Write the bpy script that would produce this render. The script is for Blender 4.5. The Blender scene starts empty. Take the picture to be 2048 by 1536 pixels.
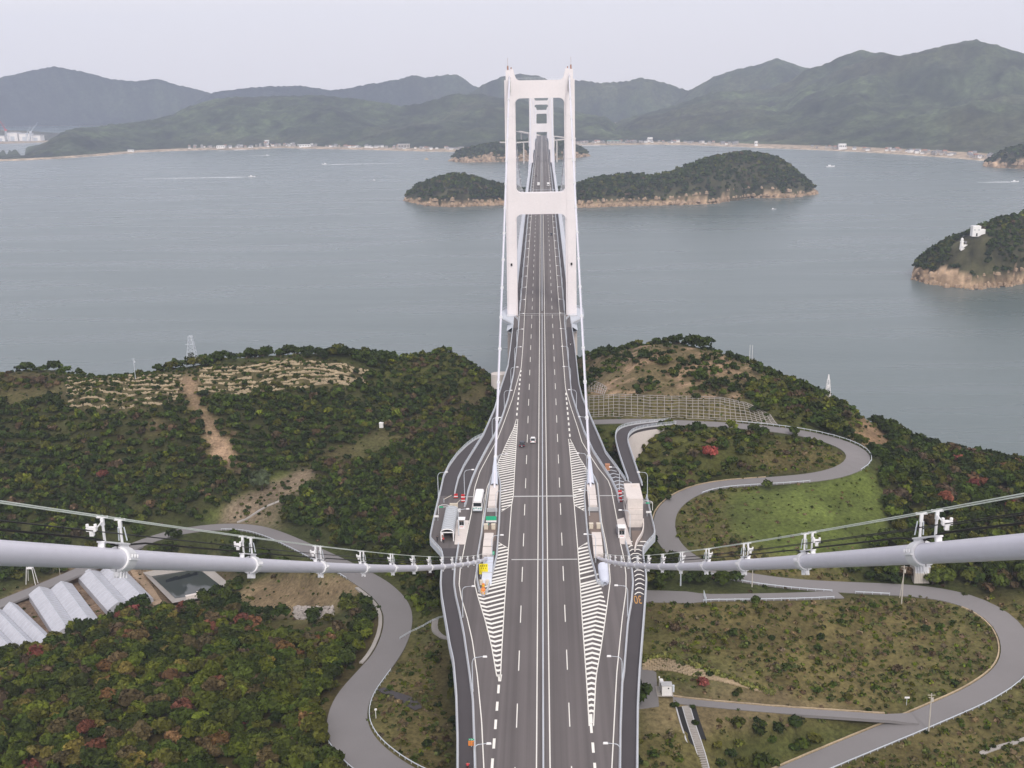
import bpy, math, random
import numpy as np
from mathutils import Vector, Matrix
random.seed(7); rs = np.random.RandomState(11)
SC = bpy.context.scene; COL = SC.collection
R_ = math.radians

# ------------------------------------------------------------------ camera, world, sun, exposure
CAM = np.array([1.006, 0.0, 175.0]); F_PX = 2264.0
PITCH, YAW, ROLL = .254909, -.0300661, -.018538
_f = np.array([math.sin(YAW)*math.cos(PITCH), math.cos(YAW)*math.cos(PITCH), -math.sin(PITCH)])
_r = np.array([math.cos(YAW), -math.sin(YAW), 0.0]); _u = np.cross(_r, _f)
_r, _u = _r*math.cos(ROLL)+_u*math.sin(ROLL), -_r*math.sin(ROLL)+_u*math.cos(ROLL)
cd = bpy.data.cameras.new('camera'); cam = bpy.data.objects.new('camera', cd); COL.objects.link(cam)
cd.sensor_width = 36.0; cd.lens = 36.0*F_PX/2048.0; cd.clip_start = 0.5; cd.clip_end = 60000
cam.matrix_world = Matrix(((_r[0], _u[0], -_f[0], CAM[0]), (_r[1], _u[1], -_f[1], CAM[1]), (_r[2], _u[2], -_f[2], CAM[2]), (0, 0, 0, 1)))
SC.camera = cam
SUN_EL, SUN_AZ = 42.0, 168.0          # azimuth clockwise from the direction of the bridge (+Y)
W = bpy.data.worlds.new('World'); SC.world = W; W.use_nodes = True
nt = W.node_tree; bg = nt.nodes['Background']
sky = nt.nodes.new('ShaderNodeTexSky'); sky.sky_type = 'NISHITA'; sky.sun_disc = False
sky.sun_elevation = R_(SUN_EL); sky.sun_rotation = R_(SUN_AZ); sky.dust_density = 4.0; sky.air_density = 1.0; sky.ozone_density = 1.0
veil = nt.nodes.new('ShaderNodeMix'); veil.data_type = 'RGBA'; veil.inputs[0].default_value = 0.72   # thin even cloud over the whole sky
veil.inputs[7].default_value = (10.95, 10.15, 10.2, 1)
nt.links.new(sky.outputs[0], veil.inputs[6]); nt.links.new(veil.outputs[2], bg.inputs[0]); bg.inputs[1].default_value = 0.1
sd = bpy.data.lights.new('sun', 'SUN'); sd.energy = 1.5; sd.angle = R_(10); sd.color = (1.0, .95, .88)
so = bpy.data.objects.new('sun', sd); COL.objects.link(so)
sdir = Vector((math.sin(R_(SUN_AZ))*math.cos(R_(SUN_EL)), math.cos(R_(SUN_AZ))*math.cos(R_(SUN_EL)), math.sin(R_(SUN_EL))))
so.rotation_euler = sdir.to_track_quat('Z', 'Y').to_euler(); so.location = sdir*900
SC.view_settings.view_transform = 'Standard'; SC.view_settings.look = 'None'; SC.view_settings.gamma = 1
SC.view_settings.exposure = 0.30; SC.view_settings.use_curve_mapping = False
SC.render.engine = 'CYCLES'; SC.cycles.use_denoising = True; SC.cycles.denoiser = 'OPENIMAGEDENOISE'; SC.cycles.denoising_input_passes = 'RGB_ALBEDO_NORMAL'; SC.cycles.denoising_prefilter = 'ACCURATE'; SC.cycles.use_adaptive_sampling = False; SC.cycles.volume_bounces = 1; SC.cycles.max_bounces = 6

# ------------------------------------------------------------------ survey helpers
def ray(px, py): return _f+_r*((px-1024)/F_PX)+_u*((768-py)/F_PX)
def G(px, py, z):
    d = ray(px, py); t = (z-CAM[2])/d[2]; return np.array([CAM[0]+d[0]*t, d[1]*t, z])
def A(px, py, Y):
    d = ray(px, py); t = Y/d[1]; return np.array([CAM[0]+d[0]*t, Y, CAM[2]+d[2]*t])
def project(P):
    d = np.asarray(P, float)-CAM; z = d@_f; z = np.where(np.abs(z) < 1e-6, 1e-6, z)
    return 1024+F_PX*(d@_r)/z, 768-F_PX*(d@_u)/z, z
_zy = np.array([-300, 171, 533, 700, 900, 1100, 1300, 1553, 1798, 2300, 2758, 3200.]); _zz = np.array([51.6, 62.3, 70.5, 73.87, 77.0, 78.7, 79.2, 78.5, 77, 72, 66, 60])
def zd(y): return np.interp(y, _zy, _zz)
def D(px, py, dz=0.0):
    z = 65.0
    for _ in range(25):
        p = G(px, py, z+dz); z = float(zd(p[1]))
    return np.array([p[0], p[1], z+dz])
def DL(pts): return np.array([D(*p) for p in pts])
def xat(line, y):
    o = np.argsort(line[:, 1]); return np.interp(y, line[o, 1], line[o, 0])

# ------------------------------------------------------------------ noise
def _h(ix, iy, s):
    n = (ix.astype(np.int64)*374761393+iy.astype(np.int64)*668265263+s*974634721) & 0xffffffff
    n = ((n ^ (n >> 13))*1274126177) & 0xffffffff
    return ((n ^ (n >> 16)) & 0xffff)/65535.0
def vnoise(x, y, s=0):
    x = np.asarray(x, float); y = np.asarray(y, float); ix = np.floor(x); iy = np.floor(y); fx = x-ix; fy = y-iy
    fx = fx*fx*(3-2*fx); fy = fy*fy*(3-2*fy)
    a = _h(ix, iy, s); b = _h(ix+1, iy, s); c = _h(ix, iy+1, s); d = _h(ix+1, iy+1, s)
    return (a*(1-fx)+b*fx)*(1-fy)+(c*(1-fx)+d*fx)*fy
def fbm(x, y, s=0, o=4):
    v = 0; a = .5
    for k in range(o): v = v+a*vnoise(np.asarray(x)*2**k+13.7*k, np.asarray(y)*2**k+5.1*k, s+k); a *= .5
    return v/(1-.5**o)

# ------------------------------------------------------------------ materials
def _mat(name):
    m = bpy.data.materials.new(name); m.use_nodes = True; return m, m.node_tree, m.node_tree.nodes['Principled BSDF']
def mat(name, col, rough=.6, var=.15, scale=3.0, metal=0.0, bump=0.0, spec=.4, var2=None, scale2=.15):
    m, t, b = _mat(name); b.inputs['Roughness'].default_value = rough; b.inputs['Metallic'].default_value = metal
    b.inputs['Specular IOR Level'].default_value = spec
    g = t.nodes.new('ShaderNodeNewGeometry'); n = t.nodes.new('ShaderNodeTexNoise'); n.inputs['Scale'].default_value = scale; n.inputs['Detail'].default_value = 5
    t.links.new(g.outputs['Position'], n.inputs['Vector'])
    n2 = t.nodes.new('ShaderNodeTexNoise'); n2.inputs['Scale'].default_value = scale2; n2.inputs['Detail'].default_value = 3
    t.links.new(g.outputs['Position'], n2.inputs['Vector'])
    ad = t.nodes.new('ShaderNodeMath'); ad.operation = 'ADD'; t.links.new(n.outputs[0], ad.inputs[0]); t.links.new(n2.outputs[0], ad.inputs[1])
    mr = t.nodes.new('ShaderNodeMapRange'); mr.inputs[1].default_value = .6; mr.inputs[2].default_value = 1.4
    mr.inputs[3].default_value = 1-var; mr.inputs[4].default_value = 1+var; t.links.new(ad.outputs[0], mr.inputs[0])
    mu = t.nodes.new('ShaderNodeVectorMath'); mu.operation = 'SCALE'; mu.inputs[0].default_value = col[:3]
    t.links.new(mr.outputs[0], mu.inputs['Scale']); t.links.new(mu.outputs[0], b.inputs['Base Color'])
    if bump:
        bp = t.nodes.new('ShaderNodeBump'); bp.inputs['Strength'].default_value = bump; bp.inputs['Distance'].default_value = .1
        t.links.new(n.outputs[0], bp.inputs['Height']); t.links.new(bp.outputs[0], b.inputs['Normal'])
    return m
def attr_mat(name, rough=.9, scale=1.5, var=.35, trans=0.0, obj_col=False):
    """base colour from the mesh attribute 'col' (or the object's own colour) with fine grain"""
    m, t, b = _mat(name); b.inputs['Roughness'].default_value = rough; b.inputs['Specular IOR Level'].default_value = .15
    at = t.nodes.new('ShaderNodeAttribute'); at.attribute_name = 'col'; src = at.outputs['Color']
    if obj_col:
        oi = t.nodes.new('ShaderNodeObjectInfo'); mx = t.nodes.new('ShaderNodeVectorMath'); mx.operation = 'MULTIPLY'
        t.links.new(oi.outputs['Color'], mx.inputs[0]); t.links.new(at.outputs['Color'], mx.inputs[1]); src = mx.outputs[0]
    g = t.nodes.new('ShaderNodeNewGeometry'); n = t.nodes.new('ShaderNodeTexNoise'); n.inputs['Scale'].default_value = scale; n.inputs['Detail'].default_value = 6
    n.inputs['Roughness'].default_value = .7
    t.links.new(g.outputs['Position'], n.inputs['Vector'])
    mr = t.nodes.new('ShaderNodeMapRange'); mr.inputs[1].default_value = .3; mr.inputs[2].default_value = .7; mr.inputs[3].default_value = 1-var; mr.inputs[4].default_value = 1+var
    t.links.new(n.outputs[0], mr.inputs[0])
    mu = t.nodes.new('ShaderNodeVectorMath'); mu.operation = 'SCALE'; t.links.new(src, mu.inputs[0]); t.links.new(mr.outputs[0], mu.inputs['Scale'])
    t.links.new(mu.outputs[0], b.inputs['Base Color'])
    if trans: b.inputs['Subsurface Weight'].default_value = 0
    return m
def road_mat(name, col, *a, **k):
    # carriageway: grain, long tyre-polished streaks along the lanes and paler patches
    m = mat(name, col, *a, **k); t = m.node_tree; b = t.nodes['Principled BSDF']; src = b.inputs['Base Color'].links[0].from_socket
    g = t.nodes.new('ShaderNodeNewGeometry'); mp = t.nodes.new('ShaderNodeMapping'); mp.inputs['Scale'].default_value = (.75, .006, .02); t.links.new(g.outputs['Position'], mp.inputs['Vector'])
    n = t.nodes.new('ShaderNodeTexNoise'); n.inputs['Scale'].default_value = 1; n.inputs['Detail'].default_value = 4; t.links.new(mp.outputs[0], n.inputs['Vector'])
    mr = t.nodes.new('ShaderNodeMapRange'); mr.inputs[1].default_value = .35; mr.inputs[2].default_value = .65; mr.inputs[3].default_value = .84; mr.inputs[4].default_value = 1.14; t.links.new(n.outputs[0], mr.inputs[0])
    mu = t.nodes.new('ShaderNodeVectorMath'); mu.operation = 'SCALE'; t.links.new(src, mu.inputs[0]); t.links.new(mr.outputs[0], mu.inputs['Scale']); t.links.new(mu.outputs[0], b.inputs['Base Color']); return m
M = dict(
    tower=mat('tower_paint', (.80, .765, .785), .45, .05, 1.2, scale2=.08), cable=mat('cable_paint', (.68, .68, .76), .35, .05, 2.0),
    band=mat('band_paint', (.74, .75, .77), .4, .08, 6), rope=mat('rope_galvanised', (.62, .68, .62), .4, .1, 8), wire=mat('black_wire', (.012, .012, .014), .6, .2, 9),
    asphalt=road_mat('asphalt_worn', (.127, .115, .115), .9, .10, 9, bump=.1, spec=.2, scale2=.06), lane=mat('asphalt_dark', (.072, .066, .071), .9, .09, 8, bump=.1, spec=.2),
    road=mat('local_road_asphalt', (.200, .192, .194), .92, .09, 5, bump=.1, spec=.2, scale2=.07),
    paint=mat('road_paint', (.78, .77, .72), .6, .08, 6), opaint=mat('orange_paint', (.48, .25, .06), .6, .1, 6),
    rail=mat('guardrail_grey', (.55, .60, .66), .45, .10, 7), kerb=mat('concrete_kerb', (.46, .47, .49), .8, .15, 4),
    conc=mat('concrete', (.34, .32, .30), .85, .18, 2.2, bump=.15), pconc=mat('pale_concrete', (.64, .59, .56), .8, .10, 1.6, bump=.1),
    girder=mat('girder_paint', (.50, .54, .60), .5, .07, 1.5), dark=mat('dark_glass', (.02, .025, .03), .12, .1, 2, spec=.6), black=mat('black_rubber', (.015, .015, .015), .8, .2, 6),
    white=mat('white_enamel', (.82, .82, .83), .35, .05, 3), beige=mat('beige_enamel', (.62, .56, .46), .5, .1, 3), red=mat('red_enamel', (.55, .03, .035), .45, .15, 4),
    orange=mat('orange_plastic', (.75, .26, .06), .5, .15, 4), yellow=mat('yellow_sign', (.85, .72, .02), .5, .05, 4), green=mat('green_sign', (.02, .42, .22), .5, .08, 4),
    teal=mat('teal_sign', (.02, .30, .27), .5, .1, 4), navy=mat('dark_blue_paint', (.025, .03, .05), .3, .1, 3), steel=mat('bare_steel', (.52, .53, .52), .4, .1, 5, metal=.3),
    shroud=mat('shroud_blue_grey', (.60, .64, .74), .4, .05, 2), glass=mat('greenhouse_film', (.44, .45, .50), .38, .12, .9, scale2=.25), glass2=mat('shelter_sheet', (.36, .38, .40), .3, .1, 2),
    brown=mat('brown_paving', (.19, .15, .13), .9, .12, 5), dirt=mat('bare_earth', (.30, .22, .15), .95, .3, 1.2, bump=.4), stone=mat('tan_field_stone', (.38, .30, .20), .95, .35, 1.6, bump=.5),
    tstone=mat('pale_terrace_stone', (.42, .34, .23), .95, .35, 1.6, bump=.5), rust=mat('rusty_orange', (.42, .20, .11), .7, .2, 4), shorerock=mat('shore_rock', (.36, .26, .18), .95, .45, .25, bump=.5, scale2=.06), rubble=mat('grey_rubble', (.34, .31, .29), .95, .3, 3, bump=.5), pole=mat('concrete_pole', (.50, .47, .42), .8, .12, 4), bark=mat('bark', (.07, .055, .04), .95, .3, 4),
    roofg=mat('grey_tile_roof', (.20, .20, .22), .7, .25, .6), roofr=mat('rust_tile_roof', (.30, .16, .12), .7, .2, .6), plaster=mat('plaster_wall', (.42, .39, .37), .8, .15, .4),
    whitewall=mat('white_wall', (.86, .85, .84), .6, .05, .8), foam=mat('wake_foam', (.80, .83, .86), .7, .15, .3), skin=mat('skin', (.45, .27, .19), .6, .05, 5), cloth=mat('dark_clothes', (.03, .03, .035), .9, .2, 6),
    redcloth=mat('red_clothes', (.5, .05, .06), .8, .15, 6), pond=None)
FOL = attr_mat('foliage', .85, 2.2, .30); FOLO = attr_mat('foliage_tree', .85, 2.2, .30, obj_col=True); GROUND = attr_mat('ground_cover', .95, .9, .55); FARL = attr_mat('far_forest', .95, .05, .75)

# ------------------------------------------------------------------ mesh helpers
class MB:
    def __init__(s): s.v = []; s.f = []; s.m = []
    def add(s, v, f, m=0):
        o = len(s.v); s.v += [tuple(map(float, p)) for p in v]; s.f += [tuple(i+o for i in q) for q in f]; s.m += [m]*len(f); return s
    def box(s, c, d, rz=0.0, m=0, taper=1.0):
        x, y, z = d[0]/2, d[1]/2, d[2]/2; ca, sa = math.cos(rz), math.sin(rz); v = []
        for k, (i, j) in [(k, ij) for k in (-1, 1) for ij in ((-1, -1), (1, -1), (1, 1), (-1, 1))]:
            t = taper if k > 0 else 1; a, b = i*x*t, j*y*t; v.append((c[0]+a*ca-b*sa, c[1]+a*sa+b*ca, c[2]+k*z))
        return s.add(v, [(3, 2, 1, 0), (4, 5, 6, 7), (0, 1, 5, 4), (1, 2, 6, 5), (2, 3, 7, 6), (3, 0, 4, 7)], m)
    def tube(s, pts, r, n=8, m=0, cap=True, sq=None):
        pts = np.asarray(pts, float); k = len(pts); r = np.broadcast_to(np.asarray(r, float), (k,)); V = []
        for i in range(k):
            t = pts[min(i+1, k-1)]-pts[max(i-1, 0)]; t = t/(np.linalg.norm(t)+1e-9)
            up = np.array([0, 0, 1.]) if abs(t[2]) < .95 else np.array([0, 1., 0]); a = np.cross(t, up); a /= np.linalg.norm(a); b = np.cross(a, t)
            for q in range(n):
                w = 2*math.pi*(q+.5)/n; V.append(pts[i]+r[i]*(a*math.cos(w)+b*math.sin(w)))
        Fc = [(i*n+q, i*n+(q+1) % n, (i+1)*n+(q+1) % n, (i+1)*n+q) for i in range(k-1) for q in range(n)]
        if cap: Fc += [tuple(range(n))[::-1], tuple((k-1)*n+q for q in range(n))]
        return s.add(V, Fc, m)
    def sweep(s, pts, prof, m=0, cap=True):
        """profile (u to the right of travel, w up) swept along pts"""
        pts = np.asarray(pts, float); k = len(pts); n = len(prof); V = []
        for i in range(k):
            t = pts[min(i+1, k-1)]-pts[max(i-1, 0)]; l = math.hypot(t[0], t[1])+1e-9; rx, ry = t[1]/l, -t[0]/l
            for u, w in prof: V.append((pts[i][0]+rx*u, pts[i][1]+ry*u, pts[i][2]+w))
        Fc = [(i*n+q, (i+1)*n+q, (i+1)*n+(q+1) % n, i*n+(q+1) % n) for i in range(k-1) for q in range(n)]
        if cap: Fc += [tuple(range(n)), tuple((k-1)*n+q for q in range(n))[::-1]]
        return s.add(V, Fc, m)
    def prism(s, poly, z0, z1, m=0):
        n = len(poly); z0 = np.broadcast_to(z0, (n,)); z1 = np.broadcast_to(z1, (n,))
        a = sum(poly[i][0]*poly[(i+1) % n][1]-poly[(i+1) % n][0]*poly[i][1] for i in range(n))
        if a < 0: poly = poly[::-1]; z0 = z0[::-1]; z1 = z1[::-1]
        V = [(p[0], p[1], z) for p, z in zip(poly, z0)]+[(p[0], p[1], z) for p, z in zip(poly, z1)]
        return s.add(V, [tuple(range(n))[::-1], tuple(range(n, 2*n))]+[(i, (i+1) % n, n+(i+1) % n, n+i) for i in range(n)], m)
    def prismy(s, poly, y0, y1, m=0):
        """polygon in (x,z) extruded along y"""
        n = len(poly); a = sum(poly[i][0]*poly[(i+1) % n][1]-poly[(i+1) % n][0]*poly[i][1] for i in range(n))
        if a < 0: poly = poly[::-1]
        V = [(p[0], y0, p[1]) for p in poly]+[(p[0], y1, p[1]) for p in poly]
        return s.add(V, [tuple(range(n)), tuple(range(n, 2*n))[::-1]]+[((i+1) % n, i, n+i, n+(i+1) % n) for i in range(n)], m)
    def prismx(s, poly, x0, x1, m=0):
        """polygon in (y,z) extruded along x"""
        n = len(poly); a = sum(poly[i][0]*poly[(i+1) % n][1]-poly[(i+1) % n][0]*poly[i][1] for i in range(n))
        if a < 0: poly = poly[::-1]
        V = [(x0, p[0], p[1]) for p in poly]+[(x1, p[0], p[1]) for p in poly]
        return s.add(V, [tuple(range(n))[::-1], tuple(range(n, 2*n))]+[(i, (i+1) % n, n+(i+1) % n, n+i) for i in range(n)], m)
    def strip(s, a, b, m=0):
        k = len(a); return s.add(list(a)+list(b), [(i, k+i, k+i+1, i+1) for i in range(k-1)], m)
    def mesh(s, name, mats, off=(0, 0, 0), smooth=False):
        me = bpy.data.meshes.new(name); o = np.asarray(off, float)
        me.from_pydata((np.array(s.v)-o).tolist() if len(s.v) else [], [], s.f)
        for q in (mats if isinstance(mats, (list, tuple)) else [mats]): me.materials.append(q)
        me.polygons.foreach_set('material_index', s.m)
        if smooth: me.polygons.foreach_set('use_smooth', [True]*len(me.polygons))
        me.update(); return me
def link(name, data, parent=None, loc=(0, 0, 0)):
    o = bpy.data.objects.new(name, data); COL.objects.link(o); o.location = loc
    if parent is not None: o.parent = parent
    return o
def thing(name, label, cat, loc=(0, 0, 0), rz=0.0, group=None):
    o = link(name, None, None, loc); o.rotation_euler = (0, 0, rz); o.empty_display_size = .5
    return tag(o, label, cat, group)
def tag(o, label, cat, group=None):
    o['label'] = label; o['category'] = cat
    if group: o['group'] = group
    return o
def part(name, mb, mats, root, world=True, smooth=False, kind=None):
    """a child mesh; world=True: the builder's coordinates are world ones (root unrotated)"""
    off = (0, 0, 0)
    if world:
        q = root
        while q is not None: off = np.asarray(off)+np.array(q.location); q = q.parent
    o = link(name, mb.mesh(name, mats, off, smooth), root)
    if kind: o['kind'] = kind
    return o
def single(name, mb, mats, label, cat, base, group=None, smooth=False):
    o = link(name, mb.mesh(name, mats, base, smooth), None, base); return tag(o, label, cat, group)
def struct(name, mb, mats, smooth=False, parent=None):
    o = link(name, mb.mesh(name, mats, (0, 0, 0), smooth), parent)
    if parent is None: o['kind'] = 'structure'
    return o
def dup(o, parent=None, loc=None, rz=None, label=None):
    c = o.copy(); COL.objects.link(c); c.parent = parent
    if loc is not None: c.location = loc
    if rz is not None: c.rotation_euler = (0, 0, rz)
    if label: c['label'] = label
    for ch in list(o.children): dup(ch, c)
    return c
def resamp(P, step):
    P = np.asarray(P, float); d = np.r_[0, np.cumsum(np.linalg.norm(np.diff(P, axis=0), axis=1))]; n = max(2, int(d[-1]/step)+1)
    return np.stack([np.interp(np.linspace(0, d[-1], n), d, P[:, k]) for k in range(3)], 1)
def smooth_line(P, step=3.0, it=3):
    P = np.asarray(P, float)
    for _ in range(it):
        Q = np.empty((2*len(P)-2, 3)); Q[0::2] = P[:-1]*.75+P[1:]*.25; Q[1::2] = P[:-1]*.25+P[1:]*.75; P = np.vstack([P[:1], Q, P[-1:]])
    return resamp(P, step)
def inpoly(px, py, poly):
    r = np.zeros(np.shape(px), bool); n = len(poly)
    for i in range(n):
        x0, y0 = poly[i]; x1, y1 = poly[(i+1) % n]
        if y0 == y1: continue
        r ^= ((y0 > py) != (y1 > py)) & (px < (x1-x0)*(py-y0)/(y1-y0)+x0)
    return r
# ------------------------------------------------------------------ sea
def make_sea():
    m, t, b = _mat('sea_water'); b.inputs['Base Color'].default_value = (.090, .124, .128, 1); b.inputs['Roughness'].default_value = .22
    b.inputs['IOR'].default_value = 1.33; b.inputs['Specular IOR Level'].default_value = .5
    g = t.nodes.new('ShaderNodeNewGeometry'); hs = []
    for sc, st, dist, dx in ((.5, .20, .4, .9), (.14, .12, 1.0, .8)):
        mp = t.nodes.new('ShaderNodeMapping'); mp.inputs['Scale'].default_value = (dx, 1, 1); mp.inputs['Rotation'].default_value = (0, 0, .25)
        t.links.new(g.outputs['Position'], mp.inputs['Vector'])
        n = t.nodes.new('ShaderNodeTexNoise'); n.inputs['Scale'].default_value = sc; n.inputs['Detail'].default_value = 4; t.links.new(mp.outputs[0], n.inputs['Vector'])
        bp = t.nodes.new('ShaderNodeBump'); bp.inputs['Strength'].default_value = st; bp.inputs['Distance'].default_value = dist
        t.links.new(n.outputs[0], bp.inputs['Height'])
        if hs: t.links.new(hs[-1].outputs[0], bp.inputs['Normal'])
        hs.append(bp)
    t.links.new(hs[-1].outputs[0], b.inputs['Normal'])
    # tidal streaks: calm and ruffled bands differ in roughness
    mp = t.nodes.new('ShaderNodeMapping'); mp.inputs['Scale'].default_value = (.003, .018, 1); mp.inputs['Rotation'].default_value = (0, 0, .12); t.links.new(g.outputs['Position'], mp.inputs['Vector'])
    n = t.nodes.new('ShaderNodeTexNoise'); n.inputs['Scale'].default_value = 1; n.inputs['Detail'].default_value = 5; n.inputs['Distortion'].default_value = .8; t.links.new(mp.outputs[0], n.inputs['Vector'])
    mr = t.nodes.new('ShaderNodeMapRange'); mr.inputs[1].default_value = .35; mr.inputs[2].default_value = .68; mr.inputs[3].default_value = .26; mr.inputs[4].default_value = .31
    t.links.new(n.outputs[0], mr.inputs[0]); t.links.new(mr.outputs[0], b.inputs['Roughness'])
    b_ = MB(); n_ = 24; xs = np.linspace(-7000, 7000, n_); ys = np.linspace(-600, 9000, n_)
    b_.add([(x, y, 0) for y in ys for x in xs], [(j*n_+i, j*n_+i+1, (j+1)*n_+i+1, (j+1)*n_+i) for j in range(n_-1) for i in range(n_-1)])
    struct('sea', b_, m)
make_sea()

# ------------------------------------------------------------------ island terrain (the near land): survey points -> thin plate spline
CP = []
def cp(*a):
    for px, py, z in a: CP.append(G(px, py, z))
ROADS = {}
def road_def(name, pts, hw, step=3.0): ROADS[name] = (smooth_line([G(*p) for p in pts], step), hw)
road_def('upper_road', [(1120, 846, 59.5), (1180, 844, 60.5), (1290, 841, 62.5), (1370, 846, 64), (1450, 849, 63), (1560, 859, 62), (1640, 873, 61), (1700, 893, 60), (1722, 915, 59), (1700, 938, 57.5), (1640, 954, 56), (1540, 962, 54.5), (1440, 968, 53.5), (1380, 983, 52.5), (1338, 1012, 51.5), (1326, 1045, 50.5), (1335, 1085, 49.5), (1375, 1120, 48.5), (1440, 1145, 48), (1520, 1160, 47.5), (1600, 1169, 46.5), (1700, 1175, 45.5), (1800, 1179, 44.5), (1890, 1188, 43.5), (1965, 1211, 42.5), (2018, 1250, 41.5), (2038, 1300, 40.5), (2022, 1345, 39.7), (1960, 1388, 38.9), (1880, 1423, 38.2), (1800, 1457, 37.4), (1700, 1498, 36.5), (1600, 1540, 35.5), (1500, 1585, 34.5)], 3.4)
road_def('anchorage_road', [(1255, 1192, 49.5), (1310, 1192, 49), (1400, 1195, 48.5), (1500, 1194, 47.8), (1600, 1192, 46.8), (1680, 1188, 46)], 2.5)
road_def('lower_path', [(1270, 1382, 43.8), (1330, 1398, 43.2), (1420, 1408, 42.2), (1560, 1420, 40.8), (1700, 1429, 39.3), (1770, 1434, 38.6), (1830, 1436, 38.1)], 1.3)
road_def('west_road', [(-220, 1290, 12), (-100, 1250, 13), (0, 1207, 14), (100, 1167, 15.5), (205, 1122, 17.5), (264, 1093, 19.3), (320, 1072, 21), (380, 1059, 22.5), (440, 1053, 24), (500, 1055, 25.5), (545, 1067, 27), (600, 1091, 29), (660, 1120, 31), (715, 1148, 33), (765, 1180, 34.5), (795, 1215, 36), (797, 1255, 37), (778, 1305, 38), (740, 1350, 39), (706, 1392, 40), (692, 1435, 41), (700, 1475, 42), (735, 1515, 42.6), (800, 1560, 43), (900, 1600, 43.2)], 3.9)
cp(*[(x, y, z) for x, y, z in [
 # left ridge and slope
 (0, 752, 52), (100, 742, 54), (150, 755, 54), (270, 750, 55), (330, 744, 57), (390, 735, 60), (450, 735, 60.5), (520, 728, 61), (600, 716, 62), (680, 732, 59), (750, 742, 55), (800, 728, 54), (860, 708, 56), (895, 702, 57), (930, 730, 50), (965, 745, 47),
 (150, 828, 48), (0, 830, 46), (300, 835, 48.5), (450, 800, 51), (600, 790, 51), (740, 780, 49), (880, 770, 48), (940, 790, 45), (500, 850, 45), (700, 850, 44), (850, 850, 43), (930, 850, 43),
 (0, 900, 37), (150, 900, 37), (300, 905, 38), (450, 915, 37), (600, 920, 37), (760, 920, 38), (880, 920, 40), (0, 1000, 27), (150, 1000, 28), (300, 1000, 29), (470, 1000, 29), (570, 1000, 31), (700, 1000, 34), (830, 1000, 38),
 (700, 1075, 32.5), (830, 1075, 37), (0, 1100, 17), (120, 1080, 20), (300, 1040, 24), (850, 1150, 38), (860, 1250, 39), (860, 1350, 40), (840, 1450, 41.5), (890, 1536, 42),
 # greenhouses, pond, field
 (60, 1240, 13), (0, 1290, 12.5), (150, 1200, 13), (230, 1170, 13.5), (-150, 1300, 11), (120, 1260, 13), (270, 1195, 13.8), (330, 1150, 14), (370, 1180, 14), (440, 1160, 15), (340, 1110, 17), (300, 1200, 14), (470, 1190, 18), (560, 1170, 22), (640, 1180, 26), (700, 1185, 30), (600, 1225, 24), (510, 1230, 20), (560, 1110, 25),
 # autumn hill lower left
 (20, 1340, 17), (120, 1300, 19), (230, 1265, 20), (330, 1255, 21), (430, 1255, 22), (520, 1270, 25), (640, 1260, 30), (700, 1290, 34), (680, 1340, 37), (60, 1420, 24), (200, 1380, 28), (340, 1360, 31), (480, 1370, 34), (600, 1400, 37), (0, 1520, 26), (150, 1500, 31), (320, 1480, 35), (480, 1500, 37.5), (620, 1500, 39.5), (200, 1600, 34), (450, 1640, 38), (700, 1640, 41), (0, 1660, 30), (-200, 1560, 24), (-200, 1400, 16),
 # right ridge
 (1160, 715, 60), (1190, 709, 65), (1230, 722, 70), (1290, 713, 76), (1350, 722, 75.5), (1420, 735, 74), (1500, 742, 71.5), (1560, 766, 68), (1640, 794, 62.5), (1690, 815, 56), (1180, 770, 65), (1300, 778, 69), (1420, 782, 69), (1500, 805, 67.5), (1580, 845, 63.5), (1640, 840, 61), (1720, 862, 40), (1745, 872, 18), (1240, 752, 69.5), (1350, 752, 71.8), (1450, 764, 70.3), (1550, 800, 66), (1620, 820, 63),
 (1180, 792, 66.5), (1300, 795, 68.6), (1400, 795, 68.6), (1480, 803, 67.6), (1180, 834, 60.6), (1300, 835, 62.6), (1400, 838, 63.8),
 # inside the hairpins, right
 (1215, 900, 53), (1250, 880, 57), (1280, 890, 59), (1330, 880, 61.3), (1300, 930, 54.5), (1400, 880, 62.2), (1400, 930, 56.5), (1500, 890, 60.5), (1500, 935, 56.5), (1600, 890, 60.3), (1600, 930, 57.2), (1270, 1000, 51), (1240, 1080, 48), (1400, 1040, 51), (1500, 1010, 53), (1500, 1090, 49.6), (1600, 1000, 54.3), (1600, 1080, 50), (1700, 1000, 53), (1700, 1100, 48), (1760, 950, 53.5), (1790, 1020, 49.5), (1800, 1120, 46.3),
 (1860, 945, 45), (1950, 945, 43), (2048, 945, 41), (2150, 945, 40), (1900, 1010, 45.5), (2048, 1020, 44), (1950, 1090, 45.5), (2060, 1120, 44.5), (2150, 1150, 43), (2060, 1200, 43), (2150, 1300, 41), (2100, 1400, 39.3),
 (1360, 1160, 48.2), (1450, 1172, 47.8), (1300, 1230, 48), (1450, 1250, 46.3), (1600, 1260, 44.3), (1750, 1250, 43), (1900, 1260, 41.8), (1980, 1300, 40.3), (1300, 1300, 46.6), (1450, 1320, 44.3), (1600, 1340, 41.8), (1750, 1340, 40), (1900, 1340, 40), (1340, 1345, 44.4), (1500, 1380, 41.8), (1650, 1405, 40), (1760, 1410, 39),
 (1330, 1450, 42), (1300, 1530, 41), (1400, 1500, 40.3), (1480, 1500, 39.2), (1600, 1470, 38), (1700, 1455, 38), (1500, 1560, 37), (1800, 1500, 36.3), (1900, 1470, 37), (2000, 1430, 38), (1850, 1536, 35.4), (2000, 1536, 36), (2150, 1500, 37), (1700, 1600, 34), (1900, 1640, 34), (1320, 1640, 39)]])
def wcp(*a): CP.extend(np.array(p, float) for p in a)
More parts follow.
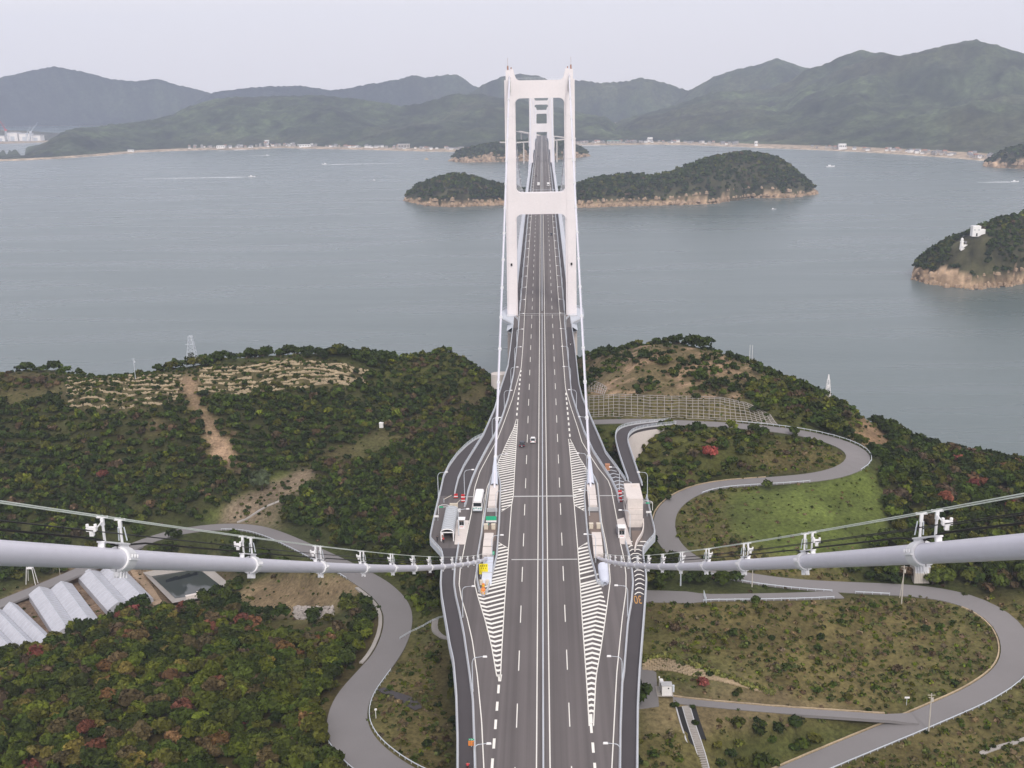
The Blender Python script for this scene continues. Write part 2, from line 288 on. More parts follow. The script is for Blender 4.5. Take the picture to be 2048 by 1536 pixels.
# the far sides fall to the sea; ground under the viaduct and beyond the frame
wcp(*[(x, y, -3) for x, y in [(-330, 575), (-260, 560), (-190, 560), (-120, 575), (-60, 580), (-25, 560), (0, 556), (25, 550), (50, 540), (80, 520), (110, 520), (140, 530), (185, 560), (215, 535), (190, 505), (215, 480), (250, 470), (300, 465), (360, 450), (420, 430)]],
    *[(x, y, -5) for x, y in [(-420, 610), (-200, 630), (0, 620), (120, 600), (230, 580), (330, 540), (430, 500)]],
    (-20, 535, 14), (0, 530, 14), (20, 525, 20), (0, 500, 38), (0, 470, 44), (0, 420, 46), (0, 370, 46), (0, 320, 45), (0, 270, 44), (0, 220, 43), (0, 170, 42), (0, 100, 41), (60, 100, 36), (-60, 110, 42), (-160, 120, 34), (140, 120, 31), (-330, 300, 6), (-420, 330, 2), (-340, 480, 46), (-420, 480, 40), (-400, 200, 8), (250, 200, 36), (300, 300, 40), (320, 400, 34), (420, 350, 30), (400, 220, 30), (0, 30, 40), (200, 40, 24), (-200, 40, 34), (-420, 60, 6))
for nm, (P, hw) in ROADS.items():
    CP.extend(list(P[::5]))
CPA = np.array(CP)
def tps_fit(P, lam=6e-4):
    X = P[:, :2]/200.0; n = len(X); d2 = ((X[:, None]-X[None])**2).sum(-1); K = .5*d2*np.log(d2+1e-12)
    Pm = np.c_[np.ones(n), X]; Am = np.block([[K+lam*np.eye(n), Pm], [Pm.T, np.zeros((3, 3))]])
    w = np.linalg.solve(Am, np.r_[P[:, 2], 0, 0, 0]); return X, w
_tx, _tw = tps_fit(CPA)
def tps(x, y):
    sh = np.shape(x); q = np.stack([np.ravel(x), np.ravel(y)], 1)/200.0; out = np.empty(len(q))
    for i in range(0, len(q), 8000):
        d2 = ((q[i:i+8000, None]-_tx[None])**2).sum(-1); n = len(_tx)
        out[i:i+8000] = (.5*d2*np.log(d2+1e-12))@_tw[:n]+_tw[n]+q[i:i+8000]@_tw[n+1:]
    return out.reshape(sh)
GX = np.arange(-420, 420.1, 2.5); GY = np.arange(40, 630.1, 2.5); gx, gy = np.meshgrid(GX, GY)
gz = tps(gx, gy)+(fbm(gx/18, gy/18, 3)-.5)*2.0+(fbm(gx/5, gy/5, 8, 2)-.5)*.7
gz = np.clip(gz, -6, 82)
def carve(P, hw, drop=.18, reach=9.0):
    global gz
    best = np.full(gx.shape, 1e9); hz = np.zeros(gx.shape)
    for i in range(len(P)-1):
        a, b = P[i], P[i+1]; x0, x1 = min(a[0], b[0])-hw-reach, max(a[0], b[0])+hw+reach; y0, y1 = min(a[1], b[1])-hw-reach, max(a[1], b[1])+hw+reach
        i0, i1 = np.searchsorted(GX, [x0, x1]); j0, j1 = np.searchsorted(GY, [y0, y1])
        if i1 <= i0 or j1 <= j0: continue
        sx, sy = gx[j0:j1, i0:i1], gy[j0:j1, i0:i1]; d = b-a; t = np.clip(((sx-a[0])*d[0]+(sy-a[1])*d[1])/(d[0]**2+d[1]**2+1e-9), 0, 1)
        dist = np.hypot(sx-a[0]-t*d[0], sy-a[1]-t*d[1]); z = a[2]+t*d[2]; bb = best[j0:j1, i0:i1]; k = dist < bb
        bb[k] = dist[k]; hz[j0:j1, i0:i1][k] = z[k]
    w = np.clip((hw+2.6+reach-best-2.6)/reach, 0, 1); w = np.where(best < hw+2.6, 1, w*w*(3-2*w)); w = np.where(best < 1e8, w, 0)
    gz = gz*(1-w)+(hz-drop)*w
def pad(poly, z, reach=5.0):
    """level a yard given by world xy polygon"""
    global gz
    c = np.array(poly); ins = inpoly(gx, gy, poly); best = np.full(gx.shape, 1e9)
    for i in range(len(c)):
        a, b = c[i], c[(i+1) % len(c)]; d = b-a; t = np.clip(((gx-a[0])*d[0]+(gy-a[1])*d[1])/(d@d+1e-9), 0, 1); best = np.minimum(best, np.hypot(gx-a[0]-t*d[0], gy-a[1]-t*d[1]))
    w = np.where(ins, 1, np.clip(1-best/reach, 0, 1)); w = np.where(w < 1, w*w*(3-2*w), 1); gz = gz*(1-w)+z*w
ORDER = ['lower_path', 'anchorage_road', 'west_road', 'upper_road']
for nm in ORDER: carve(*ROADS[nm])
GH_POLY = [tuple(G(*p)[:2]) for p in [(-60, 1330, 13), (-40, 1225, 13), (60, 1172, 13), (190, 1120, 13), (255, 1130, 13), (300, 1195, 13), (280, 1215, 13), (90, 1290, 13)]]
pad(GH_POLY, 13.0, 6)
PARK = [tuple(G(*p)[:2]) for p in [(1265, 1330, 43.8), (1312, 1338, 43.8), (1318, 1412, 43.8), (1265, 1418, 43.8)]]
pad(PARK, 43.6, 4)
def hz_at(x, y):
    fx = np.clip((np.asarray(x, float)-GX[0])/2.5, 0, len(GX)-1.001); fy = np.clip((np.asarray(y, float)-GY[0])/2.5, 0, len(GY)-1.001)
    i = fx.astype(int); j = fy.astype(int); fx = fx-i; fy = fy-j
    return (gz[j, i]*(1-fx)+gz[j, i+1]*fx)*(1-fy)+(gz[j+1, i]*(1-fx)+gz[j+1, i+1]*fx)*fy

# land use, surveyed as outlines
ZONES = [
 ('dirt', [(360, 752), (392, 756), (400, 800), (430, 850), (458, 880), (478, 930), (462, 938), (425, 918), (412, 860), (388, 815), (370, 790)]),
 ('dirt', [(300, 838), (325, 842), (322, 862), (304, 858)]),
 ('orchard', [(438, 1048), (446, 1012), (500, 985), (585, 946), (640, 932), (632, 945), (600, 985), (566, 1010), (562, 1062), (500, 1050)]),
 ('terrace', [(125, 752), (270, 748), (390, 738), (600, 712), (700, 728), (745, 745), (735, 775), (640, 775), (560, 775), (480, 795), (390, 790), (360, 805), (250, 830), (140, 825), (120, 790)]),
 ('brush', [(-150, 740), (125, 745), (120, 800), (60, 815), (-150, 815)]),
 ('brush', [(640, 905), (720, 880), (860, 820), (980, 760), (985, 790), (930, 850), (850, 880), (760, 910), (690, 940), (640, 940)]),
 ('scrub', [(850, 700), (905, 700), (985, 745), (990, 790), (880, 770), (820, 775), (760, 775), (740, 745)]),
 ('forest', [(-300, 810), (125, 820), (250, 832), (370, 800), (480, 795), (560, 775), (740, 778), (985, 780), (985, 860), (890, 930), (868, 1010), (865, 1100), (840, 1105), (720, 1085), (640, 1060), (580, 1030), (600, 985), (640, 945), (560, 940), (480, 985), (445, 1012), (400, 1030), (270, 1050), (210, 1060), (150, 1085), (60, 1120), (-300, 1180)]),
 ('grass', [(400, 1035), (450, 1005), (560, 935), (640, 900), (640, 945), (500, 985), (446, 1015), (440, 1050)]),
 ('pondyard', [(280, 1130), (420, 1110), (480, 1165), (430, 1180), (395, 1215), (330, 1225), (285, 1210)]),
 ('field', [(470, 1185), (520, 1160), (600, 1140), (700, 1152), (750, 1188), (700, 1210), (640, 1240), (560, 1235), (490, 1225)]),
 ('yard', [(-60, 1330), (-40, 1225), (60, 1172), (190, 1120), (275, 1120), (310, 1200), (280, 1218), (90, 1300)]),
 ('autumn', [(-300, 1345), (0, 1330), (100, 1280), (230, 1235), (330, 1225), (440, 1225), (520, 1245), (640, 1250), (700, 1240), (755, 1215), (775, 1240), (768, 1300), (720, 1360), (690, 1400), (670, 1440), (676, 1490), (700, 1560), (700, 1700), (-300, 1700)]),
 ('dry', [(810, 1260), (905, 1210), (915, 1700), (850, 1700), (730, 1490), (730, 1430), (760, 1370)]),
 ('scrub', [(760, 1140), (885, 1110), (905, 1210), (830, 1260), (825, 1220), (790, 1180)]),
 ('gridslope', [(1170, 792), (1300, 792), (1480, 797), (1560, 850), (1400, 842), (1170, 838)]),
 ('scrub', [(1478, 800), (1500, 768), (1560, 752), (1640, 775), (1705, 800), (1725, 862), (1650, 850), (1560, 856)]),
 ('ridge', [(1140, 690), (1290, 680), (1500, 715), (1640, 778), (1700, 800), (1650, 850), (1560, 855), (1480, 800), (1300, 790), (1170, 790)]),
 ('cliff', [(1690, 800), (1760, 860), (1790, 900), (1745, 905), (1700, 870)]),
 ('dry', [(1545, 884), (1640, 893), (1700, 916), (1640, 942), (1540, 948), (1505, 915)]),
 ('scrub', [(1190, 850), (1290, 855), (1450, 856), (1640, 885), (1690, 915), (1630, 942), (1450, 955), (1330, 1000), (1310, 1010), (1200, 960)]),
 ('grass', [(1455, 985), (1640, 965), (1740, 935), (1775, 1000), (1780, 1085), (1700, 1135), (1560, 1120), (1450, 1060)]),
 ('dry', [(1340, 1020), (1400, 985), (1500, 975), (1500, 1000), (1570, 1100), (1700, 1130), (1700, 1168), (1500, 1150), (1380, 1110)]),
 ('forest2', [(1745, 930), (1860, 905), (2300, 880), (2300, 1190), (2050, 1190), (1990, 1195), (1900, 1165), (1800, 1160), (1760, 1100), (1775, 1000)]),
 ('lawn', [(1280, 1400), (1450, 1340), (1600, 1400), (1780, 1425), (1560, 1432), (1480, 1460), (1280, 1465)]),
 ('bushes', [(1440, 1480), (1530, 1450), (1680, 1440), (1790, 1445), (1700, 1480), (1600, 1525), (1430, 1560)]),
 ('dry', [(1270, 1200), (2030, 1200), (2030, 1330), (1830, 1430), (1780, 1425), (1600, 1400), (1270, 1340)]),
 ('dry', [(1270, 1440), (1440, 1460), (1420, 1700), (1270, 1700)]),
 ('dry', [(1600, 1560), (1800, 1470), (2300, 1350), (2300, 1700), (1500, 1700)]),
]
def zone_of(x, y, z):
    px, py, dep = project(np.stack([x, y, z], -1)); out = np.full(np.shape(x), '', dtype=object)
    for nm, poly in ZONES[::-1]:
        k = inpoly(px, py, poly) & (dep > 0); out[k] = nm
    out[(out == '') & (px > 1270) & (px < 2300) & (py > 1195) & (dep > 0)] = 'dry'; out[out == ''] = 'wild'; return out
zones = zone_of(gx, gy, gz)
# what lies behind a ridge, out of sight, is wood going down to the sea
GC = dict(forest=(.055, .058, .028), forest2=(.055, .055, .028), wild=(.05, .06, .025), autumn=(.075, .06, .03), dirt=(.40, .29, .20), orchard=(.22, .18, .13), terrace=(.105, .098, .05), brush=(.10, .085, .05), scrub=(.085, .09, .035), grass=(.105, .135, .042), dry=(.132, .110, .058), pondyard=(.22, .17, .12), field=(.21, .165, .10), yard=(.20, .15, .11), gridslope=(.11, .095, .05), ridge=(.13, .11, .06), cliff=(.24, .165, .10), lawn=(.20, .165, .09), bushes=(.07, .08, .03))
def terrain_colour():
    c = np.zeros(gx.shape+(3,))
    for k, v in GC.items(): c[zones == k] = v
    for _ in range(2):   # soft borders between the land uses
        p = np.pad(c, ((1, 1), (1, 1), (0, 0)), 'edge'); c = (p[1:-1, 1:-1]*2+p[:-2, 1:-1]+p[2:, 1:-1]+p[1:-1, :-2]+p[1:-1, 2:])/6
    n = fbm(gx/9, gy/9, 21); n2 = fbm(gx/30, gy/30, 31); n3 = fbm(gx/3.5, gy/3.5, 41, 2)
    c *= (.55+.9*n)[..., None]*(.7+.6*n3)[..., None]
    gr = np.clip((n2-.5)*4+.2, 0, 1)[..., None]*np.isin(zones, ['dry', 'field', 'lawn', 'brush', 'orchard', 'grass'])[..., None]
    c = c*(1-.55*gr)+np.array([.085, .10, .04])*.55*gr
    k = (zones == 'ridge'); rk = np.clip((fbm(gx/7, gy/5, 55)-.56)*9, 0, 1)*k; c = c*(1-rk[..., None])+np.array([.34, .25, .17])*rk[..., None]*(.7+.6*n3)[..., None]
    k = gz < 6; c[k] = np.array([.36, .25, .16])*(.6+.8*n3[k])[:, None]
    k = gz < .6; c[k] *= .5
    return c
def grid_mesh(name, X, Y, Z, C=None, mats=None, smooth=True):
    nj, ni = X.shape; v = np.stack([X, Y, Z], -1).reshape(-1, 3); idx = np.arange(nj*ni).reshape(nj, ni)
    f = np.stack([idx[:-1, :-1], idx[:-1, 1:], idx[1:, 1:], idx[1:, :-1]], -1).reshape(-1, 4)
    return soup(name, v, f, C.reshape(-1, 3) if C is not None else None, mats, smooth)
def soup(name, v, f, C=None, mats=None, smooth=False):
    """mesh from numpy arrays; f (n,4); C per-vertex colour"""
    me = bpy.data.meshes.new(name); n = len(f); k = f.shape[1]
    me.vertices.add(len(v)); me.vertices.foreach_set('co', np.asarray(v, np.float32).ravel())
    me.loops.add(n*k); me.loops.foreach_set('vertex_index', f.astype(np.int32).ravel())
    me.polygons.add(n); me.polygons.foreach_set('loop_start', np.arange(0, n*k, k, dtype=np.int32))
    if C is not None:
        a = me.color_attributes.new('col', 'FLOAT_COLOR', 'POINT'); a.data.foreach_set('color', np.c_[C, np.ones(len(v))].astype(np.float32).ravel())
    if mats is not None: me.materials.append(mats)
    me.polygons.foreach_set('use_smooth', np.full(n, smooth)); me.update(calc_edges=True); me.validate(); return me
GCOL = terrain_colour()*np.where(np.isin(zones, ['dirt', 'terrace', 'field', 'orchard', 'cliff', 'yard', 'pondyard', 'ridge', 'lawn'])[..., None], np.array([.84, .80, .76]), np.array([.82, .82, .62]))
o = link('island_ground', grid_mesh('island_ground', gx, gy, gz, GCOL, GROUND)); o['kind'] = 'structure'

# ------------------------------------------------------------------ local roads on the island
def ribbon(name, P, hw, m, skirt=.7, parent=None, hw2=None):
    P = np.asarray(P); t = np.gradient(P[:, :2], axis=0); t /= np.linalg.norm(t, axis=1)[:, None]+1e-9; nrm = np.stack([t[:, 1], -t[:, 0]], 1)
    hw = np.broadcast_to(hw, (len(P),))[:, None]
    L = np.c_[P[:, :2]-nrm*hw, P[:, 2]]; Rr = np.c_[P[:, :2]+nrm*hw, P[:, 2]]; b = MB()
    b.strip(Rr, L)
    if skirt: d = np.array([0, 0, skirt]); b.strip(L, L-d); b.strip(Rr-d, Rr)
    return struct(name, b, m, parent=parent), L, Rr
EDGE = {}
for nm in ORDER:
    P, hw = ROADS[nm]; P = P+np.array([0, 0, .02 if nm != 'lower_path' else -.03]); 
    w = np.full(len(P), hw)
    if nm == 'anchorage_road': w = np.interp(np.linspace(0, 1, len(P)), [0, .28, .36, 1], [3.6, 3.4, 2.0, 2.2]); P = P-np.array([0, 0, .03])
    if nm == 'west_road': w = np.interp(np.linspace(0, 1, len(P)), [0, .45, .62, .78, .9, 1], [2.8, 3.3, 4.2, 3.6, 4.6, 4.4])
    if nm == 'upper_road': w = np.interp(np.linspace(0, 1, len(P)), [0, .2, .3, .4, .62, .72, .8, 1], [2.7, 3.1, 4.0, 3.1, 3.3, 4.0, 3.4, 3.1])
    if nm == 'lower_path': w = np.interp(np.linspace(0, 1, len(P)), [0, .1, .9, 1], [1.6, 1.3, 1.3, 2.2])
    ro, Lq, Rq = ribbon(nm, P, w, M['road']); EDGE[nm] = (P, Lq, Rq)
b = MB(); b.prism(PARK, 43.1, 43.74); struct('parking_yard', b, M['road'])
pp = smooth_line([G(762, 1380, 39.2)]+[G(x, y, 40) for x, y in [(785, 1392), (812, 1408), (838, 1430)]], 2); pp[:, 2] = hz_at(pp[:, 0], pp[:, 1])+.25
ribbon('west_track', pp, np.interp(np.linspace(0, 1, len(pp)), [0, .5, .8, 1], [.9, 1.2, 1.6, .9]), M['lane'])
pp = smooth_line([G(x, y, 39.5) for x, y in [(872, 1235), (868, 1252), (874, 1268), (888, 1280), (905, 1287)]], 2); pp[:, 2] = hz_at(pp[:, 0], pp[:, 1])+.3
ribbon('garden_path', pp, np.interp(np.linspace(0, 1, len(pp)), [0, .2, 1], [1.0, .9, .55]), M['conc'])
# ------------------------------------------------------------------ far land: each range runs from a shore line up to its crest
def ser(pts, n):
    p = np.array(pts, float); q = np.linspace(p[0, 0], p[-1, 0], n); return q, np.interp(q, p[:, 0], p[:, 1])
def far_range(name, crest, shore, Dc, n, rows, seed, base=(.036, .047, .022), flat=.10, flatz=4.0, back=900, rough=5.0, spur=.30, spread=None):
    """crest: pixels along the skyline seen at distance Dc(px); shore: pixels of the waterline"""
    q, cy = ser(crest, n); sx = np.array(shore, float); sy = np.interp(q, sx[:, 0], sx[:, 1])
    S = np.array([G(a, b, 0.0) for a, b in zip(q, sy)]); Cr = np.array([A(a, b, float(Dc(a) if callable(Dc) else Dc)) for a, b in zip(q, cy)])
    Cr[:, 2] = np.maximum(Cr[:, 2], 1)
    T = np.linspace(-.04, 1, rows); X = S[None, :, 0]+(Cr-S)[None, :, 0]*T[:, None]; Y = S[None, :, 1]+(Cr-S)[None, :, 1]*T[:, None]
    u = np.clip((T-flat)/(1-flat), 0, 1); prof = (u**1.25*.55+.45*(u*u*(3-2*u)))[:, None]
    sp = (fbm(X/420, Y/420, seed, 3)-.5)*2; env = (np.sin(np.pi*np.clip(u, 0, 1))**.8)[:, None]
    Z = Cr[None, :, 2]*prof*(1+spur*2.0*sp*env)+flatz*np.clip(T/.02, -1.5, 1)[:, None]*(1-u)[:, None]
    Z += (fbm(X/90, Y/90, seed+5, 3)-.5)*rough*5*np.minimum(u*3, 1)[:, None]*(env*.8+.05)+(vnoise(X/16, Y/16, seed+9)-.5)*rough*1.3*np.minimum(u*8, 1)[:, None]+(fbm(X/75, Y/75, seed+15, 3)-.5)*rough*2.2*(np.minimum(u*4, 1)[:, None]*(.35+.65*env))
    sight = CAM[2]+(Cr[None, :, 2]-CAM[2])*(np.hypot(X-CAM[0], Y-CAM[1])/np.hypot(Cr[None, :, 0]-CAM[0], Cr[None, :, 1]-CAM[1])); Z = np.where(T[:, None] < .995, np.minimum(Z, sight-rough*.8*(1-T[:, None])-1), Z)   # spurs stay below the crest line
    # the back slope, unseen from here
    Tb = np.linspace(.15, 1, 6); dirv = (Cr-CAM)[:, :2]; dirv /= np.linalg.norm(dirv, axis=1)[:, None]
    Xb = Cr[None, :, 0]+dirv[None, :, 0]*back*Tb[:, None]; Yb = Cr[None, :, 1]+dirv[None, :, 1]*back*Tb[:, None]; Zb = Z[-1][None]*(1-Tb[:, None]**1.5)-3*Tb[:, None]
    X, Y, Z = np.r_[X, Xb], np.r_[Y, Yb], np.r_[Z, Zb]; uu = np.r_[u, np.ones(6)][:, None]
    b = np.array(base); n1 = fbm(X/160, Y/160, seed+2, 4)[..., None]; n2 = fbm(X/45, Y/45, seed+3, 3)[..., None]
    C = b*(.1+1.8*n1)*(.0+2.0*n2); ol = np.clip((fbm(X/230, Y/230, seed+7, 3)-.5)*5, 0, 1)[..., None]; C = C*(1-.4*ol)+np.array([.060, .056, .030])*.4*ol*(.5+n2)
    k = (Z < flatz*1.02) & (np.broadcast_to(uu, Z.shape) < .02); C[k] = np.array([.34, .27, .20])*(.7+.6*n2[k])
    k = (Z < 1.2) & (np.broadcast_to(uu, Z.shape) < .02); C[k] = np.array([.42, .35, .27])
    o = link(name, grid_mesh(name, X, Y, Z, C, FARL)); o['kind'] = 'structure'; return (q, S, Cr)
SHORE_W = [(-260, 330), (40, 321), (110, 318), (200, 312), (280, 305), (350, 302), (420, 300), (490, 300), (560, 296), (640, 298), (700, 299), (780, 301), (850, 303), (920, 304), (1000, 300), (1100, 294), (1150, 291), (1250, 290), (1320, 289)]
SHORE_E = [(1150, 291), (1250, 290), (1300, 289), (1400, 291), (1500, 295), (1600, 299), (1700, 303), (1800, 309), (1900, 316), (1990, 324), (2100, 336), (2300, 350), (2500, 360)]
# farthest first
far_range('distant_mountain', [(-500, 210), (-300, 185), (-150, 175), (-60, 165), (0, 155), (60, 141), (110, 133), (160, 142), (220, 158), (270, 163), (315, 157), (350, 168), (425, 187), (470, 196), (520, 215)], [(-500, 258), (520, 248)], 6900, 260, 46, 3, flat=.0, rough=6, back=1500)
far_range('distant_range', [(380, 210), (430, 184), (500, 175), (600, 171), (660, 181), (700, 176), (740, 168), (790, 160), (830, 149), (850, 155), (880, 150), (915, 149), (948, 172), (975, 178), (1010, 190), (1060, 215)], [(380, 245), (1060, 240)], 6800, 260, 40, 13, flat=.0, rough=6, back=1500)
far_range('distant_range', [(920, 200), (955, 175), (1000, 154), (1040, 147), (1075, 152), (1110, 166), (1150, 160), (1200, 166), (1250, 163), (1285, 155), (1330, 166), (1380, 183), (1430, 205)], [(920, 250), (1430, 245)], 6000, 220, 40, 23, flat=.0, rough=6, back=1500)
far_range('distant_peak', [(1340, 215), (1380, 180), (1430, 152), (1475, 139), (1520, 128), (1555, 117), (1600, 132), (1660, 150), (1720, 190)], [(1340, 255), (1720, 262)], 5600, 180, 40, 33, flat=.0, rough=6, back=1200)
FARW = far_range('west_hills', [(-260, 300), (-60, 318), (20, 318), (45, 312), (70, 297), (130, 262), (165, 255), (200, 252), (300, 240), (345, 228), (370, 215), (430, 198), (490, 193), (560, 192), (650, 190), (700, 197), (770, 205), (800, 212), (850, 205), (900, 190), (950, 187), (1000, 195), (1050, 200), (1100, 214), (1160, 225), (1210, 233), (1250, 262), (1290, 284)], SHORE_W, lambda a: 4500-900*math.exp(-((a-40)/180.0)**2), 420, 64, 43, rough=6, spur=.42)
FARE = far_range('east_mountain', [(1200, 262), (1240, 240), (1300, 225), (1360, 206), (1420, 186), (1480, 182), (1530, 178), (1580, 163), (1610, 140), (1660, 125), (1690, 110), (1720, 100), (1760, 105), (1800, 112), (1830, 105), (1870, 95), (1900, 88), (1950, 80), (2000, 92), (2048, 108), (2150, 130), (2300, 160), (2500, 220)], SHORE_E, 4600, 460, 76, 53, base=(.038, .049, .023), rough=7, spur=.5)
far_range('shipyard_land', [(-500, 268), (-200, 262), (-60, 258), (60, 262), (140, 268), (200, 275)], [(-500, 296), (-200, 292), (0, 288), (110, 284), (200, 286)], 4900, 60, 12, 63, base=(.11, .11, .09), flat=.5, flatz=3, back=300, rough=1)

# ------------------------------------------------------------------ islands in the strait
def leaf_rand(n): return rs.rand(n)
def island(name, prof, front, depth, seed, cliff=5.0, n=150, rows=34, cols=None):
    """prof: skyline of the bare ground in pixels at mid depth; front: waterline pixels"""
    q, fy_ = ser(front, n); S = np.array([G(a, b, 0) for a, b in zip(q, fy_)]); p = np.array(prof, float); cy = np.interp(q, p[:, 0], p[:, 1])
    dirv = (S-CAM)[:, :2]; dirv /= np.linalg.norm(dirv, axis=1)[:, None]
    T = np.linspace(-.06, 1.06, rows); dep = np.interp(q, [q[0], q[0]+.08*(q[-1]-q[0]), q[-1]-.08*(q[-1]-q[0]), q[-1]], [.25, .9, .9, .25])*depth
    X = S[None, :, 0]+dirv[None, :, 0]*dep*T[:, None]; Y = S[None, :, 1]+dirv[None, :, 1]*dep*T[:, None]
    hz = np.array([A(a, c, float(s[1]+.5*d*dv[1]))[2] for a, c, s, d, dv in zip(q, cy, S, dep, dirv)]); hz = np.maximum(hz, .5)
    arch = np.clip(1-np.abs(2*T-1)**2.2, 0, 1)**.75; Z = hz[None]*arch[:, None]*(1+.16*(fbm(X/45, Y/45, seed)-.5)*np.sin(np.pi*np.clip(T, 0, 1))[:, None])
    cl = np.minimum(cliff*(.15+3.0*np.clip(fbm(X/20, Y/20, seed+1)-.25, 0, 1)**1.3), hz[None]*.8); edge = np.clip(np.minimum(T, 1-T)/.05, -1, 1)[:, None]
    Z = np.where(edge > 0, np.maximum(Z, cl*np.clip(edge, 0, 1)), -3)+(fbm(X/6, Y/6, seed+2)-.5)*2.6*(edge > 0)
    Z[:, 0] = Z[:, -1] = -2
    n1 = fbm(X/10, Y/10, seed+3)[..., None]; C = np.array([.06, .058, .03])*(.5+n1)
    rock = (Z < cl*(.75+.9*fbm(X/15, Y/15, seed+8))+.6)[..., None]; C = np.where(rock, np.array([.40, .285, .19])*(.15+1.6*fbm(X/6, Y/7, seed+4)[..., None]), C); C = np.where((Z < .9)[..., None], C*.42, C)
    o = link(name, grid_mesh(name, X, Y, Z, C, FARL, smooth=False)); o['kind'] = 'structure'
    # where its wood stands
    m = (Z > cl*(.15+1.5*fbm(X/12, Y/12, seed+6))+.7) & (edge > 0); return X, Y, Z, m
I1 = island('rocky_island', [(800, 402), (815, 392), (835, 375), (870, 362), (900, 355), (925, 354), (955, 362), (990, 372), (1020, 380), (1060, 387), (1110, 384), (1160, 372), (1200, 360), (1250, 356), (1300, 358), (1340, 350), (1370, 337), (1410, 322), (1450, 313), (1490, 310), (1520, 313), (1550, 322), (1580, 340), (1610, 362), (1630, 380), (1642, 390)],
  [(806, 400), (850, 411), (900, 414), (1000, 410), (1080, 414), (1160, 415), (1260, 412), (1340, 410), (1420, 408), (1500, 396), (1580, 396), (1640, 387)], 170, 71, cliff=6)
I2 = island('small_islet', [(898, 322), (915, 308), (940, 298), (970, 294), (1010, 288), (1060, 284), (1110, 284), (1150, 294), (1183, 312)], [(898, 322), (930, 325), (1000, 324), (1060, 322), (1130, 318), (1183, 312)], 240, 81, cliff=12, n=80, rows=24)
I3 = island('lighthouse_island', [(1815, 560), (1830, 530), (1850, 512), (1880, 492), (1905, 480), (1930, 470), (1960, 455), (2000, 444), (2048, 432), (2120, 425), (2250, 450), (2330, 520)], [(1822, 556), (1850, 566), (1900, 574), (1940, 577), (1990, 574), (2048, 567), (2150, 560), (2250, 552), (2330, 545)], 125, 91, cliff=9, n=130, rows=36)
I4 = island('east_headland', [(1965, 330), (1985, 318), (2005, 305), (2040, 296), (2100, 290), (2200, 285), (2300, 300)], [(1965, 333), (2000, 336), (2048, 338), (2150, 342), (2300, 350)], 190, 95, cliff=16, n=60, rows=24)
# ------------------------------------------------------------------ bridge deck and carriageway
def Z4(l): return DL([(860+x/4.551, 1050+y/4.551) for x, y in l])
L1 = DL([(915.5, 1600), (915.4, 1476), (912.7, 1388), (907, 1322), (899.6, 1289.5), (890.8, 1236.8), (883.5, 1192.8), (881.5, 1166.5), (883, 1142), (886.5, 1117), (884, 1106), (873, 1094), (862, 1082), (860.7, 1075), (861.7, 1068), (867.6, 1039.5), (875.4, 1006), (882, 979), (887, 955.5), (898.8, 932), (914.5, 910.5), (932, 893), (947.7, 881), (965, 872.5)])
LB = DL([(908.6, 995.5), (910.5, 982.8), (916.4, 959.4), (928, 934), (943.8, 908.6), (967, 871), (988.6, 821.6), (1002, 776.7), (1016, 733.8), (1020, 704.5), (1025.7, 655.6)])
LC = DL([(929, 1014), (932, 1008), (936, 984.8), (943.8, 961.3), (955.5, 934), (975, 896.9), (990.6, 869.5), (1003, 840), (1016, 800), (1027, 750), (1033, 700), (1037.4, 652)])
L2 = DL([(950.5, 1600), (950, 1520), (945.7, 1398.9), (939, 1346.6), (928, 1269.7), (919.3, 1225.8), (911.6, 1192.8), (908, 1168.7), (909.4, 1142), (914, 1111.5), (917, 1092)])
LE = DL([(969, 1600), (967.7, 1536), (963.3, 1442.8), (954.5, 1350), (944.6, 1280.7), (934.7, 1236.8), (922.6, 1195), (918.2, 1168.7), (920.4, 1138), (928, 1098), (942.8, 1025.8), (949.6, 975), (959.4, 943.8), (975, 914.5), (994.5, 879.3), (1006, 850), (1024, 800), (1034, 765), (1042.5, 735), (1046, 690), (1048.6, 640)])
R1 = DL([(1251, 962), (1230.7, 933), (1211, 907), (1203.4, 888), (1183.9, 843), (1164.4, 796), (1157.5, 767), (1150.7, 704.5), (1142.9, 647.8)])
RC = DL([(1238, 1005), (1234, 985), (1222.5, 960.7), (1204.6, 933), (1186.7, 905), (1168.3, 864.6), (1154.6, 825.5), (1143, 788.4), (1140, 757), (1133, 685), (1129, 646)])
R2 = DL([(1239.7, 1600), (1239.7, 1536), (1241, 1453.8), (1244.5, 1366), (1247.8, 1346.6), (1255.5, 1247.8), (1263, 1203.8), (1266, 1166.5), (1264, 1142), (1258.8, 1116), (1251, 1085)])
R3 = DL([(1274, 1600), (1274, 1536), (1275.3, 1410), (1278.6, 1344), (1286.3, 1247.8), (1289.6, 1203.8), (1292.5, 1160), (1290.7, 1138), (1287, 1118), (1285.5, 1101), (1297.4, 1086), (1309, 1074), (1308.8, 1060), (1302.3, 1034), (1296.5, 1006), (1292.5, 996)])
RE = DL([(1222.5, 1600), (1223.7, 1536), (1233.5, 1346.6), (1244.5, 1236.8), (1252, 1181.8), (1252, 1149), (1247.8, 1116), (1241, 1087), (1234, 1038.8), (1227.4, 1004.6), (1222.5, 977), (1216, 960.7), (1196.5, 936.3), (1178.6, 908.6), (1164, 884), (1154.6, 853), (1141, 812), (1131, 776.7), (1125, 698.6), (1121.4, 649.8)])
YT = 533.0; YF = 1553.0; Y3 = 1945.0; Y4 = 2545.0; YEND = 2790.0
def xl(y):
    y = np.asarray(y, float); a = xat(L1, y); b = xat(LB, y); ya, yb = L1[-1, 1], LB[:, 1].max()
    return np.where(y < ya, a, np.where(y < yb, b, -13.25))
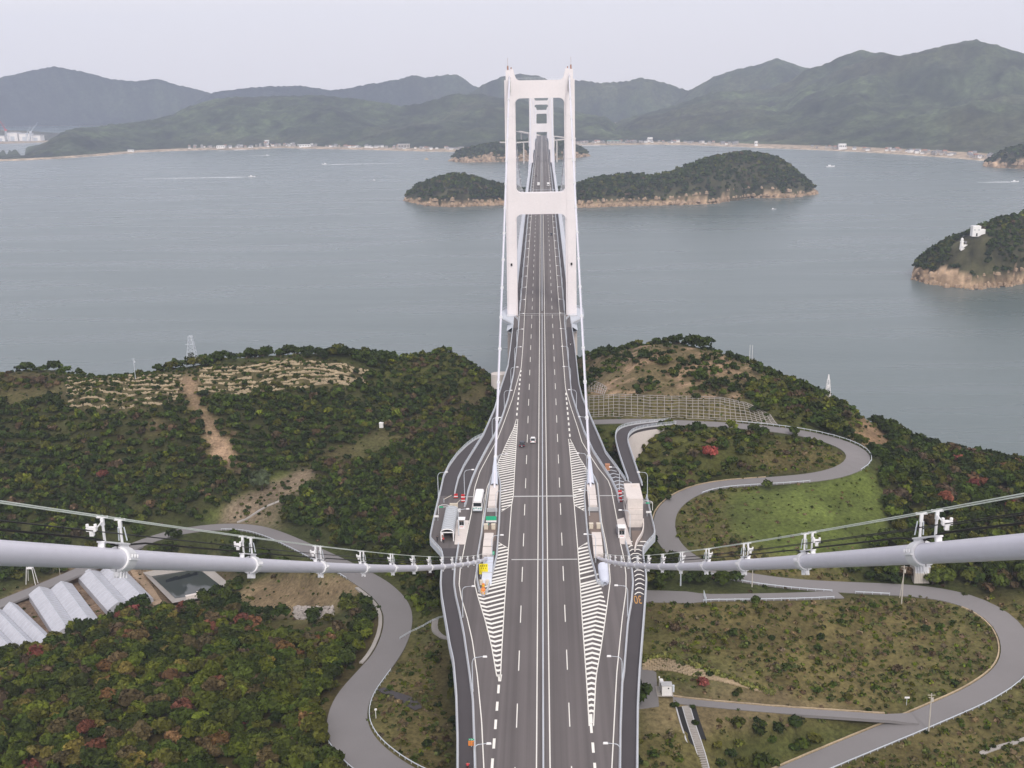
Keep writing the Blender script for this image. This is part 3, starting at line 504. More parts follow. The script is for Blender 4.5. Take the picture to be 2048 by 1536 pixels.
def xr(y):
    y = np.asarray(y, float); a = xat(R3, y); b = xat(R1, y); yc = R1[:, 1].min()
    return np.where(y < yc, np.where(y > R3[:, 1].max(), 25.2, a), np.where(y < R1[:, 1].max(), b, 13.25))
YN = np.r_[np.arange(60, 505, 1.5), np.arange(505, YEND+1, 6)]
def dk(x, y, dz=0.0): return np.stack([np.broadcast_to(x, np.shape(y)), y, zd(y)+dz], -1)
def deck_strip(name, fl, fr, ys, m, dz, parent=None):
    b = MB(); b.strip(dk(fr(ys), ys, dz), dk(fl(ys), ys, dz)); return struct(name, b, m, parent=parent)
ROADWAY = deck_strip('road', xl, xr, YN, M['asphalt'], 0.0)
def cst(v): return lambda y: np.full(np.shape(y), v)
# darker moped and cycle lanes
y0 = np.arange(60, L2[:, 1].max(), 1.5)
for fa, fb, ys in ((lambda y: xl(y)+.1, lambda y: xat(L2, y)-.1, y0), (lambda y: xat(R2, y)+.1, lambda y: xr(y)-.1, np.arange(60, 262, 1.5)), (lambda y: xat(RC, y)+.1, lambda y: xat(R1, y)-.1, np.arange(R1[:, 1].min(), 505, 2)), (lambda y: xat(LB, y)+.1, lambda y: xat(LC, y)-.1, np.arange(LB[:, 1].min(), 505, 2)), (lambda y: xl(y)+.1, lambda y: xat(LB, y)-.1, np.arange(298, 349, 1.5)), (cst(-13.1), cst(-11.0), np.arange(541, YEND, 8)), (cst(11.0), cst(13.1), np.arange(541, YEND, 8))):
    deck_strip('cycle_lane', fa, fb, ys, M['lane'], .004, ROADWAY)
# bus-stop islands and elevator forecourt
def deck_poly(name, pts, m, h=.15, parent=ROADWAY):
    b = MB(); P = [(p[0], p[1]) for p in pts]; z = np.array([zd(p[1]) for p in P]); b.prism(P, z-.05, z+h); return struct(name, b, m, parent=parent)
deck_poly('pavement', DL([(912, 1040), (938, 1042), (930, 1089), (909, 1089), (911, 1062)]), M['pconc'])
deck_poly('pavement', DL([(1234, 1040), (1248, 1036), (1264, 1090), (1240, 1088)]), M['pconc'])
deck_poly('pavement', DL([(967, 1049), (994, 1049), (991, 1082), (968, 1082)]), M['brown'], .12)
deck_poly('pavement', DL([(1176, 1026), (1200, 1026), (1206, 1082), (1183, 1082)]), M['brown'], .12)
deck_poly('pavement', DL([(1263, 1062), (1285, 1062), (1284, 1080), (1266, 1094)]), M['brown'], .12)
# painted lines
def line_on(name, P, w, dz=.008, m='paint'):
    P = np.asarray(P, float); 
    P = np.stack([np.interp(np.linspace(0, 1, max(2, int(np.ptp(P[:, 1])/2.5))), np.linspace(0, 1, len(P)), P[:, k]) for k in range(3)], 1) if len(P) > 2 else P
    P[:, 2] = zd(P[:, 1])+dz; b = MB(); h = np.array([w/2, 0, 0]); b.strip(P+h, P-h) if P[-1, 1] > P[0, 1] else b.strip(P-h, P+h)
    return struct(name, b, M[m], parent=ROADWAY)
def cont(P, xfar, yfrom=521):
    P = P[np.argsort(P[:, 1])]; ys = np.r_[P[:, 1][P[:, 1] < yfrom], np.arange(yfrom, YEND, 20)]; return dk(np.where(ys < yfrom, np.interp(ys, P[:, 1], P[:, 0]), xfar), ys)
line_on('edge_line', cont(LE, -8.35), .20); line_on('edge_line', cont(RE, 8.35), .20)
ys = np.arange(60, YEND, 12.0)
for s in (-1, 1): line_on('median_line', dk(s*1.17, ys), .22)
db = MB(); db.add([(-.095, -4, 0), (.095, -4, 0), (.095, 4, 0), (-.095, 4, 0)], [(0, 1, 2, 3)]); dme = db.mesh('lane_dash', M['paint'])
for s in (-1, 1):
    for k in range(-5, 70):
        y = 187.4+20*k+(0 if s < 0 else .3); o = link('lane_dash', dme, ROADWAY, (s*4.85, y, float(zd(y))+.008)); o.rotation_euler[0] = math.atan2(float(zd(y+3)-zd(y-3)), 6)
tb = MB(); tb.add([(-.24, -1.55, 0), (.24, -1.55, 0), (.24, 1.55, 0), (-.24, 1.55, 0)], [(0, 1, 2, 3)]); tme = tb.mesh('merge_dash', M['paint'])
def mdash(x, y):
    o = link('merge_dash', tme, ROADWAY, (x, y, float(zd(y))+.008)); o.rotation_euler[0] = math.atan2(float(zd(y+3)-zd(y-3)), 6)
for k in range(12): mdash(-8.60-.05*k, 196.6-6.05*k)
for k in range(12): mdash(8.72+.06*k, 183.2-6.05*k)
for k in range(10): mdash(-8.75+.04*k, 373.5+6.25*k)
for k in range(9): mdash(8.85-.03*k, 350.2+5.9*k)
# hatched gores
def gore(left, right, fold, y0, y1, sgn, step, slope=.55, w=.86, ends=None, apex=None):
    lf = lambda y: float(xat(left, y)); rt = lambda y: float(xat(right, y)); fd = lambda y: float(xat(fold, y))
    if apex is not None: b = MB(); b.add(dk(*apex[0], .008)[None].tolist()+[list(dk(*q, .008)) for q in apex[1:]], [tuple(range(len(apex)))]); struct('hatching', b, M['paint'], parent=ROADWAY)
    yk = y0
    while yk < y1:
        xf = min(max(fd(yk), lf(yk)), rt(yk)); b = MB(); okk = False
        for side, lim in ((-1, lf), (1, rt)):
            n = 7; xs = [xf]; yv = [yk]
            tgt = lim(yk)
            for _ in range(4): yt = yk-sgn*slope*abs(tgt-xf); tgt = lim(yt)
            if abs(tgt-xf) < .15: continue
            pa = np.array([xf, yk]); pb = np.array([tgt, yk-sgn*slope*abs(tgt-xf)])
            if side*(pb[0]-pa[0]) <= 0: continue
            lo, hi = ends if ends else (-1e9, 1e9)
            if ends:   # clip to the squared-off ends
                ts = [t for t in np.linspace(0, 1, 41) if lo(pa[0]+(pb[0]-pa[0])*t) <= pa[1]+(pb[1]-pa[1])*t <= hi(pa[0]+(pb[0]-pa[0])*t)]
                if len(ts) < 2: continue
                pa, pb = pa+(pb-pa)*ts[0], pa+(pb-pa)*ts[-1]
            V = [(pa[0], pa[1]-w/2), (pb[0], pb[1]-w/2), (pb[0], pb[1]+w/2), (pa[0], pa[1]+w/2)]
            if side < 0: V = [V[1], V[0], V[3], V[2]]
            b.add([(v[0], v[1], float(zd(v[1]))+.008) for v in V], [(0, 1, 2, 3)]); okk = True
        if okk: struct('hatching_stripe', b, M['paint'], parent=ROADWAY)
        yk += step
gLl = DL([(993.5, 1352), (983, 1291.7), (969.9, 1239), (955.6, 1193), (957, 1180)]); gLl = np.vstack([gLl, DL([(980, 1162), (987, 1142), (992, 1122), (993.5, 1105), (996, 1084)])])
gLr = DL([(1000.6, 1355), (1004, 1291.7), (1009.4, 1203.8), (1013.8, 1142), (1017, 1097), (1019, 1075)])
gLf = DL([(997, 1350), (989.6, 1280.7), (979.7, 1232), (967.7, 1199.4), (962, 1188), (957, 1160), (957, 1075)])
line_on('gore_line', DL([(993.5, 1352), (983, 1291.7), (969.9, 1239), (955.6, 1193), (949, 1166), (952.5, 1140), (959, 1095), (966, 1030), (974, 975), (985, 950), (1012, 889), (1027.7, 856), (1033, 838)]), .2)
line_on('gore_line', DL([(1000.6, 1360), (1004, 1291.7), (1009.4, 1203.8), (1013.8, 1142), (1017, 1097), (1022.9, 1012), (1026.8, 990.6), (1029.6, 937), (1034.6, 855), (1035.6, 838)]), .2)
eT = DL([(996, 1084), (1017, 1097)])
gore(gLl, gLr, gLf, 201.5, 268, -1, 1.95, ends=(lambda x: 201, lambda x: float(np.interp(x, [eT[0, 0], eT[1, 0]], [eT[0, 1], eT[1, 1]]))))
line_on('gore_line', eT, .25)
gUl = DL([(1003.3, 1022), (1001, 975), (997, 955), (990.5, 938), (994.5, 926), (1012, 889), (1027.7, 856), (1033.5, 840)])
gUr = DL([(1022.9, 1012), (1026.8, 990.6), (1029.6, 937), (1034.6, 855), (1035.5, 840)])
gUf = DL([(990, 975), (993, 955), (1001, 928), (1019, 889), (1030, 855), (1034, 840)])
eB = DL([(1003, 1023), (1023, 1010)])
gore(gUl, gUr, gUf, 270, 363, -1, 1.95, ends=(lambda x: float(np.interp(x, [eB[0, 0], eB[1, 0]], [eB[0, 1], eB[1, 1]])), lambda x: 1e9))
line_on('gore_line', eB, .25)
gRl = DL([(1178.6, 1447), (1174.2, 1377), (1169.8, 1313.7), (1164.3, 1236.8), (1160, 1164), (1155.5, 1097), (1154, 1080)])
gRr = DL([(1186.8, 1447), (1191.8, 1355), (1202.8, 1291.7), (1213.8, 1214.8), (1220.4, 1166.5), (1220.4, 1157), (1201, 1170), (1196, 1166), (1189.6, 1142), (1183, 1120), (1178, 1094), (1176, 1078)])
gRf = DL([(1182.7, 1447), (1183, 1360), (1185, 1280.7), (1198, 1204), (1205, 1173), (1230, 1165), (1230, 1075)])
line_on('gore_line', DL([(1178.4, 1452), (1174.2, 1377), (1169.8, 1313.7), (1164.3, 1236.8), (1160, 1164), (1155.5, 1097), (1148.5, 1010), (1146.9, 996.5), (1142.9, 938.8), (1138, 886), (1137, 878)]), .2)
line_on('gore_line', DL([(1187, 1452), (1191.8, 1355), (1202.8, 1291.7), (1213.8, 1214.8), (1220.6, 1160), (1217.5, 1122), (1211.5, 1083), (1203.5, 1045), (1198.5, 996), (1195.5, 966), (1185, 953), (1177, 944), (1159, 915), (1143.5, 884), (1140, 878)]), .2)
eR = DL([(1155.5, 1097), (1175.3, 1084)])
gore(gRl, gRr, gRf, 187.0, 275, 1, 1.95, ends=(lambda x: 187, lambda x: float(np.interp(x, [eR[0, 0], eR[1, 0]], [eR[0, 1], eR[1, 1]]))))
line_on('gore_line', eR, .25)
hUl = DL([(1148.5, 1010), (1146.9, 996.5), (1142.9, 938.8), (1138, 886), (1137.3, 880)]); hUr = DL([(1168.8, 1040), (1168.8, 990), (1170.5, 970), (1176, 955), (1177, 944), (1159, 915), (1143.5, 884), (1140.5, 880)])
hUf = DL([(1188, 1000), (1178, 962), (1170.5, 944.4), (1157.4, 916.7), (1142, 890), (1139.4, 880)]); eQ = DL([(1148.5, 1010), (1168.8, 1022)])
gore(hUl, hUr, hUf, 280, 343, 1, 1.95, ends=(lambda x: float(np.interp(x, [eQ[0, 0], eQ[1, 0]], [eQ[0, 1], eQ[1, 1]])), lambda x: 1e9))
line_on('gore_line', eQ, .25)
for nm, P in (('hatching', [(-8.75, 199.4), (-8.2, 199.4), (-8.1, 202), (-8.95, 202)]), ('hatching', [(8.5, 184.8), (9.05, 184.8), (9.1, 187.8), (8.4, 187.8)])):
    b = MB(); b.add([(x, y, float(zd(y))+.008) for x, y in P], [(0, 1, 2, 3)]); struct(nm, b, M['paint'], parent=ROADWAY)
# speed figure and chevrons in the right-hand cycle lane
def text_mesh(s, size, name='lettering'):
    c = bpy.data.curves.new(name, 'FONT'); c.body = s; c.size = size; c.align_x = 'CENTER'; c.align_y = 'CENTER'; o = bpy.data.objects.new(name, c); COL.objects.link(o)
    dg = bpy.context.evaluated_depsgraph_get(); me = bpy.data.meshes.new_from_object(o.evaluated_get(dg)); bpy.data.objects.remove(o); bpy.data.curves.remove(c); return me
tm = text_mesh('30', 2.2, 'speed_figure'); tm.materials.clear(); tm.materials.append(M['opaint'])
o = link('speed_figure', tm, ROADWAY, (21.3, 234.2, float(zd(234.2))+.012)); o.scale = (.85, 2.6, 1); o.rotation_euler = (math.atan(.0227)*-1, 0, math.pi)
for k in range(13):
    y = 237.6+k*2.35; a, c_ = float(xat(R2, y))+.45, float(xr(y))-.45; b = MB(); z = lambda yy: float(zd(yy))+.009; q = .33
    for (x0, x1, ya, yb) in ((a, a+.75, y-1.0, y), (a+.75, c_-.75, y, y), (c_-.75, c_, y, y-1.0)):
        b.add([(x0, ya-q, z(ya)), (x1, yb-q, z(yb)), (x1, yb+q, z(yb)), (x0, ya+q, z(ya))], [(0, 1, 2, 3)])
    struct('lane_chevron', b, M['paint'], parent=ROADWAY)
for k in range(9):
    y = 294.5+k*2.9; a, c_ = float(xat(RC, y))+.4, float(xat(R1, y))-.4; b = MB(); q = .3; mx = (a+c_)/2
    for (x0, x1, ya, yb) in ((a, mx, y-1.2, y), (mx, c_, y, y-1.2)):
        b.add([(x0, ya-q, float(zd(ya))+.009), (x1, yb-q, float(zd(yb))+.009), (x1, yb+q, float(zd(yb))+.009), (x0, ya+q, float(zd(ya))+.009)], [(0, 1, 2, 3)])
    struct('lane_chevron', b, M['rail'], parent=ROADWAY)
# expansion joints (steel combs set in the surface)
for y, w, a, c_ in ((297.2, .7, -8.0, 9.4), (297.2, .5, -22, -18.2), (297.2, .5, 14.8, 20.4), (255.6, .45, -7.6, 8.4), (530.6, .35, -10.6, 10.6), (534.2, .5, -10.6, 10.6)):
    b = MB(); b.box(((a+c_)/2, y, float(zd(y))+.004), (c_-a, w, .024)); struct('expansion_joint', b, M['steel'], parent=ROADWAY)

# ------------------------------------------------------------------ girders and supports
g = thing('bridge_girder', 'pale grey steel box girder carrying the road from the island to the far shore', 'bridge', (0, YT, 60))
b = MB(); ys = YN[YN < 505]; n = len(ys); a, c_ = dk(xl(ys)-.25, ys, .02), dk(xr(ys)+.25, ys, .02)
b.strip(a, a-[0, 0, 1.2]); b.strip(c_-[0, 0, 1.2], c_); b.strip(a-[0, 0, 1.2], dk(-8, ys, -3.2)); b.strip(dk(8, ys, -3.2), c_-[0, 0, 1.2]); b.strip(dk(-8, ys, -3.2), dk(8, ys, -3.2))
b.strip(dk(xl(ys), ys, .02), a); b.strip(c_, dk(xr(ys), ys, .02)); part('viaduct_slab', b, M['girder'], g)
ys = np.arange(505, YEND+1, 7.5); b = MB(); PR = [(-13.25, -.02), (-13.6, .02), (-16.2, -1.7), (-11, -4.2), (11, -4.2), (16.2, -1.7), (13.6, .02), (13.25, -.02)]
for (x0, z0), (x1, z1) in zip(PR[:-1], PR[1:]): b.strip(dk(x0, ys, z0), dk(x1, ys, z1))
part('box_girder', b, M['girder'], g)
for y, w, h0 in ((180, 14, 42), (225, 14, 42), (350, 12, 44), (410, 12, 42), (460, 11, 38)):
    b = MB(); b.box((0, y, (float(zd(y))-3.3+h0-4)/2), (w, 4, float(zd(y))-3.3-h0+4)); part('pier', b, M['conc'], g)
b = MB(); b.box((0, 275, 50), (31, 46, 23)); single('anchorage_block', b, M['conc'], 'massive concrete anchorage block under the road where both bridges meet', 'anchorage', (0, 275, 38.5))
pz = A(998, 747, 489)[2]; b = MB(); b.tube([(-19.6, 489, 30), (-19.6, 489, pz)], 3.4, 20); b.box((-15, 492, pz-1.6), (9, 5, 2.2)); single('bridge_pier', b, M['pconc'], 'round concrete pier top jutting out beside the road above the left shore', 'pier', (-19.6, 489, 30))
# cycle ramp off the right side
rl = smooth_line(np.array([D(1256.7, 962.3), D(1240, 915), D(1231, 882), D(1231, 866), G(1241, 856, 66), G(1262, 850, 65.6), G(1300, 845, 64.8), G(1340, 842, 64.3)]), 1.5); rr = smooth_line(np.array([D(1284.5, 971), D(1276, 947.7), D(1260, 898.8), D(1253.5, 877), G(1264, 863, 66), G(1284, 856.5, 65.6), G(1315, 852, 64.8), G(1352, 848.5, 64.3)]), 1.5)
k = 60; rl = np.stack([np.interp(np.linspace(0, 1, k), np.linspace(0, 1, len(rl)), rl[:, i]) for i in range(3)], 1); rr = np.stack([np.interp(np.linspace(0, 1, k), np.linspace(0, 1, len(rr)), rr[:, i]) for i in range(3)], 1)
b = MB(); b.strip(rr, rl); b.strip(rl, rl-[0, 0, 1.1]); b.strip(rr-[0, 0, 1.1], rr); b.strip(rl-[0, 0, 1.1], rr-[0, 0, 1.1]); struct('cycle_ramp', b, M['lane'])
b = MB(); q = rr[26:56]+[.05, -.15, -1.0]; zz = np.minimum(hz_at(q[:, 0], q[:, 1]-1.5)-.8, q[:, 2]-.3); lo = np.c_[q[:, :2], zz]; b.strip(lo, q); b.strip(q+[-.1, .5, 0], lo+[-.1, .5, 0]); b.strip(q, q+[-.1, .5, 0])
rw = single('retaining_wall', b, M['pconc'], 'pale concrete retaining wall holding up the curved end of the cycle ramp', 'wall', tuple(lo[10]))

# ------------------------------------------------------------------ guard rails
GR = 'guard rails along the bridge deck'
def guardrail(label, P, h=1.05, rails=(.45, .75, 1.05), kerb=.35, rr_=.055, step=2.0, group=GR, cat='guardrail', post='rail', name='guardrail'):
    P = resamp(P, step); t = thing(name, label, cat, tuple(P[0]), group=group)
    if kerb: b = MB(); b.sweep(P, [(-kerb/2, -.05), (kerb/2, -.05), (kerb/2*.8, .28), (-kerb/2*.8, .28)]); part('kerb', b, M['kerb'], t)
    for z in rails: b = MB(); b.tube(P+[0, 0, z], rr_, 4); part('rail', b, M['rail'], t)
    b = MB()
    for p in P: b.box((p[0], p[1], p[2]+h/2), (.10, .10, h))
    part('posts', b, M[post], t, kind='stuff'); return t
def dline(*Ls): return np.vstack([L[np.argsort(L[:, 1])] for L in Ls])
def ondeck(P): P = resamp(P, 2.0); P[:, 2] = zd(P[:, 1]); return P
guardrail('pale grey outer guard rail bulging round the left bus stop', ondeck(L1[::1]), kerb=.45)
guardrail('pale grey outer guard rail of the left cycle lane running to the near tower', ondeck(np.vstack([LB[np.argsort(LB[:, 1])], [[-13.25, 514, 70]]])), kerb=.4)
guardrail('pale grey inner guard rail between left cycle lane and slip road beyond the barricade', ondeck(np.vstack([LC[np.argsort(LC[:, 1])], [[-10.75, 528, 70.4]]])), kerb=.5)
guardrail('pale grey guard rail dividing left cycle lane from the road in the foreground', ondeck(L2), kerb=.5)
guardrail('pale grey outer guard rail of the right cycle lane running to the near tower', ondeck(np.vstack([R1[np.argsort(R1[:, 1])], [[13.25, 514, 70]]])), kerb=.4)
guardrail('pale grey inner guard rail between right cycle lane and slip road beyond the elevator', ondeck(np.vstack([RC[np.argsort(RC[:, 1])], [[10.75, 528, 70.4]]])), kerb=.5)
guardrail('pale grey guard rail dividing right cycle lane from the road in the foreground', ondeck(R2), kerb=.5)
guardrail('pale grey outer guard rail edging the right cycle lane in the foreground', ondeck(R3), kerb=.45)
guardrail('white guard rail on the inner left edge of the curved cycle ramp', rl, kerb=.4); guardrail('white guard rail on the outer edge of the curved cycle ramp above the retaining wall', rr, kerb=.4)
guardrail('double guard rail in the middle of the road', ondeck(dk(0.0, np.arange(60, 535, 5.0))), h=.85, rails=(.55, .85), kerb=.42, rr_=.09)
for s, nm in ((-1, 'left'), (1, 'right')):
    pts = DL([(989, 941), (982, 957), (979, 969), (967, 1045), (955.5, 1111.7), (953, 1150), (958, 1180), (966, 1192)] if s < 0 else [(1203.9, 1172), (1195, 1166.5), (1189.6, 1142), (1183, 1120), (1177.8, 1096), (1172.9, 1045), (1168.8, 993), (1171, 970), (1182, 946)])
    guardrail('guard rail along the left side of the %s cable anchor enclosure' % nm, ondeck(pts), kerb=.5, rails=(.5, .8), h=.8)
    pts = DL([(991.5, 941), (999, 958), (1001, 971), (998.4, 1045), (993.5, 1111.7), (990, 1128), (980, 1164), (972, 1190), (966, 1193)] if s < 0 else [(1204.4, 1173), (1214, 1164), (1216, 1150), (1213.8, 1122.5), (1208, 1083), (1201, 1045), (1197, 996.5), (1194, 967), (1183, 946)])
    guardrail('guard rail along the right side of the %s cable anchor enclosure' % nm, ondeck(pts), kerb=.5, rails=(.5, .8), h=.8)
for x, lb in ((-13.25, 'outer guard rail on the left edge of the deck beyond the near tower'), (-10.75, 'inner guard rail left of the carriageway beyond the near tower'), (0.0, 'median guard rail down the carriageway beyond the near tower'), (10.75, 'inner guard rail right of the carriageway beyond the near tower'), (13.25, 'outer guard rail on the right edge of the deck beyond the near tower')):
    yy = np.arange(552 if abs(x) > 12 else 540, YEND, 10.0); guardrail(lb, dk(x, yy), step=10, rr_=.08, kerb=.5)

# ------------------------------------------------------------------ road lamps
def lamp_parts(t):
    b = MB(); th = np.linspace(0, math.pi/2, 6); pts = [(0, 0, 0), (0, 0, 5.9)]+[(.9-.9*math.cos(a), 0, 5.9+1.35*math.sin(a)) for a in th[1:]]
    b.tube(pts, [.11, .085]+[.07]*5, 8); part('pole', b, M['rail'], t, world=False)
    b = MB(); b.tube([(.88, 0, 7.25), (2.2, 0, 7.42)], .05, 6); part('arm', b, M['rail'], t, world=False)
    b = MB(); b.box((2.5, 0, 7.42), (.85, .42, .22), taper=.8); h = part('lamp_head', b, M['white'], t, world=False)
    b = MB(); b.box((2.5, 0, 7.29), (.6, .3, .035)); part('lens', b, M['glass2'], h, world=False)
    b = MB(); b.box((0, 0, .2), (.3, .3, .4)); part('base', b, M['kerb'], t, world=False)
lampL = None; LG = 'road lamps along the bridge'
def put_lamp(x, y, left, label, z=None):
    global lampL
    z = float(zd(y)) if z is None else z
    if lampL is None: lampL = thing('street_lamp', label, 'lamp', (x, y, z), group=LG); lamp_parts(lampL); r = lampL
    else: r = dup(lampL, None, (x, y, z), None, label)
    r.rotation_euler = (0, 0, 0 if left else math.pi); return r
HL = [(977.6, 1486.8, 'lamp on the left guard rail at the bottom edge, by the yellow sign'), (969.9, 1313, 'lamp on the left guard rail beside the lower tip of the left hatching'), (946.8, 1172, 'lamp on the left guard rail beside the orange crash cushion'), (1004, 1069.7, 'lamp in the left cable enclosure, near the pale housing in front of the yellow sign'), (935.5, 1017.6, 'lamp beside the left bus shelter behind the kiosk'), (893, 944, 'lamp outside the curved left cycle ramp, leaning over its rail'), (945.7, 939, 'lamp between left cycle lane and slip road just beyond the white bus'), (1013, 907.6, 'lamp whose head hangs over the upper part of the left far hatching'), (1010, 980.5, 'lamp behind the left anchor box, head over the wide far hatching')]
HR = [(1211, 1486, 'lamp on the right guard rail at the bottom edge'), (1218, 1312, 'lamp on the right guard rail level with the brick slope wall'), (1232.4, 1170.4, 'lamp on the right guard rail just below the main cable'), (1170.5, 1068, 'lamp in the right cable enclosure in front of the two beige cabinets'), (1240.4, 1019.8, 'lamp standing close against the left of the elevator tower'), (1277, 944, 'lamp outside the right rail of the cycle ramp above the elevator'), (1221, 933.8, 'lamp beside the right cycle lane near the orange cabinet'), (1155.8, 906, 'lamp whose head hangs over the upper part of the right far hatching'), (1160, 979.4, 'lamp behind the right anchor box, head over the wide far hatching')]
for hs, left in ((HL, True), (HR, False)):
    for px, py, lb in hs: p = D(px, py, 7.42); put_lamp(p[0]-(2.5 if left else -2.5), p[1], left, lb)
ORD = 'first second third fourth fifth sixth seventh eighth ninth tenth eleventh twelfth thirteenth fourteenth fifteenth sixteenth seventeenth eighteenth nineteenth twentieth twenty-first twenty-second twenty-third twenty-fourth twenty-fifth twenty-sixth twenty-seventh twenty-eighth'.split()
for k in range(34):
    y = 346.5+30.9*k
    for left in (True, False):
        P, far = (LC, -10.75) if left else (RC, 10.75); x = float(xat(P, y)) if y < 500 else far
        sd_ = 'left' if left else 'right'
        lb = ('%s lamp on the %s side counting from the near tower towards the viewer' % (ORD[5-k], sd_)) if k < 6 else ('%s lamp on the %s side counting from the near tower outwards' % (ORD[k-6], sd_))
        put_lamp(x, y, left, lb)
        
# ------------------------------------------------------------------ towers
def leg_loft(b, s, zs, xc, w, d, y0, nt=.75):
    """leg of notched section; s=-1/+1 side"""
    ring = lambda W_, D_: [(-W_+nt, -D_), (W_-nt, -D_), (W_-nt, -D_+nt), (W_, -D_+nt), (W_, D_-nt), (W_-nt, D_-nt), (W_-nt, D_), (-W_+nt, D_), (-W_+nt, D_-nt), (-W_, D_-nt), (-W_, -D_+nt), (-W_+nt, -D_+nt)]
    V = []
    for z, x, ww, dd in zip(zs, xc, w, d): V += [(s*x+a, y0+c, z) for a, c in ring(ww/2, dd/2)]
    n = 12; F_ = [(i*n+q, i*n+(q+1) % n, (i+1)*n+(q+1) % n, (i+1)*n+q) for i in range(len(zs)-1) for q in range(n)]+[tuple(range(n))[::-1], tuple((len(zs)-1)*n+q for q in range(n))]
    b.add(V, F_)
def arc(cx, cz, r, a0, a1, n=6): return [(cx+r*math.cos(a), cz+r*math.sin(a)) for a in np.linspace(a0, a1, n)]
def tower(label, y0, zdk, ztop, beams, zbase, detail=True):
    t = thing('bridge_tower', label, 'bridge tower', (0, y0, zbase), group='white bridge towers')
    xc = lambda z: np.interp(z, [zbase, zdk, ztop], [14.35, 14.05, 13.45]); hs = ztop-5
    for s in (-1, 1):
        b = MB(); zs = [zdk-5, zdk, ztop-4.6]; leg_loft(b, s, zs, [xc(z) for z in zs], [4.9, 4.9, 4.85], [7, 7, 6.2], y0); L = part('leg', b, M['tower'], t)
        b = MB(); b.box((s*(xc(ztop)+.25), y0, ztop-2.5), (3.1, 5.6, 4.4)); part('saddle_housing', b, M['tower'], L)
        b = MB(); zs = [zbase, zdk-5.01]; leg_loft(b, s, zs, [xc(z) for z in zs], [5.6, 5.0], [8, 7.2], y0, .6); part('pier_leg', b, M['pconc'], t)
        if detail:
            for z in np.arange(zdk+6, ztop-10, 9.6):
                b = MB(); b.box((s*xc(z), y0-3.5+.02+.5*(z-zdk)*.8/(ztop-zdk)*.5, z), (3.44, .08, .10)); part('site_joint', b, M['band'], L)
            b = MB(); b.box((s*13.5, y0-3.5, ztop-6.5), (.9, 1.4, 6)); b.box((s*13.5+.3, y0-3.9, ztop-8.5), (.5, .8, 3)); part('saddle', b, M['steel'], L)
            b = MB(); b.tube([(s*14.3, y0, ztop-.4), (s*14.3, y0, ztop+1.6)], .38, 8); b.tube([(s*14.3, y0, ztop+1.6), (s*14.3, y0, ztop+5)], .05, 5); b.box((s*12.8, y0, ztop+.3), (.5, .5, 1.2)); part('aviation_lamp', b, M['roofr'], t)
            b = MB(); b.tube([(s*14.1, y0-3.56, zdk+24), (s*14.1, y0-3.62, zdk+25)], .45, 8); part('porthole', b, M['black'], L)
    for i, (za, zb, top) in enumerate(beams):
        xi = lambda z: float(xc(z))-2.35; r = 2.6; R3_ = 3.6
        poly = [(-xi(za)-.8, za-r)]+[(-xi(za)-.1, za-r)]+arc(-xi(za)+r-.1, za-r, r, math.pi, math.pi/2)+arc(xi(za)-r+.1, za-r, r, math.pi/2, 0)+[(xi(za)+.8, za-r)]
        rr = R3_ if top else r
        if top:
            poly += [(xi(zb)+1.9, zb+5.0), (xi(zb)+.75, zb+5.0), (xi(zb)+.15, zb+2.6)]+arc(xi(zb)-2.3, zb+2.3, 2.3, -.15, -math.pi/2, 5)+arc(-xi(zb)+2.3, zb+2.3, 2.3, -math.pi/2, -math.pi+.15, 5)+[(-xi(zb)-.15, zb+2.6), (-xi(zb)-.75, zb+5.0), (-xi(zb)-1.9, zb+5.0)]
        else:
            poly += [(xi(zb)+.8, zb+rr)]+[(xi(zb)+.1, zb+rr)]+arc(xi(zb)-rr+.1, zb+rr, rr, 0, -math.pi/2)+arc(-xi(zb)+rr-.1, zb+rr, rr, -math.pi/2, -math.pi)+[(-xi(zb)-.8, zb+rr)]
        b = MB(); b.prismy(poly, y0-2.85, y0+2.85); part('cross_beam', b, M['tower'], t)
        if detail:
            b = MB()
            for x in np.arange(-9, 9.1, 3): b.box((x, y0-2.86, (za+zb)/2), (.06, .05, zb-za-.4))
            part('panel_joint', b, M['band'], t)
            b = MB()
            for x in np.arange(-10, 10.1, 2): b.box((x, y0+2.5, zb+.5), (.07, .07, 1.0))
            b.tube([(-10, y0+2.5, zb+1), (10, y0+2.5, zb+1)], .05, 4); part('hand_rail', b, M['rail'], t)
    b = MB(); b.box((0, y0, zdk-8), (24, 5.5, 5)); part('cross_beam', b, M['tower'], t)
    return t
tower('tall white portal bridge tower nearest the viewer, with two wide cross beams', YT, 70.5, 183.6, [(118.4, 128.2, False), (170.8, 178.7, True)], -2)
tower('second white portal tower framed inside the nearest tower, beyond the main span', YF, 78.5, 183.6, [(118.6, 128.4, False), (170.8, 178.7, True)], -2, False)
tower('third smaller white tower seen through the second tower', Y3, 76, 160.5, [(112, 118, False), (149, 155.5, True)], -2, False)
tower('fourth and smallest white tower, last before the far shore', Y4, 69, 136, [(95, 100, False), (121.5, 129.5, True)], -2, False)
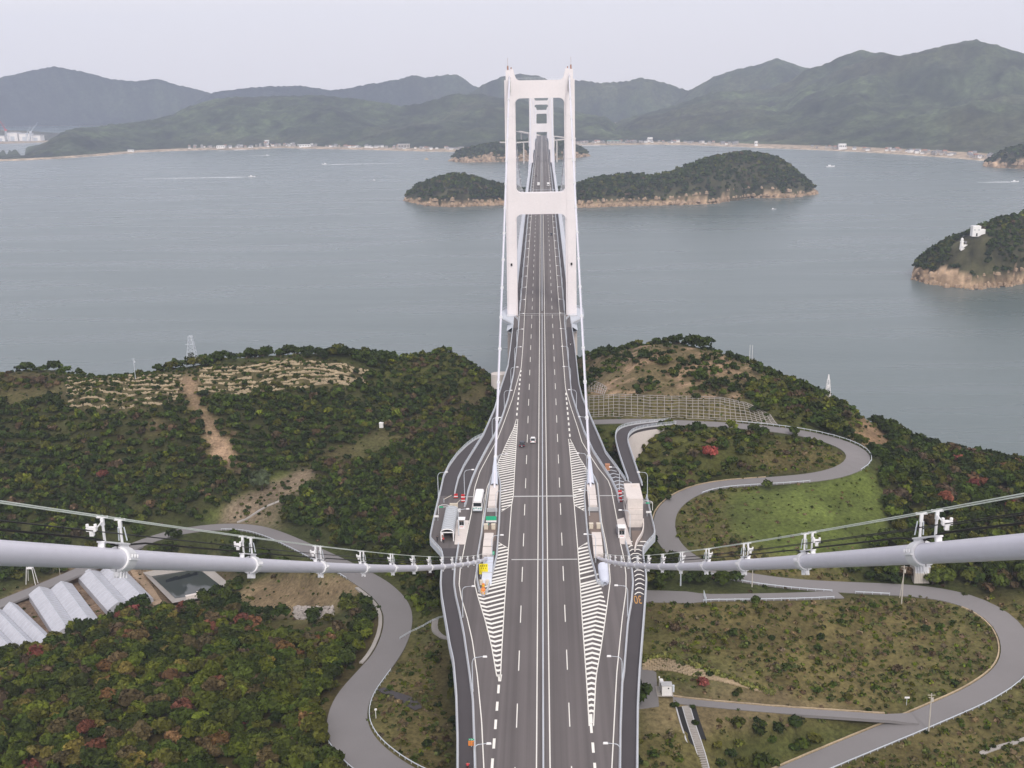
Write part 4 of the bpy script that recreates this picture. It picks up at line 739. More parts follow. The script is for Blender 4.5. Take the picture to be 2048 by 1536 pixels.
# balconies where the cycle lanes pass round the near tower legs
for s, sd_ in ((-1, 'left'), (1, 'right')):
    zb = 70.5; out = [(13.0, 512), (14.2, 512.5), (19.3, 523), (19.9, 527), (19.9, 540), (19.2, 544), (14.2, 553), (13.0, 553)]; P = [(s*x, y) for x, y in out]
    b = MB(); b.prism(P, [float(zd(p[1]))-.9 for p in P], [float(zd(p[1]))-.03 for p in P]); bl = single('tower_balcony', b, M['girder'], 'walkway balcony curving round the %s leg of the near tower' % sd_, 'balcony', (s*16, 532, zb))
    q = np.array([(s*x, y, float(zd(y))) for x, y in out[1:-1]]); guardrail('white guard rail round the balcony outside the %s tower leg' % sd_, smooth_line(q, 1.5, 1), kerb=.25)
    q = np.array([(s*x, y, float(zd(y))) for x, y in [(10.9, 513), (11.2, 520), (13.0, 527.5), (16.8, 528.2)]]); guardrail('inner guard rail in front of the %s tower leg' % sd_, q, kerb=.25)
    b = MB(); b.prism([(s*10.95, 514), (s*11.2, 520), (s*13.0, 527), (s*13.0, 529), (s*10.95, 529)], 70.30, 70.53); single('service_plate', b, M['brown'], 'brown service deck at the foot of the %s tower leg' % sd_, 'platform', (s*12, 521, 70.4))

# ------------------------------------------------------------------ main cables
def cz(y): u = y/258.0; return 175.9956+(63.53-175.9956)*u-4*1.673*u*(1-u)
CR = .345
def near_cable(s, label):
    x = s*13.5; t = thing('main_cable', label, 'bridge cable', (x, 258, float(cz(258.0))), group='near main cables'); ys = np.r_[np.arange(1.0, 30, .8), np.arange(30, 258.5, 3)]
    P = np.stack([np.full(ys.shape, x), ys, cz(ys)], -1); b = MB(); b.tube(P, CR, 28); part('cable', b, M['cable'], t, smooth=True)
    yb = 19.75+15.75*np.arange(15); sl = lambda y: (cz(y+.5)-cz(y-.5))
    for i, o in enumerate((-.17, .17)):
        pts = np.array([(x+o, y, cz(y)+CR+1.02+.10-0*y) for y in ys[::1]]); b = MB(); b.tube(pts, .02, 6); part('hand_rope', b, M['rope'], t)
    for off, r, sag, dz in ((-.10, .018, .0, .60), (.08, .018, .0, .57), (.0, .034, .22, .10)):
        yy = np.arange(4, 256, 1.3); ph = ((yy-19.75) % 15.75)/15.75; zz = cz(yy)+CR+dz+sag*np.minimum(1, np.minimum(ph, 1-ph)*9)
        b = MB(); b.tube(np.stack([np.full(yy.shape, x+off), yy, zz], -1), r, 6); part('service_wire', b, M['black' if r > .02 else 'wire'], t)
    for y in yb[:-1]:
        z = float(cz(y)); a = math.atan(float(sl(y))); c_, s_ = math.cos(a), math.sin(a)
        Q = lambda l, h, w=0.0: np.array([x+w, y+l*c_-h*s_, z+l*s_+h*c_])     # l along the cable, h square to it
        def bar(bb, l0, l1, h0, h1, w0, w1):
            v = [Q(l, h, w) for l in (l0, l1) for h in (h0, h1) for w in (w0, w1)]; bb.add(v, [(0, 1, 3, 2), (4, 6, 7, 5), (0, 4, 5, 1), (2, 3, 7, 6), (0, 2, 6, 4), (1, 5, 7, 3)])
        b = MB(); th = np.linspace(0, 2*math.pi, 25)[:-1]; V = []
        prof = [(-.42, CR+.005), (-.42, CR+.07), (-.34, CR+.09), (.34, CR+.09), (.42, CR+.07), (.42, CR+.005)]
        for l, r in prof: V += [Q(l, r*math.cos(w), r*math.sin(w)) for w in th]
        b.add(V, [(i*24+q, i*24+(q+1) % 24, (i+1)*24+(q+1) % 24, (i+1)*24+q) for i in range(5) for q in range(24)])
        bar(b, -.40, .40, CR+.05, CR+.21, -.09, .09); bar(b, -.38, .38, -CR-.24, -CR-.05, -.07, .07)
        for h in (-.02,):
            bar(b, -.42, .42, h-.02, h+.02, CR+.05, CR+.14); bar(b, -.42, .42, h-.02, h+.02, -CR-.14, -CR-.05)
        bd = part('cable_band', b, M['band'], t)
        b = MB()
        for l in (-.26, 0, .26):
            for w in (-.1, .1): b.tube([Q(l, -CR-.30, w), Q(l, -CR-.06, w)], .035, 6)
            for sg in (-1, 1): b.tube([Q(l, .05, sg*(CR+.12)), Q(l, .16, sg*(CR+.12))], .03, 6)
        part('bolts', b, M['band'], bd, kind='stuff')
        b = MB(); bar(b, -.43, -.425, -CR-.09, CR+.09, -.01, .01)
        V = [Q(-1.0+.66, (CR+.012)*math.cos(w), (CR+.012)*math.sin(w)) for w in th]+[Q(-.40, (CR+.012)*math.cos(w), (CR+.012)*math.sin(w)) for w in th]
        b.add(V, [(q, (q+1) % 24, 24+(q+1) % 24, 24+q) for q in range(24)]); part('seal_ring', b, M['wire'], bd)
        b = MB(); bar(b, -1.9, .42, CR+.15, CR+.20, -.13, .13)
        for l in (-1.8, -.05, .3): bar(b, l-.06, l+.06, CR-.02, CR+.17, -.10, .10)
        pl = part('post_bracket', b, M['band'], t)
        for l, hh in ((-1.55, .98), (.0, 1.0)):
            b = MB(); p0 = Q(l, CR+.2); top = np.array([x, p0[1], float(cz(p0[1]))+CR+1.16]); b.tube([p0, top], .045, 8); b.box((x, p0[1], top[2]-.05), (.38, .06, .06)); b.box((x, p0[1], top[2]-.22), (.11, .10, .26)); po = part('rope_post', b, M['band'], t)
            if l == 0.0: b = MB(); b.tube([p0+[.14, .1, .05], top+[.1, .05, -.35]], .022, 5); b.tube([p0+[-.14, .1, .05], top+[-.1, .05, -.35]], .022, 5); part('brace', b, M['rail'], po)
        q0 = Q(-1.9, CR+.2); b = MB(); c0 = np.array([x-s*.02, q0[1]-.62, float(cz(q0[1]-.62))+CR+.56])
        b.box(c0, (.13, .13, .30)); b.box(c0+[0, 0, .08], (.32, .15, .13)); b.tube([c0+[.13, 0, .16], c0+[.13, 0, .24]], .05, 6); b.tube([c0+[-.13, 0, .16], c0+[-.13, 0, .24]], .05, 6); b.tube([c0+[0, .1, -.05], [x, q0[1]+.4, c0[2]-.02]], .025, 5); part('cable_light', b, M['white'], t)
    return t
near_cable(-1, 'thick pale main cable coming in from the left edge to the left enclosure'); near_cable(1, 'thick pale main cable coming in from the right edge to the right enclosure')
def far_cable(s, label, P, r=.33, bands=None, hang=None):
    t = thing('main_cable', label, 'bridge cable', tuple(P[0]), group='far main cables'); b = MB(); b.tube(P, r, 12); part('cable', b, M['cable'], t, smooth=True)
    if bands is not None:
        for i in bands:
            p = P[i]; q = P[i+1] if i+1 < len(P) else P[i-1]; d = (q-p)/np.linalg.norm(q-p); b = MB(); b.tube([p-d*.55, p-d*.5, p+d*.5, p+d*.55], [r*1.2, r*1.7, r*1.7, r*1.2], 10); b.box(p+[0, 0, r*1.9], (.3, .9, .3)); part('cable_band', b, M['band'], t)
    b = MB()
    for o in (-.35, .35): b.tube(P[::2]+[o, 0, r+1.0], .04, 4)
    part('hand_rope', b, M['rail'], t)
    if hang is not None:
        b = MB()
        for i in hang: p = P[i]; z = float(zd(p[1])); b.tube([p, (p[0], p[1], z)], .07, 4) if p[2] > z+1 else None
        part('hangers', b, M['cable'], t, kind='stuff')
    return t
def par(x, ya, za, yb, zb, sag, n):
    u = np.linspace(0, 1, n); return np.stack([np.full(n, x), ya+(yb-ya)*u, za+(zb-za)*u-4*sag*u*(1-u)], -1)
for s, sd_ in ((-1, 'left'), (1, 'right')):
    x = s*13.5
    far_cable(s, '%s cable rising from the anchor box to the top of the near tower' % sd_, par(x, 300, 66.6, YT-2.5, 180.6, 2.2, 61), .33, range(3, 60, 4))
    far_cable(s, '%s cable sagging between the near tower and the second tower' % sd_, par(x, YT+2, 181.5, YF-2, 181.5, 98.0, 121), .33, range(2, 119, 2), range(2, 119, 2))
    far_cable(s, '%s cable falling from the second tower to the rocky island' % sd_, par(x, YF+2, 181.5, 1798, 70, 3, 31), .33)
    far_cable(s, '%s cable of the farthest bridge between the two smaller towers' % sd_, np.vstack([par(x, 1800, 76, Y3, 158, 2, 11), par(x, Y3+1, 158, Y4-1, 133, 66, 41), par(x, Y4, 133, 2760, 66, 2, 11)]), .3)

# ------------------------------------------------------------------ cable enclosures on the anchorage
for s, sd_ in ((-1, 'left'), (1, 'right')):
    x = s*13.6; z = lambda y: float(zd(y))
    t = thing('splay_housing', 'long pale housing where the far cable enters the %s enclosure, under a blue-grey cone' % sd_, 'cable housing', (x, 294, z(294)), group='cable housings')
    b = MB(); b.prismx([(286.9, z(287)), (302.2, z(302)), (302.2, z(302)+1.6), (286.9, z(287)+1.4)], x-1.15, x+1.15); part('housing', b, M['pconc'], t)
    b = MB(); n = 10; V = []
    for yy, w, h in ((301.5, 1.1, 1.9), (304, .95, 1.6), (308, .62, 1.2), (311, .38, .8)):
        zz = 66.6+(yy-300)*.475 if yy > 305 else z(yy)+1.2+(yy-301)*.35
        V += [(x+w*math.cos(a), yy, zz+h*.5*math.sin(a)) for a in np.linspace(0, 2*math.pi, n+1)[:-1]]
    b.add(V, [(i*n+q, i*n+(q+1) % n, (i+1)*n+(q+1) % n, (i+1)*n+q) for i in range(3) for q in range(n)]); part('cone', b, M['shroud'], t, smooth=True)
    for k in (290.8, 294.4, 298.0): b = MB(); b.box((x, k, z(k)+.75), (2.34, .07, 1.56)); part('joint', b, M['conc'], t)
    b = MB(); b.box((x, 286.2, z(286)+.5), (2.8, .3, 1.0)); part('end_wall', b, M['kerb'], t)
    t = thing('splay_housing', 'short pale housing in the %s enclosure where the near cable comes down' % sd_, 'cable housing', (x, 261, z(261)), group='cable housings')
    b = MB(); b.prismx([(256.2, z(256)), (268.5, z(268)), (268.5, z(268)+1.5), (262.5, z(262)+1.7), (256.2, z(256)+1.1)], x-1.15, x+1.15); part('housing', b, M['pconc'], t)
    for k in (260.0, 264.2): b = MB(); b.box((x, k, z(k)+1.3), (2.34, .08, .7)); part('joint', b, M['conc'], t)
    for k in (-1, 1):
        b = MB(); b.box((x+k*.95-.1, 274.3, z(274)+.7), (1.0, 1.0, 1.4)); b.box((x+k*.95-.1, 274.3, z(274)+1.42), (1.1, 1.1, .08)); single('cabinet', b, M['beige'], '%s beige electrical cabinet of the pair in the %s enclosure' % ('left' if k < 0 else 'right', sd_), 'cabinet', (x+k*.95-.1, 274.3, z(274)), 'beige cabinets')
# rounded nose of the right enclosure
b = MB(); xs_ = 14.35; V = []; n = 9
for yy, w, h in ((251.0, 1.2, 1.3), (246, 1.2, 1.35), (243.4, 1.1, 1.3), (242.0, .8, 1.1), (241.2, .4, .8)):
    V += [(xs_+w*math.cos(a), yy, float(zd(yy))+.05+h*math.sin(a)**.7) for a in np.linspace(0, math.pi, n)]
b.add(V, [(i*n+q, (i+1)*n+q, (i+1)*n+q+1, i*n+q+1) for i in range(4) for q in range(n-1)]+[tuple(range(n))[::-1], tuple(4*n+q for q in range(n))])
single('cable_shroud', b, M['shroud'], 'smooth blue-grey rounded cover at the nose of the right cable enclosure', 'cable cover', (xs_, 247, float(zd(247))), smooth=True)
# left nose: translucent cover, attenuator drums
t = thing('cable_shroud', 'grey ribbed cover tapering to the nose of the left cable enclosure', 'cable cover', (-13.0, 247, float(zd(247))))
b = MB(); b.prismx([(253.8, float(zd(254))), (253.8, float(zd(254))+1.6), (247, float(zd(247))+1.5), (243, float(zd(243))+1.0), (242, float(zd(242)))], -14.2, -11.9); part('cover', b, M['shroud'], t)
for k in range(5): b = MB(); b.box((-13.05, 245.5+1.7*k, float(zd(246))+1.36+.08*k), (2.4, .1, .2)); part('rib', b, M['steel'], t)
t = thing('crash_cushion', 'orange crash cushion drums at the nose of the left enclosure', 'crash cushion', (-13.6, 238, float(zd(238))))
z_ = float(zd(238))
for (dx, dy, r, h, mm) in ((0, 0, .62, 1.0, 'orange'), (-.1, 2.7, .36, 1.1, 'orange'), (.1, -.9, .4, .7, 'orange')):
    b = MB(); b.tube([(-13.6+dx, 237.6+dy, z_), (-13.6+dx, 237.6+dy, z_+h)], [r, r*.9], 12); d_ = part('drum', b, M[mm], t); b = MB(); b.tube([(-13.6+dx, 237.6+dy, z_+h*.55), (-13.6+dx, 237.6+dy, z_+h*.72)], r*.97, 12); part('band', b, M['yellow'], d_)
for k in (-1, 1): b = MB(); b.box((-13.55+k*.7, 242.0, z_+.65), (.75, .6, 1.2)); single('cabinet', b, M['beige'], 'small %s beige cabinet behind the orange drums' % ('left' if k < 0 else 'right'), 'cabinet', (-13.55+k*.7, 242.0, z_))

# ------------------------------------------------------------------ signs
def sign(label, c, w, h, panel, ground, posts=(-.35, .35), marks=None, lean=0.0, pr=.06, cat='sign', back=.12):
    """panel facing the viewer (-Y), c = centre"""
    t = thing('road_sign', label, cat, (c[0], c[1], ground)); b = MB(); b.box((0, 0, c[2]-ground), (w, .08, h)); p = part('panel', b, M[panel], t, world=False)
    for k in posts: b = MB(); b.tube([(k*w, .1, 0), (k*w, .1, c[2]-ground+h*.4)], pr, 6); part('post', b, M['rail'], t, world=False)
    for (mx, mz, mw, mh, mm) in (marks or []): b = MB(); b.box((mx, -.05, c[2]-ground+mz), (mw, .03, mh)); part('mark', b, M[mm], p, world=False)
    return t
rr2 = np.random.RandomState(3); mk = []
for k in range(4):
    x0 = -.66+k*.44
    mk += [(x0, .98, .26, .07, 'black'), (x0, .80, .07, .32, 'black'), (x0+.09, .72, .06, .16, 'black'), (x0-.08, .70, .14, .06, 'black')] if k != 2 else [(x0, .9, .28, .06, 'black'), (x0, .74, .28, .06, 'black'), (x0, .82, .06, .3, 'black')]
for k in range(3): x0 = -.5+k*.5; mk += [(x0, .28, .24, .06, 'black'), (x0, .14, .06, .26, 'black'), (x0+.08, .02, .1, .06, 'black')]
for k in range(4): x0 = -.62+k*.4; mk += [(x0, -.45, .2, .05, 'brown'), (x0, -.55, .05, .2, 'brown'), (x0+.02, -.85, .2, .04, 'brown')]
c = A(967, 1138, 246.0); sign('yellow information sign with rows of black characters at the left enclosure', c, 2.05, 2.65, 'yellow', float(zd(246)), marks=mk)
c = A(982.3, 1036.5, 277.0); sg = sign('green direction sign with a white strip along its foot in the left enclosure', c, 2.75, 1.1, 'green', float(zd(277)), marks=[(0, -.83, 2.75, .5, 'white'), (-.75, .05, .32, .08, 'teal'), (-.3, .05, .1, .34, 'teal'), (.2, .1, .4, .08, 'teal'), (.7, .02, .3, .1, 'teal')])
c = A(974.5, 1048.5, 276.6); sign('small teal sign under the green direction sign', c, .85, .6, 'teal', float(zd(276)), posts=(0,))
c = A(986.5, 1106, 254.8); sign('little green plate on a post beside the left cable housing', c, .55, .8, 'green', float(zd(255)), posts=(0,), marks=[(0, .15, .3, .06, 'white'), (0, -.1, .3, .06, 'white')])
p = D(942, 1494); c = A(942.5, 1486.5, p[1]); sign('small yellow sign with two columns of marks on the left guard rail', c, 1.05, .95, 'orange', p[2], posts=(0,), marks=[(-.15, .22, .12, .16, 'brown'), (-.15, -.1, .22, .06, 'brown'), (.33, .1, .16, .3, 'brown'), (.33, -.25, .16, .14, 'brown')])
c = A(943, 1479, p[1]); sign('small green plate above the yellow sign on the left guard rail', c, 1.0, .26, 'green', p[2], posts=(0,), marks=[(-.3, 0, .1, .08, 'white'), (.1, 0, .3, .06, 'white')])
for px, py, lb, w in ((872.5, 1032.5, 'white board on the left rail outside the bus shelter', 1.3), (1297.5, 1024, 'white board on the outer rail right of the elevator tower', 1.4)):
    p = D(px, py+9); c = A(px, py, p[1]); sign(lb, c, w, .55, 'white', p[2], posts=(-.3, .3))
c = A(918.5, 1021.5, 286.0); sign('tall white notice panel between bus shelter and kiosk', c, .75, 1.25, 'white', float(zd(286)), posts=(0,), marks=[(0, .2, .4, .08, 'rail')])
t = thing('notice_board', 'beige notice wall with dark opening behind the bus shelter', 'notice board', (-24.3, 287.5, float(zd(287))))
b = MB(); b.box((-24.0, 287.5, float(zd(287))+1.0), (2.2, .5, 1.9)); part('wall', b, M['beige'], t); b = MB(); b.box((-24.2, 287.22, float(zd(287))+1.25), (.6, .08, .35)); part('opening', b, M['brown'], t)
for px, py, lb in ((889, 1020.5, 'left'), (1293, 1012.5, 'right')):
    p = D(px, py+8); t = thing('lane_gate', 'curved white gate frame with a small green plate over the %s cycle lane' % lb, 'gate', (p[0], p[1], p[2])); b = MB(); th = np.linspace(0, math.pi, 11); b.tube([(-1.6*math.cos(a), 0, 2.1+.6*math.sin(a)) for a in th], .07, 6); b.tube([(-1.6, 0, 0), (-1.6, 0, 2.1)], .07, 6); b.tube([(1.6, 0, 0), (1.6, 0, 2.1)], .07, 6); b.tube([(-1.6, 0, 2.1), (1.6, 0, 2.1)], .06, 6); part('frame', b, M['white'], t, world=False)
    b = MB(); b.box((-.8 if lb == 'left' else .3, -.08, 2.1), (1.0, .06, .36)); part('plate', b, M['green'], t, world=False)
for px, py, lb in ((912, 996, 'red and white barricade at the end of the left guard rail, beside the cycle lane'), (926, 997, 'taller red and white barricade just left of the white bus'), (926.5, 1004, 'red and white barricade nearest the bus shelter'), (1240, 989, 'red and white barricade farther from the elevator tower'), (1240.5, 1003, 'red and white barricade at the tip of the right guard rail')):
    p = D(px, py); t = thing('barricade', lb, 'barricade', tuple(p), group='red and white barricades')
    for k in range(4): b = MB(); b.box((0, 0, .2+.3*k), (1.1-.06*k, .28, .29)); part('stripe', b, M['red' if k % 2 == 0 else 'white'] if k < 3 else M['red'], t, world=False)
    b = MB(); b.box((0, 0, .03), (1.3, .8, .06)); part('foot', b, M['black'], t, world=False)
for (a, c_, lb) in (((888, 1005), (903, 996.5), 'left'), ((911, 1015), (921, 1006), 'right')):
    p, q = D(*a), D(*c_); t = thing('swing_barrier', 'long white and tan swing bar across the left cycle lane, %s one' % lb, 'barrier', tuple(p)); b = MB(); b.tube([p+[0, 0, .9], q+[0, 0, .9]], .09, 6); part('bar', b, M['beige'], t); b = MB(); b.tube([p, p+[0, 0, 1.1]], .1, 6); part('post', b, M['rail'], t)

# ------------------------------------------------------------------ bus shelter, kiosks, elevator tower
def shelter():
    x0, x1, ya, yb = -25.7, -22.5, 266.8, 282.5; z = float(zd(270)); t = thing('bus_shelter', 'long arched shelter with a grey ribbed sheet roof at the left bus stop', 'shelter', (-24.1, 274, z)); xm = (x0+x1)/2; h = 2.35
    th = np.linspace(math.pi, 0, 11); ring = [(xm+1.62*math.cos(a), z+h+.85*math.sin(a)) for a in th]; b = MB(); k = 14; Y = np.linspace(ya, yb, k)
    V = [(p[0], y, p[1]+.0227*(y-270)) for y in Y for p in ring]; b.add(V, [(i*11+q, i*11+q+1, (i+1)*11+q+1, (i+1)*11+q) for i in range(k-1) for q in range(10)]); rf = part('roof', b, M['glass2'], t, smooth=True)
    for y in Y: b = MB(); b.tube([(p[0], y, p[1]+.04+.0227*(y-270)) for p in ring], .05, 5); part('rib', b, M['rail'], rf)
    for xx, nm in ((x0+.1, 'side_panel'), (x1-.1, 'side_panel')): b = MB(); b.box((xx, (ya+yb)/2, z+1.25), (.06, yb-ya-.5, 1.9)); part(nm, b, M['glass2'], t)
    b = MB(); b.tube([(p[0], ya-.05, p[1]+.02) for p in ring], .13, 6); b.box((xm, ya-.05, z+h), (3.3, .2, .22)); part('gable_frame', b, M['white'], t)
    for xx in (x0+.05, x1-.05): b = MB(); b.box((xx, ya-.05, z+h/2), (.24, .24, h)); part('post', b, M['white'], t)
    b = MB(); b.box((x0+.35, ya-.1, z+1.4), (.5, .1, 1.5)); part('poster_panel', b, M['white'], t); b = MB(); b.box((x0+.35, ya-.17, z+1.35), (.36, .03, .8)); part('poster', b, M['roofr'], t)
    for y in (270, 274, 278): b = MB(); b.box((x1-.6, y, z+.42), (.45, 2.2, .08)); b.box((x1-.6, y-.8, z+.2), (.3, .1, .4)); b.box((x1-.6, y+.8, z+.2), (.3, .1, .4)); part('bench', b, M['brown'], t)
shelter()
def kiosk(x, y, label, w=1.6, d=1.7, h=2.6):
    z = float(zd(y))+.15; t = thing('kiosk', label, 'booth', (x, y, z)); b = MB()
    for sx in (-1, 1):
        for sy in (-1, 1): b.box((sx*(w/2-.09), sy*(d/2-.09), h/2), (.18, .18, h))
    b.box((0, 0, h-.12), (w+.24, d+.24, .2)); b.box((0, -d/2+.05, .45), (w-.3, .1, .9)); b.box((0, d/2-.05, h/2), (w-.3, .1, h-.1)); b.box((-w/2+.05, 0, .45), (.1, d-.3, .9)); b.box((w/2-.05, 0, .45), (.1, d-.3, .9)); part('frame', b, M['white'], t, world=False)
    for sx in (-1, 1): b = MB(); b.box((sx*w*.2, -d/2+.06, 1.45), (w*.3, .06, 1.0)); part('window', b, M['dark'], t, world=False)
    for sx in (-1, 1): b = MB(); b.box((sx*(w/2-.06), 0, 1.5), (.05, d-.4, 1.1)); part('window', b, M['dark'], t, world=False)
    b = MB(); b.box((0, -d/2-.02, 2.12), (w*.6, .05, .2)); part('name_plate', b, M['brown'], t, world=False); b = MB(); b.box((0, -d/2-.02, .55), (w*.5, .05, .12)); part('lower_plate', b, M['red'], t, world=False)
kiosk(-21.0, 275.2, 'white kiosk with two dark windows on the left bus stop pavement'); kiosk(20.0, 268.6, 'white kiosk with dark windows in front of the elevator tower', 1.75, 2.0, 2.9)
b = MB(); b.box((0, 0, .9), (1.4, 1.4, 1.8)); b.box((0, 0, 1.84), (1.5, 1.5, .1)); o = single('cabinet', b, M['roofg'], 'dark grey cabinet just behind the right kiosk', 'cabinet', (0, 0, 0)); o.location = (19.6, 271.6, float(zd(271)))
b = MB(); b.box((0, 0, .8), (1.3, 1.6, 1.6)); b.box((0, 0, 1.64), (1.4, 1.7, .08)); o = single('cabinet', b, M['rust'], 'rusty orange cabinet standing in the right cycle lane', 'cabinet', (0, 0, 0)); o.location = (19.2, 318, float(zd(318)))
t = thing('elevator_tower', 'tall pale concrete elevator tower rising beside the right cycle lane', 'elevator tower', (24.3, 282, 44.0))
ft = A(1271.5, 1000, 277.2)[2]; z = float(zd(275))
b = MB(); b.box((24.0, 283, (44+ft)/2), (4.1, 11.5, ft-44)); part('shaft', b, M['pconc'], t)
b = MB(); b.box((24.0, 283, ft+.22), (4.2, 11.6, .45)); b.box((24.6, 286, ft+.75), (1.4, .3, .6)); part('parapet', b, M['pconc'], t)
b = MB(); b.box((24.0, 276.4, z+3.8), (3.95, 1.7, 7.6)); b.box((24.0, 276.0, z+2.4), (3.6, 2.2, 4.8)); part('front_bay', b, M['pconc'], t)
for h in (2.0, 3.6, 5.2): b = MB(); b.box((24.0, 274.88, z+h), (3.6, .05, .06)); part('joint', b, M['conc'], t)
b = MB(); b.box((21.9, 283, z+3.0), (.12, 3.0, 1.2)); part('window', b, M['dark'], t); b = MB(); b.box((21.92, 278.8, z+5.5), (.12, .7, .7)); part('window', b, M['dark'], t)
b = MB(); b.tube(smooth_line(np.array([[22.6, 259, z], [23.4, 264, z+.1], [25.7, 270, z+.2], [26.3, 278, z+.3]], float)+[0, 0, .5], 1), .14, 5); b.sweep(smooth_line(np.array([[22.6, 259, z], [23.4, 264, z+.1], [25.7, 270, z+.2], [26.3, 278, z+.3]], float), 1), [(-.15, 0), (.15, 0), (.15, .9), (-.15, .9)]); single('curved_wall', b, M['pconc'], 'low curved pale wall sweeping from the elevator tower along the cycle lane', 'wall', (24.5, 268, z))

# ------------------------------------------------------------------ vehicles
def wheel(t, x, y, r=.32, w=.22, n=16):
    b = MB(); b.tube([(x-w/2, y, r), (x+w/2, y, r)], r, n); tw = part('wheel', b, M['black'], t, world=False); b = MB(); b.tube([(x-w/2-.012, y, r), (x+w/2+.012, y, r)], r*.55, 10); part('rim', b, M['steel'], tw, world=False)
def car(label, x, y, body, rz=0.0, L=4.3, Wd=1.7, hb=.78, ht=1.45, cab=(-1.65, -1.05, .55, 1.25), cat='car'):
    """travels +Y; cab: y of rear foot, rear top, front top, front foot of the cabin"""
    z = float(zd(y))+.005; t = thing('parked_car' if False else 'car', label, cat, (x, y, z), rz); h = L/2; w = Wd/2; b = MB()
    sec = [(-h, .38, .62, .86), (-h+.10, .25, hb-.04, .96), (-h*.55, .2, hb+.03, 1.0), (cab[3], .2, hb, 1.0), (h-.35, .22, hb-.12, .96), (h-.05, .3, .62, .84)]; V = []
    for yy, za, zb, q in sec: V += [(-w*q, yy, za), (w*q, yy, za), (w*q*1.0, yy, (za+zb)/2+.05), (w*q*.93, yy, zb), (-w*q*.93, yy, zb), (-w*q, yy, (za+zb)/2+.05)]
    b.add(V, [(i*6+q, (i+1)*6+q, (i+1)*6+(q+1) % 6, i*6+(q+1) % 6) for i in range(5) for q in range(6)]+[tuple(range(6)), tuple(30+q for q in range(6))[::-1]]); part('body', b, body, t, world=False)
    a0, a1, a2, a3 = cab; wl, wt = w*.92, w*.74; zl = hb+.005
    lo = [(-wl, a0, zl), (wl, a0, zl), (wl, a3, zl-.02), (-wl, a3, zl-.02)]; hi = [(-wt, a1, ht-.04), (wt, a1, ht-.04), (wt, a2, ht-.04), (-wt, a2, ht-.04)]
    b = MB(); b.box((0, (a1+a2)/2, ht-.02), (wt*2, a2-a1, .05)); P = lambda p, q: (np.array(p)+np.array(q))/2
    for i in range(4): b.tube([lo[i], hi[i]], .05, 5)
    part('roof', b, body, t, world=False)
    for nm, i, j in (('rear_window', 0, 1), ('side_window', 1, 2), ('windshield', 2, 3), ('side_window', 3, 0)): b = MB(); b.add([lo[i], lo[j], hi[j], hi[i]], [(0, 1, 2, 3)]); part(nm, b, M['dark'], t, world=False)
    for sx in (-1, 1):
        for yy in (-h*.62, h*.62): wheel(t, sx*(w-.1), yy)
        b = MB(); b.box((sx*w*.68, h-.08, .60), (.34, .14, .15)); part('headlight', b, M['white'], t, world=False); b = MB(); b.box((sx*w*.72, -h+.03, .68), (.28, .12, .2)); part('tail_light', b, M['red'], t, world=False)
        b = MB(); b.box((sx*(w+.07), a3-.35, hb+.08), (.18, .12, .13)); part('mirror', b, body, t, world=False)
    b = MB(); b.box((0, -h-.02, .5), (.36, .03, .18)); part('number_plate', b, M['white'], t, world=False); return t
car('white car driving away in the inner left lane', -3.0, 344.2, M['white']); car('dark blue car with red tail lights in the outer left lane beside the white car', -6.45, 340.3, M['navy'], L=4.0, ht=1.5)
car('dark car coming towards the viewer beyond the near tower', 6.7, 795, M['navy'], math.pi); car('small dark car far off on the left carriageway', -6.5, 1290, M['black'], ht=1.5); car('dark car very far off beyond the small dark car', -5.6, 1700, M['navy'])
def truck(label, x, y, rz, box='white'):
    z = float(zd(y)); t = thing('truck', label, 'truck', (x, y, z), rz); b = MB(); b.box((0, -.9, 2.05), (2.3, 5.4, 2.6)); part('cargo_box', b, M[box], t, world=False); b = MB(); b.box((0, 2.75, 1.35), (2.1, 1.7, 1.9)); c_ = part('cab', b, M['white'], t, world=False)
    b = MB(); b.box((0, 3.61, 1.75), (1.8, .06, .75)); part('windshield', b, M['dark'], c_, world=False); b = MB(); b.box((0, 3.62, .75), (1.9, .1, .3)); part('bumper', b, M['rail'], c_, world=False); b = MB(); b.box((0, 0, .6), (1.0, 6.8, .25)); part('chassis', b, M['black'], t, world=False)
    for sx in (-1, 1):
        for yy in (-2.4, 2.5): wheel(t, sx*.95, yy, .42, .28)
truck('white box truck driving away on the left carriageway beyond the near tower', -3.3, 1170, 0); truck('white box truck coming towards the viewer on the right carriageway', 6.6, 1166, math.pi)
